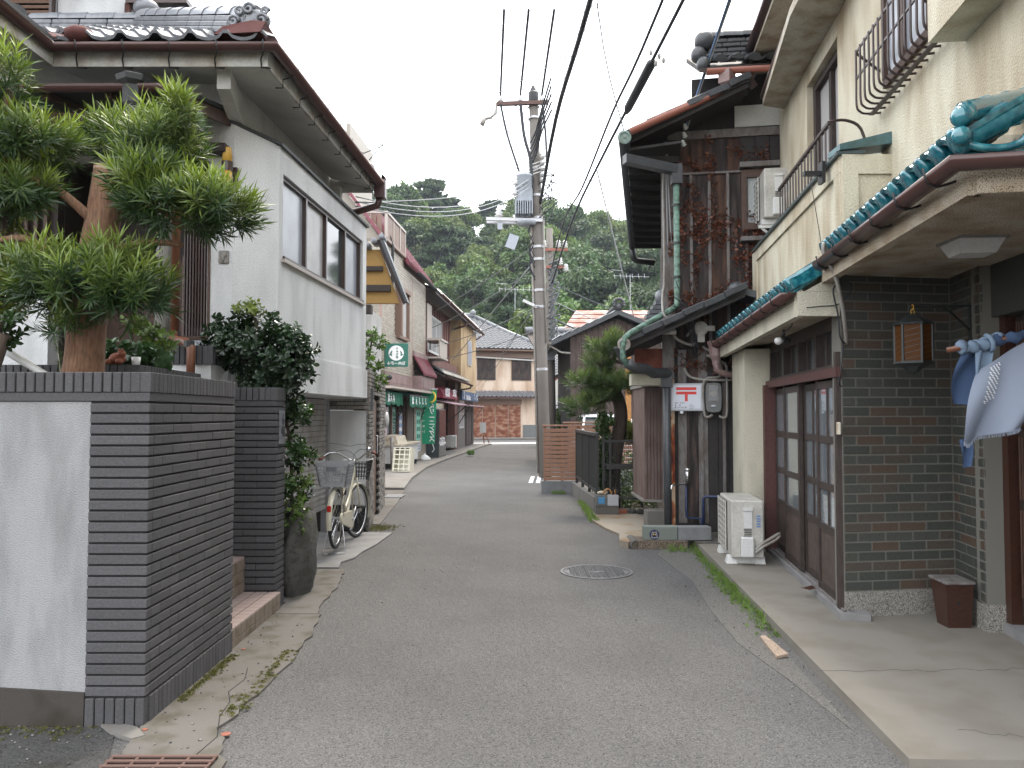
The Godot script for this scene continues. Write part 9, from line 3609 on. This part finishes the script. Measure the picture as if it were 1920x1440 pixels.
	lathe(st,V(-2.425,1.815,5.15),Vector3.UP,[Vector2(0,0),Vector2(0.024,0),Vector2(0.03,0.055),Vector2(0.025,0.055),Vector2(0.02,0.01),Vector2(0,0.01)],10)
	part(wc,"pot",st,M.ceramic)
	st=ST(true)
	tube(st,[V(-3.15,2.0,4.62),V(-2.52,1.62,4.62)],0.022,8)
	solo("white_pole",st,M.white_plastic,"white plastic pole leaning across the planter at the left edge","pole")
	# camellia behind the gate post
	s=thing("camellia","glossy dark green camellia bush between the gate post and the white bay","shrub",V(-2.35,0.1,7.0))
	st=ST(true)
	tube(st,smooth_path([V(-2.22,0.1,6.85),V(-2.24,0.9,6.85),V(-2.20,1.6,6.8),V(-2.10,2.0,6.7)]),0.03,7)
	for e in [[V(-2.2,1.6,6.8),V(-2.35,1.95,6.7),V(-2.40,2.2,6.6)],[V(-2.2,1.6,6.8),V(-1.95,1.8,6.6),V(-1.75,1.95,6.5)],[V(-2.2,1.7,6.8),V(-2.1,2.1,6.6),V(-2.12,2.35,6.55)]]: tube(st,e,0.014,5)
	part(s,"stem",st,M.bark)
	var cl:=single_leaf_cluster("camellia_leaf",7,0.062,0.032)
	r2=mk.call([[V(-2.10,2.05,6.6),Vector3(0.30,0.26,0.24),1.6],[V(-1.85,1.93,6.55),Vector3(0.22,0.28,0.22),1.3],[V(-2.32,2.12,6.6),Vector3(0.20,0.20,0.2),1.0],[V(-2.0,1.72,6.6),Vector3(0.26,0.2,0.22),1.1],[V(-1.76,2.02,6.5),Vector3(0.10,0.16,0.12),0.5]],105,[0.022,0.047,0.018],1.0)
	multi(s,"foliage",cl,r2[0],r2[1],M.leaf_gloss)
	r2=mk.call([[V(-2.16,2.36,6.55),Vector3(0.12,0.07,0.1),1.0]],26,[0.2,0.26,0.05],0.7)
	multi(s,"young_leaves",cl,r2[0],r2[1],M.leaf)
	s=thing("climbing_shrub","mixed green shrub growing up the far side of the gate post","shrub",V(-1.85,0.5,6.7))
	st=ST(true)
	tube(st,smooth_path([V(-1.86,0.3,6.75),V(-1.84,0.8,6.72),V(-1.86,1.3,6.7),V(-1.95,1.6,6.75)]),0.014,6)
	part(s,"stem",st,M.bark)
	r2=mk.call([[V(-1.80,1.50,6.68),Vector3(0.14,0.08,0.12),1.0],[V(-1.80,1.18,6.66),Vector3(0.16,0.12,0.14),1.3],[V(-1.82,0.85,6.66),Vector3(0.12,0.12,0.12),0.8]],42,[0.035,0.075,0.02],0.9)
	multi(s,"foliage",cl,r2[0],r2[1],M.leaf_gloss)
	r2=mk.call([[V(-1.80,0.96,6.62),Vector3(0.14,0.10,0.1),1.0],[V(-1.79,0.68,6.62),Vector3(0.13,0.16,0.1),1.4]],40,[0.11,0.18,0.035],0.7)
	multi(s,"pale_leaves",ml,r2[0],r2[1],M.leaf)
	# boulder
	var b:=ST(true)
	var nz:=FastNoiseLite.new()
	nz.seed=9
	nz.frequency=2.2
	for i in 14:
		for k in 18:
			var q:=[]
			for e in [[i,k],[i,k+1],[i+1,k+1],[i+1,k]]:
				var th: float=PI*e[0]/14 - PI/2
				var a: float=-TAU*(e[1] % 18)/18
				var v:=Vector3(cos(th)*cos(a),sin(th),cos(th)*sin(a))
				var r:=1.0+0.35*nz.get_noise_3dv(v)
				v=v*r
				v=Vector3(signf(v.x)*pow(absf(v.x),0.75),v.y,signf(v.z)*pow(absf(v.z),0.75))
				q.append(V(-1.80,0.26,6.80)+Vector3(v.x*0.135+v.y*0.03,v.y*0.46,v.z*0.26))
			if i==0: tri(b,q[0],q[2],q[3])
			elif i==13: tri(b,q[0],q[1],q[2])
			else: quad(b,q[0],q[1],q[2],q[3])
	solo("standing_boulder",b,M.stone,"tall dark standing boulder beside the gate post at the driveway","boulder")
	b=ST(true)
	ball(b,V(-1.90,0.62,7.05),Vector3(0.11,0.17,0.16),10,7)
	solo("round_boulder",b,M.stone,"smaller rounded boulder behind the standing one","boulder")
	# twig by the gate pier, moss cushion
	s=thing("pier_shrub","fresh green leafy shrub on top of the brick pier beyond the bay","shrub",V(-2.0,1.9,11))
	st=ST(true)
	tube(st,[V(-2.1,1.9,11.2),V(-2.0,2.2,11.1),V(-1.92,2.6,11)],0.012,5)
	part(s,"stem",st,M.bark)
	r2=mk.call([[V(-1.95,2.0,11.1),Vector3(0.18,0.12,0.16),1.0],[V(-1.95,2.25,11.1),Vector3(0.12,0.14,0.12),0.7],[V(-1.88,2.5,11.0),Vector3(0.12,0.14,0.12),0.8]],45,[0.09,0.17,0.03],1.1)
	multi(s,"foliage",ml,r2[0],r2[1],M.leaf)

# ---------------------------------------------------------------- bicycle
func bicycle():
	rng.seed=121
	var b:=thing("bicycle","cream city bicycle on its stand with a grey rear basket","bicycle",V(-1.885,0.02,8.62))
	b.set_meta("local",true)
	b.rotation.y=-0.01
	var R:=0.32
	var ra:=Vector3(0,R+0.045,0)
	var fa:=Vector3(0,R,-1.08)
	var wheel:=func(n: String,c: Vector3,turn: float):
		var w:=Node3D.new()
		var st:=ST(true)
		var ring:=[]
		for k in 33: ring.append(Vector3(0,sin(TAU*k/32.0),cos(TAU*k/32.0))*(R - 0.018))
		tube(st,ring,0.018,8,false)
		st.generate_normals()
		var o:=MeshInstance3D.new()
		o.mesh=st.commit()
		o.material_override=M.rubber
		o.name=numbered(n)
		o.position=c
		o.rotation.y=turn
		b.add_child(o)
		w.free()
		st=ST(true)
		ring=[]
		for k in 33: ring.append(Vector3(0,sin(TAU*k/32.0),cos(TAU*k/32.0))*(R - 0.042))
		tube(st,ring,0.010,6,false)
		lpart(o,"rim",st,M.chrome)
		st=ST()
		for k in 28:
			var a:=TAU*k/28.0
			var e:=a+(0.5 if k % 2==0 else -0.5)
			tube(st,[Vector3(0.02 if k % 4<2 else -0.02,sin(e)*0.02,cos(e)*0.02),Vector3(0,sin(a),cos(a))*(R - 0.05)],0.0013,3,false)
		lpart(o,"spokes",st,M.chrome)
		st=ST()
		lathe(st,Vector3(-0.045,0,0),Vector3.RIGHT,[Vector2(0,0),Vector2(0.012,0.0),Vector2(0.026,0.01),Vector2(0.018,0.02),Vector2(0.018,0.07),Vector2(0.026,0.08),Vector2(0.012,0.09),Vector2(0,0.09)],10)
		lpart(o,"hub",st,M.steel)
	wheel.call("wheel",ra,0.0)
	wheel.call("wheel",fa,-0.22)
	var fender:=func(c: Vector3,a0: float,a1: float,turn: float):
		var st:=ST(true)
		var bs:=Basis(Vector3.UP,turn)
		var n:=16
		for k in n:
			for j in 5:
				var f:=func(kk,jj):
					var a: float=a0+(a1 - a0)*kk/n
					var w: float=(jj/5.0 - 0.5)*2.0
					var rr:=R+0.022 - 0.014*w*w
					return c+bs*Vector3(w*0.029,sin(a)*rr,cos(a)*rr)
				quad(st,f.call(k,j),f.call(k,j+1),f.call(k+1,j+1),f.call(k+1,j))
		return lpart(b,"mudguard",st,M.cream_paint)
	fender.call(ra,-0.25,2.6,0.0)
	fender.call(fa,0.9,3.5,-0.22)
	var bb:=Vector3(0,0.30,-0.46)
	var head:=Vector3(0,0.86,-0.88)
	var st:=ST(true)
	tube(st,smooth_path([head,Vector3(0,0.62,-0.74),Vector3(0,0.40,-0.58),bb]),0.02,9)
	tube(st,smooth_path([head+Vector3(0,-0.08,-0.02),Vector3(0,0.55,-0.66),Vector3(0,0.42,-0.42)]),0.016,8)
	tube(st,[bb,Vector3(0,0.70,-0.30)],0.017,8)
	for x in [-0.045,0.045]:
		tube(st,[bb+Vector3(x*0.6,0,0),ra+Vector3(x*1.2,0,0)],0.010,6)
		tube(st,[Vector3(x*0.3,0.66,-0.31),ra+Vector3(x*1.2,0,0)],0.008,6)
		tube(st,[Vector3(x*0.6,0.72,-0.94),fa+Vector3(x*1.1,0,0)],0.011,6)
	tube(st,[head+Vector3(0,0.06,0.02),Vector3(0,0.70,-0.945)],0.02,8)
	lpart(b,"frame",st,M.cream_paint)
	st=ST(true)
	tube(st,[Vector3(0,0.70,-0.30),Vector3(0,0.80,-0.26)],0.013,7)
	tube(st,smooth_path([Vector3(-0.28,1.0,-0.58),Vector3(-0.24,1.03,-0.68),Vector3(-0.16,1.02,-0.80),Vector3(-0.06,0.95,-0.89),Vector3(0,0.94,-0.90),Vector3(0.06,0.95,-0.89),Vector3(0.16,1.02,-0.80),Vector3(0.24,1.05,-0.68),Vector3(0.30,1.04,-0.58)]),0.011,7)
	tube(st,[head,Vector3(0,0.95,-0.90)],0.013,7)
	lpart(b,"handlebar",st,M.chrome)
	for e in [[Vector3(-0.285,0.99,-0.60),Vector3(-0.30,0.97,-0.47)],[Vector3(0.27,1.045,-0.62),Vector3(0.33,1.035,-0.50)]]:
		st=ST(true)
		tube(st,e,0.017,8)
		lpart(b,"grip",st,M.grip_brown)
		st=ST(true)
		tube(st,smooth_path([e[0]+Vector3(0,-0.01,-0.03),e[0]+Vector3(0,-0.035,0.0),e[1]+Vector3(0,-0.05,-0.01)]),0.006,5)
		lpart(b,"brake_lever",st,M.chrome)
	st=ST(true)
	ball(st,Vector3(0.20,1.075,-0.76),Vector3(0.028,0.024,0.028),10,6)
	lpart(b,"bell",st,M.chrome)
	st=ST(true)
	tube(st,smooth_path([Vector3(0.27,1.02,-0.66),Vector3(0.1,1.07,-0.86),Vector3(-0.02,0.98,-0.98),Vector3(-0.02,0.8,-0.96)]),0.004,4)
	tube(st,smooth_path([Vector3(-0.27,1.0,-0.66),Vector3(-0.1,1.06,-0.86),Vector3(0.02,0.95,-0.97),Vector3(0.0,0.75,-0.94)]),0.004,4)
	lpart(b,"brake_cable",st,M.wire_grey)
	st=ST(true)
	ball(st,Vector3(0,0.825,-0.25),Vector3(0.10,0.035,0.09),12,7)
	ball(st,Vector3(0,0.825,-0.36),Vector3(0.045,0.028,0.13),10,6)
	lpart(b,"saddle",st,M.black)
	# chain case, crank, pedals
	st=ST()
	var cc:=[]
	for k in 20:
		var a:=TAU*k/20.0
		var c0:=bb if cos(a)<0 else ra
		var rr:=0.10 if cos(a)<0 else 0.055
		cc.append(c0+Vector3(0.05,sin(a)*rr,cos(a)*rr))
	prism(st,cc,Vector3(0.028,0,0))
	lpart(b,"chain_case",st,M.cream_paint)
	st=ST(true)
	tube(st,[bb+Vector3(0.08,0,0),bb+Vector3(0.095,0.13,-0.10)],0.011,6)
	tube(st,[bb+Vector3(-0.06,0,0),bb+Vector3(-0.09,-0.13,0.10)],0.011,6)
	tube(st,[bb+Vector3(-0.07,0,0),bb+Vector3(0.09,0,0)],0.018,8)
	lpart(b,"crank",st,M.steel)
	for e in [bb+Vector3(0.15,0.13,-0.10),bb+Vector3(-0.14,-0.13,0.10)]:
		piece2(b,"pedal",bevel(Vector3(0.09,0.028,0.07),0.008),e,M.black)
	# carrier, grey rear basket with a lattice of openings
	st=ST()
	for x in [-0.06,0.0,0.06]: tube(st,[Vector3(x,0.705,-0.26),Vector3(x,0.705,0.22)],0.006,5)
	for s in [-0.085,0.085]: tube(st,[Vector3(s*0.8,0.70,0.12),ra+Vector3(s,0.02,0.0)],0.005,5)
	lpart(b,"carrier",st,M.steel)
	var bk:=MeshInstance3D.new()
	st=ST()
	var y0:=0.72
	var y1:=0.96
	var hw:=func(y): return 0.13+0.045*(y - y0)/(y1 - y0)
	var hd:=func(y): return 0.11+0.03*(y - y0)/(y1 - y0)
	var cz:=0.05
	lb(st,Vector3(0,y0,cz),Vector3(0.26,0.012,0.22))
	lpart(b,"rear_basket",st,M.grey_plastic)
	bk.free()
	var rbk: Node3D=b.get_child(b.get_child_count() - 1)
	for side in 4:
		var edge:=func(u,y):
			var w: float=hw.call(y)
			var d: float=hd.call(y)
			return [Vector3(u*w,y,cz+d),Vector3(w,y,cz - u*d),Vector3(-u*w,y,cz - d),Vector3(-w,y,cz+u*d)][side]
		for y in [[y0,0.045],[y1 - 0.02,0.045],[y0+0.085,0.012],[y0+0.12,0.008],[y0+0.155,0.008],[y0+0.19,0.008]]:
			st=ST()
			var p0: Vector3=edge.call(-1.0,y[0])
			var p1: Vector3=edge.call(1.0,y[0])
			lb(st,(p0+p1)/2+Vector3(0,y[1]/2 - 0.006,0),Vector3(p0.distance_to(p1),y[1],0.007),Basis(Vector3.UP,[0.0,PI/2,PI,-PI/2][side]))
			lpart(rbk,"basket_bar",st,M.grey_plastic)
		for k in 9:
			st=ST()
			var u:=-1.0+0.25*k
			tube(st,[edge.call(u,y0),edge.call(u,y1)],0.011 if k % 8==0 else 0.005,4)
			lpart(rbk,"basket_bar",st,M.grey_plastic)
	st=ST()
	lb(st,Vector3(-0.01,y1 - 0.055,cz+0.142),Vector3(0.11,0.05,0.006),Basis(Vector3.RIGHT,0.12))
	lpart(rbk,"basket_badge",st,M.grey_tile_pale)
	# front basket
	st=ST()
	tube(st,[Vector3(-0.15,0.93,-1.0),Vector3(0.15,0.93,-1.0),Vector3(0.16,0.93,-1.27),Vector3(-0.16,0.93,-1.27),Vector3(-0.15,0.93,-1.0)],0.008,6)
	lpart(b,"front_basket",st,M.white_plastic)
	var fk: Node3D=b.get_child(b.get_child_count() - 1)
	st=ST()
	for k in 9:
		var t:=-0.15+0.0375*k
		tube(st,[Vector3(t,0.93,-1.0),Vector3(t*0.8,0.70,-1.03),Vector3(t*0.8,0.70,-1.2),Vector3(t*1.05,0.93,-1.27)],0.004,4)
	for k in 7:
		var z:=-1.02 - 0.038*k
		for x in [-1,1]: tube(st,[Vector3(x*0.153,0.93,z),Vector3(x*0.12,0.70,z*0.75 - 0.27)],0.004,4)
	for y in [0.74,0.79,0.84,0.885]:
		var w: float=0.12+0.033*(y - 0.70)/0.23
		tube(st,[Vector3(-w,y,-1.02),Vector3(w,y,-1.02),Vector3(w,y,-1.24),Vector3(-w,y,-1.24),Vector3(-w,y,-1.02)],0.006,4)
	lpart(fk,"basket_wires",st,M.black)
	# reflector, stand, lock
	piece2(b,"rear_reflector",bevel(Vector3(0.042,0.062,0.02),0.006),ra+Vector3(0,0.14,R+0.005),M.red_plastic)
	st=ST(true)
	tube(st,[ra+Vector3(0.06,0,0),Vector3(0.12,0.0,0.06),Vector3(0.07,0.0,0.08)],0.007,6)
	tube(st,[ra+Vector3(-0.06,0,0),Vector3(-0.13,0.0,0.06),Vector3(-0.07,0.0,0.08)],0.007,6)
	tube(st,[Vector3(-0.13,0.005,0.06),Vector3(0.12,0.005,0.06)],0.006,6)
	lpart(b,"stand",st,M.steel)
	st=ST(true)
	tube(st,[Vector3(0.03,0.62,-0.30),Vector3(0.06,0.66,-0.28),Vector3(0.05,0.60,-0.2),Vector3(0.03,0.62,-0.3)],0.012,6)
	lpart(b,"ring_lock",st,M.black)
	st=ST(true)
	for x in [-0.032,0.032]: tube(st,[ra+Vector3(x*1.6,0,0),ra+Vector3(x,0.05,R+0.015)],0.003,4)
	lpart(b,"mudguard_stay",st,M.chrome)

# ---------------------------------------------------------------- small things in the street
func street_bits():
	rng.seed=131
	# manhole
	var m:=thing("manhole_cover","round patterned iron manhole cover set in the asphalt","manhole cover",V(0.80,0,7.7))
	var c:=V(0.805,0.0,7.68)
	var st:=ST()
	lathe(st,c,Vector3.UP,[Vector2(0.345,0.0),Vector2(0.345,0.008),Vector2(0.318,0.009),Vector2(0.316,0.003)],48)
	part(m,"rim",st,M.manhole)
	st=ST()
	lathe(st,c,Vector3.UP,[Vector2(0.312,0.0),Vector2(0.312,0.004),Vector2(0,0.0042)],40)
	part(m,"plate",st,M.manhole)
	st=ST()
	lathe(st,c,Vector3.UP,[Vector2(0.306,0.003),Vector2(0.306,0.010),Vector2(0.292,0.010),Vector2(0.292,0.003)],40)
	for i in 13:
		for j in 13:
			var x:=-0.282+0.047*i
			var z:=-0.282+0.047*j
			if x*x+z*z>0.077: continue
			if x*x+z*z<0.004: continue
			var a:=0.7 if i % 2==0 else -0.7
			lb(st,c+Vector3(x,0.007,z),Vector3(0.040,0.008,0.016),Basis(Vector3.UP,a))
	lathe(st,c,Vector3.UP,[Vector2(0.05,0.003),Vector2(0.05,0.009),Vector2(0.04,0.009),Vector2(0.04,0.004)],16)
	part(m,"raised_pattern",st,M.manhole)
	# drain grate at the bottom edge
	var g:=thing("drain_grate","rusty iron drain grate at the foot of the grey brick wall","drain grate",V(-1.4,0,3.45))
	st=ST()
	bx(st,-1.73,-1.27,-0.06,0.017,3.10,3.52)
	part(g,"pit",st,M.black)
	for k in 9: piece(g,"grate_bar",bevel(Vector3(0.46,0.012,0.018),0.002),Transform3D(Basis.IDENTITY,V(-1.50,0.024,3.12+0.049*k)),M.grate_rust)
	for k in 5: piece(g,"cross_bar",bevel(Vector3(0.012,0.008,0.42),0.002),Transform3D(Basis.IDENTITY,V(-1.72+0.11*k,0.022,3.31)),M.grate_rust)
	var g2:=thing("drain_grate","small drain grate at the edge of the pavement before the shop","drain grate",V(-2.1,0,14.6))
	st=ST()
	bx(st,-2.28,-1.98,-0.05,0.018,14.3,14.8)
	part(g2,"pit",st,M.black)
	for k in 9: piece(g2,"grate_bar",bevel(Vector3(0.02,0.012,0.5),0.002),Transform3D(Basis.IDENTITY,V(-2.27+0.036*k,0.024,14.55)),M.steel)
	# survey marks
	st=ST()
	lathe(st,V(-1.33,0.014,3.78),Vector3.UP,[Vector2(0.022,0),Vector2(0.022,0.003),Vector2(0.012,0.004),Vector2(0.011,0.002),Vector2(0,0.002)],14)
	solo("survey_pin",st,M.gutter_orange,"small round brass survey pin in the concrete margin","survey pin")
	var k:=0
	for e in [[-1.73,3.83,"pink paint dab at the corner of the grey brick wall"],[-1.70,5.12,"pink paint dab where the tiled step begins"],[1.68,3.36,"pink paint dab at the corner of the porch slab"]]:
		st=ST(true)
		ball(st,V(e[0],0.016 if k<2 else 0.0,e[1]),Vector3(0.015,0.005,0.012),8,4)
		solo("paint_dab",st,M.terracotta,e[2],"paint mark")
		k += 1
	# mortar smear, litter, bleached wood
	st=ST()
	slab(st,[Vector2(-2.0,3.92),Vector2(-1.88,3.80),Vector2(-1.74,3.72),Vector2(-1.70,3.76),Vector2(-1.78,3.86),Vector2(-1.86,3.90),Vector2(-1.95,3.98)],0.0,0.018)
	solo("mortar_smear",st,M.concrete,"pale mortar smear at the foot of the brick pillar","mortar")
	var bw:=ST()
	prism(bw,[V(1.655,0.006,5.40),V(1.68,0.02,5.38),V(1.70,0.014,4.98),V(1.615,0.006,4.95)],Vector3(0,0.016,0))
	solo("bleached_plank",bw,M.bleached_wood,"splintered bleached piece of wood against the porch slab","wood")
	# pebbles and litter specks along the edges
	var sm:=ST(true)
	ball(sm,Vector3.ZERO,Vector3(0.008,0.005,0.007),6,4)
	sm.generate_normals()
	var pm:=sm.commit()
	var xs:=[]
	var cs:=[]
	for i in 520:
		var p:=Vector3.ZERO
		var z:=rng.randf()
		if z<0.4: p=V(rng.randf_range(1.45,1.95)+0.0,0.008,rng.randf_range(4.2,8.8))
		elif z<0.7: p=V(rng.randf_range(-3.0,-1.75),0.01,rng.randf_range(3.2,4.0))
		elif z<0.85: p=V(rng.randf_range(-1.75,-1.4),0.018,rng.randf_range(3.6,6.0))
		else: p=V(rng.randf_range(-1.3,1.5),0.003,rng.randf_range(2.8,9.0))
		xs.append(Transform3D(Basis(Vector3.UP,rng.randf()*TAU).scaled(Vector3.ONE*rng.randf_range(0.3,0.95)),p))
		var g3:=rng.randf_range(0.06,0.3)
		cs.append(Color(g3,g3*0.97,g3*0.93))
	var pb:=multi(self,"loose_grit",pm,xs,cs,M.leaf_far,true)
	tag(pb,"loose grit and pebbles scattered along the road edges","grit")
	# grass strip by the walkway, weeds along the garden kerb, moss
	var gt:=tuft("grass_tuft",14,0.04,0.0035,0.9)
	var fl:=leaf_clump("weed_leaf",8,0.014,0.022,0.6)
	xs=[]
	cs=[]
	var ys:=[]
	var ds:=[]
	for i in 2600:
		var d:=rng.randf_range(5.4,9.25)
		var t:=(d - 5.4)/3.85
		var dens:=exp(-pow((d - 7.2)/0.9,2.0))+0.35*exp(-pow((d - 8.7)/0.5,2.0))+0.08
		if rng.randf()>dens: continue
		var x:=1.685+0.0775*(d - 4.6)+0.10 - absf(rng.randfn())*0.075
		if d>8.7: x=rng.randf_range(1.65,2.1)
		var g4:=rng.randf_range(0.7,1.4)
		if rng.randf()<0.55:
			xs.append(Transform3D(Basis(Vector3.UP,rng.randf()*TAU).scaled(Vector3.ONE*rng.randf_range(0.5,1.3)),V(x,0.0,d)))
			cs.append(Color(0.12*g4,0.2*g4,0.032*g4))
		else:
			ys.append(Transform3D(Basis(Vector3.UP,rng.randf()*TAU).scaled(Vector3.ONE*rng.randf_range(0.7,1.3)),V(x,0.012,d)))
			ds.append(Color(0.12*g4,0.2*g4,0.032*g4))
	for i in 220:
		var d:=rng.randf_range(11.1,13.6)
		xs.append(Transform3D(Basis(Vector3.UP,rng.randf()*TAU).scaled(Vector3.ONE*rng.randf_range(0.6,1.6)),V(1.14 - 0.0+rng.randfn()*0.035+(d - 11.1)*0.012,0.0,d)))
		var g5:=rng.randf_range(0.6,1.3)
		cs.append(Color(0.15*g5,0.24*g5,0.04*g5))
	for i in 90:
		xs.append(Transform3D(Basis(Vector3.UP,rng.randf()*TAU).scaled(Vector3.ONE*rng.randf_range(0.5,1.2)),V(rng.randf_range(0.75,1.0),0.0,rng.randf_range(15.05,15.25))))
		cs.append(Color(0.12,0.2,0.04))
	var gr:=multi(self,"grass",gt,xs,cs,M.leaf,true)
	tag(gr,"bright green grass growing along the foot of the walkway and kerb","grass")
	var wd:=multi(self,"weeds",fl,ys,ds,M.leaf,true)
	tag(wd,"small round leaved weeds among the grass beside the walkway","weeds")
	var mo:=leaf_clump("moss_bit",10,0.014,0.02,0.35)
	xs=[]
	cs=[]
	for i in 700:
		var z:=rng.randf()
		var p:=Vector3.ZERO
		if z<0.45: p=V(rng.randfn()*0.10 - 1.75,0.016,rng.randfn()*0.14+10.55)
		elif z<0.75: p=V(-1.735+absf(rng.randfn())*0.02,0.016,rng.randf_range(4.2,5.0))
		elif z<0.9: p=V(-1.40+rng.randfn()*0.03,0.016,rng.randf_range(4.0,5.1))
		else: p=V(rng.randf_range(-2.5,-1.95),0.008,3.85+rng.randfn()*0.05)
		xs.append(Transform3D(Basis(Vector3.UP,rng.randf()*TAU),p))
		var g6:=rng.randf_range(0.6,1.3)
		cs.append(Color(0.10*g6,0.10*g6,0.028*g6))
	var ms:=multi(self,"moss",mo,xs,cs,M.leaf_far,true)
	tag(ms,"olive moss along the foot of the brick wall and by the driveway","moss")
	# small weeds by the shops, fallen leaf on the sill
	xs=[]
	cs=[]
	for i in 40:
		xs.append(Transform3D(Basis(Vector3.UP,rng.randf()*TAU).scaled(Vector3.ONE*3.0),RV(8.4+rng.randf()*0.4,1.1+rng.randf()*0.2,0.05)))
		cs.append(Color(0.08,0.16,0.04))
	var sw:=multi(self,"pavement_weed",gt,xs,cs,M.leaf)
	tag(sw,"green weed sprouting from the pavement before the grey cabinet","weed")
	st=ST()
	quad(st,V(2.30,0.142,6.25),V(2.37,0.145,6.28),V(2.36,0.16,6.34),V(2.29,0.15,6.32))
	tri(st,V(2.30,0.142,6.25),V(2.33,0.15,6.3),V(2.25,0.145,6.33))
	solo("dry_leaf",st,M.box_wood,"brown dry leaf lying on the sill of the glass doors","leaf")
	# cracks in the concrete margin and slab
	st=ST()
	var cr:=[V(-1.55,0.0145,4.75),V(-1.50,0.0145,4.55),V(-1.52,0.0145,4.35),V(-1.46,0.0145,4.2),V(-1.44,0.0145,4.0),V(-1.36,0.0145,3.75),V(-1.38,0.0145,3.55)]
	tube(st,cr,0.0025,4)
	solo("concrete_crack",st,M.joint_dark,"dark crack running through the concrete margin by the brick wall","crack")
	st=ST()
	for e in [[1.72,4.56,3.2,4.60,0.05],[2.05,3.74,2.8,3.52,0.04]]:
		var wp:=[]
		for q in 30:
			var u:=q/29.0
			var dd: float=lerpf(e[1],e[3],u)+e[4]*(0.5*sin(q*0.9)+0.35*sin(q*2.3+1.0))*0.6+rng.randf_range(-0.008,0.008)
			wp.append(V(lerpf(e[0],e[2],u),0.0452+0.0092*(dd - 3.3),dd))
		tube(st,wp,0.0011,3)
	solo("concrete_crack",st,M.joint_grey,"thin cracks wandering across the porch slab","crack")
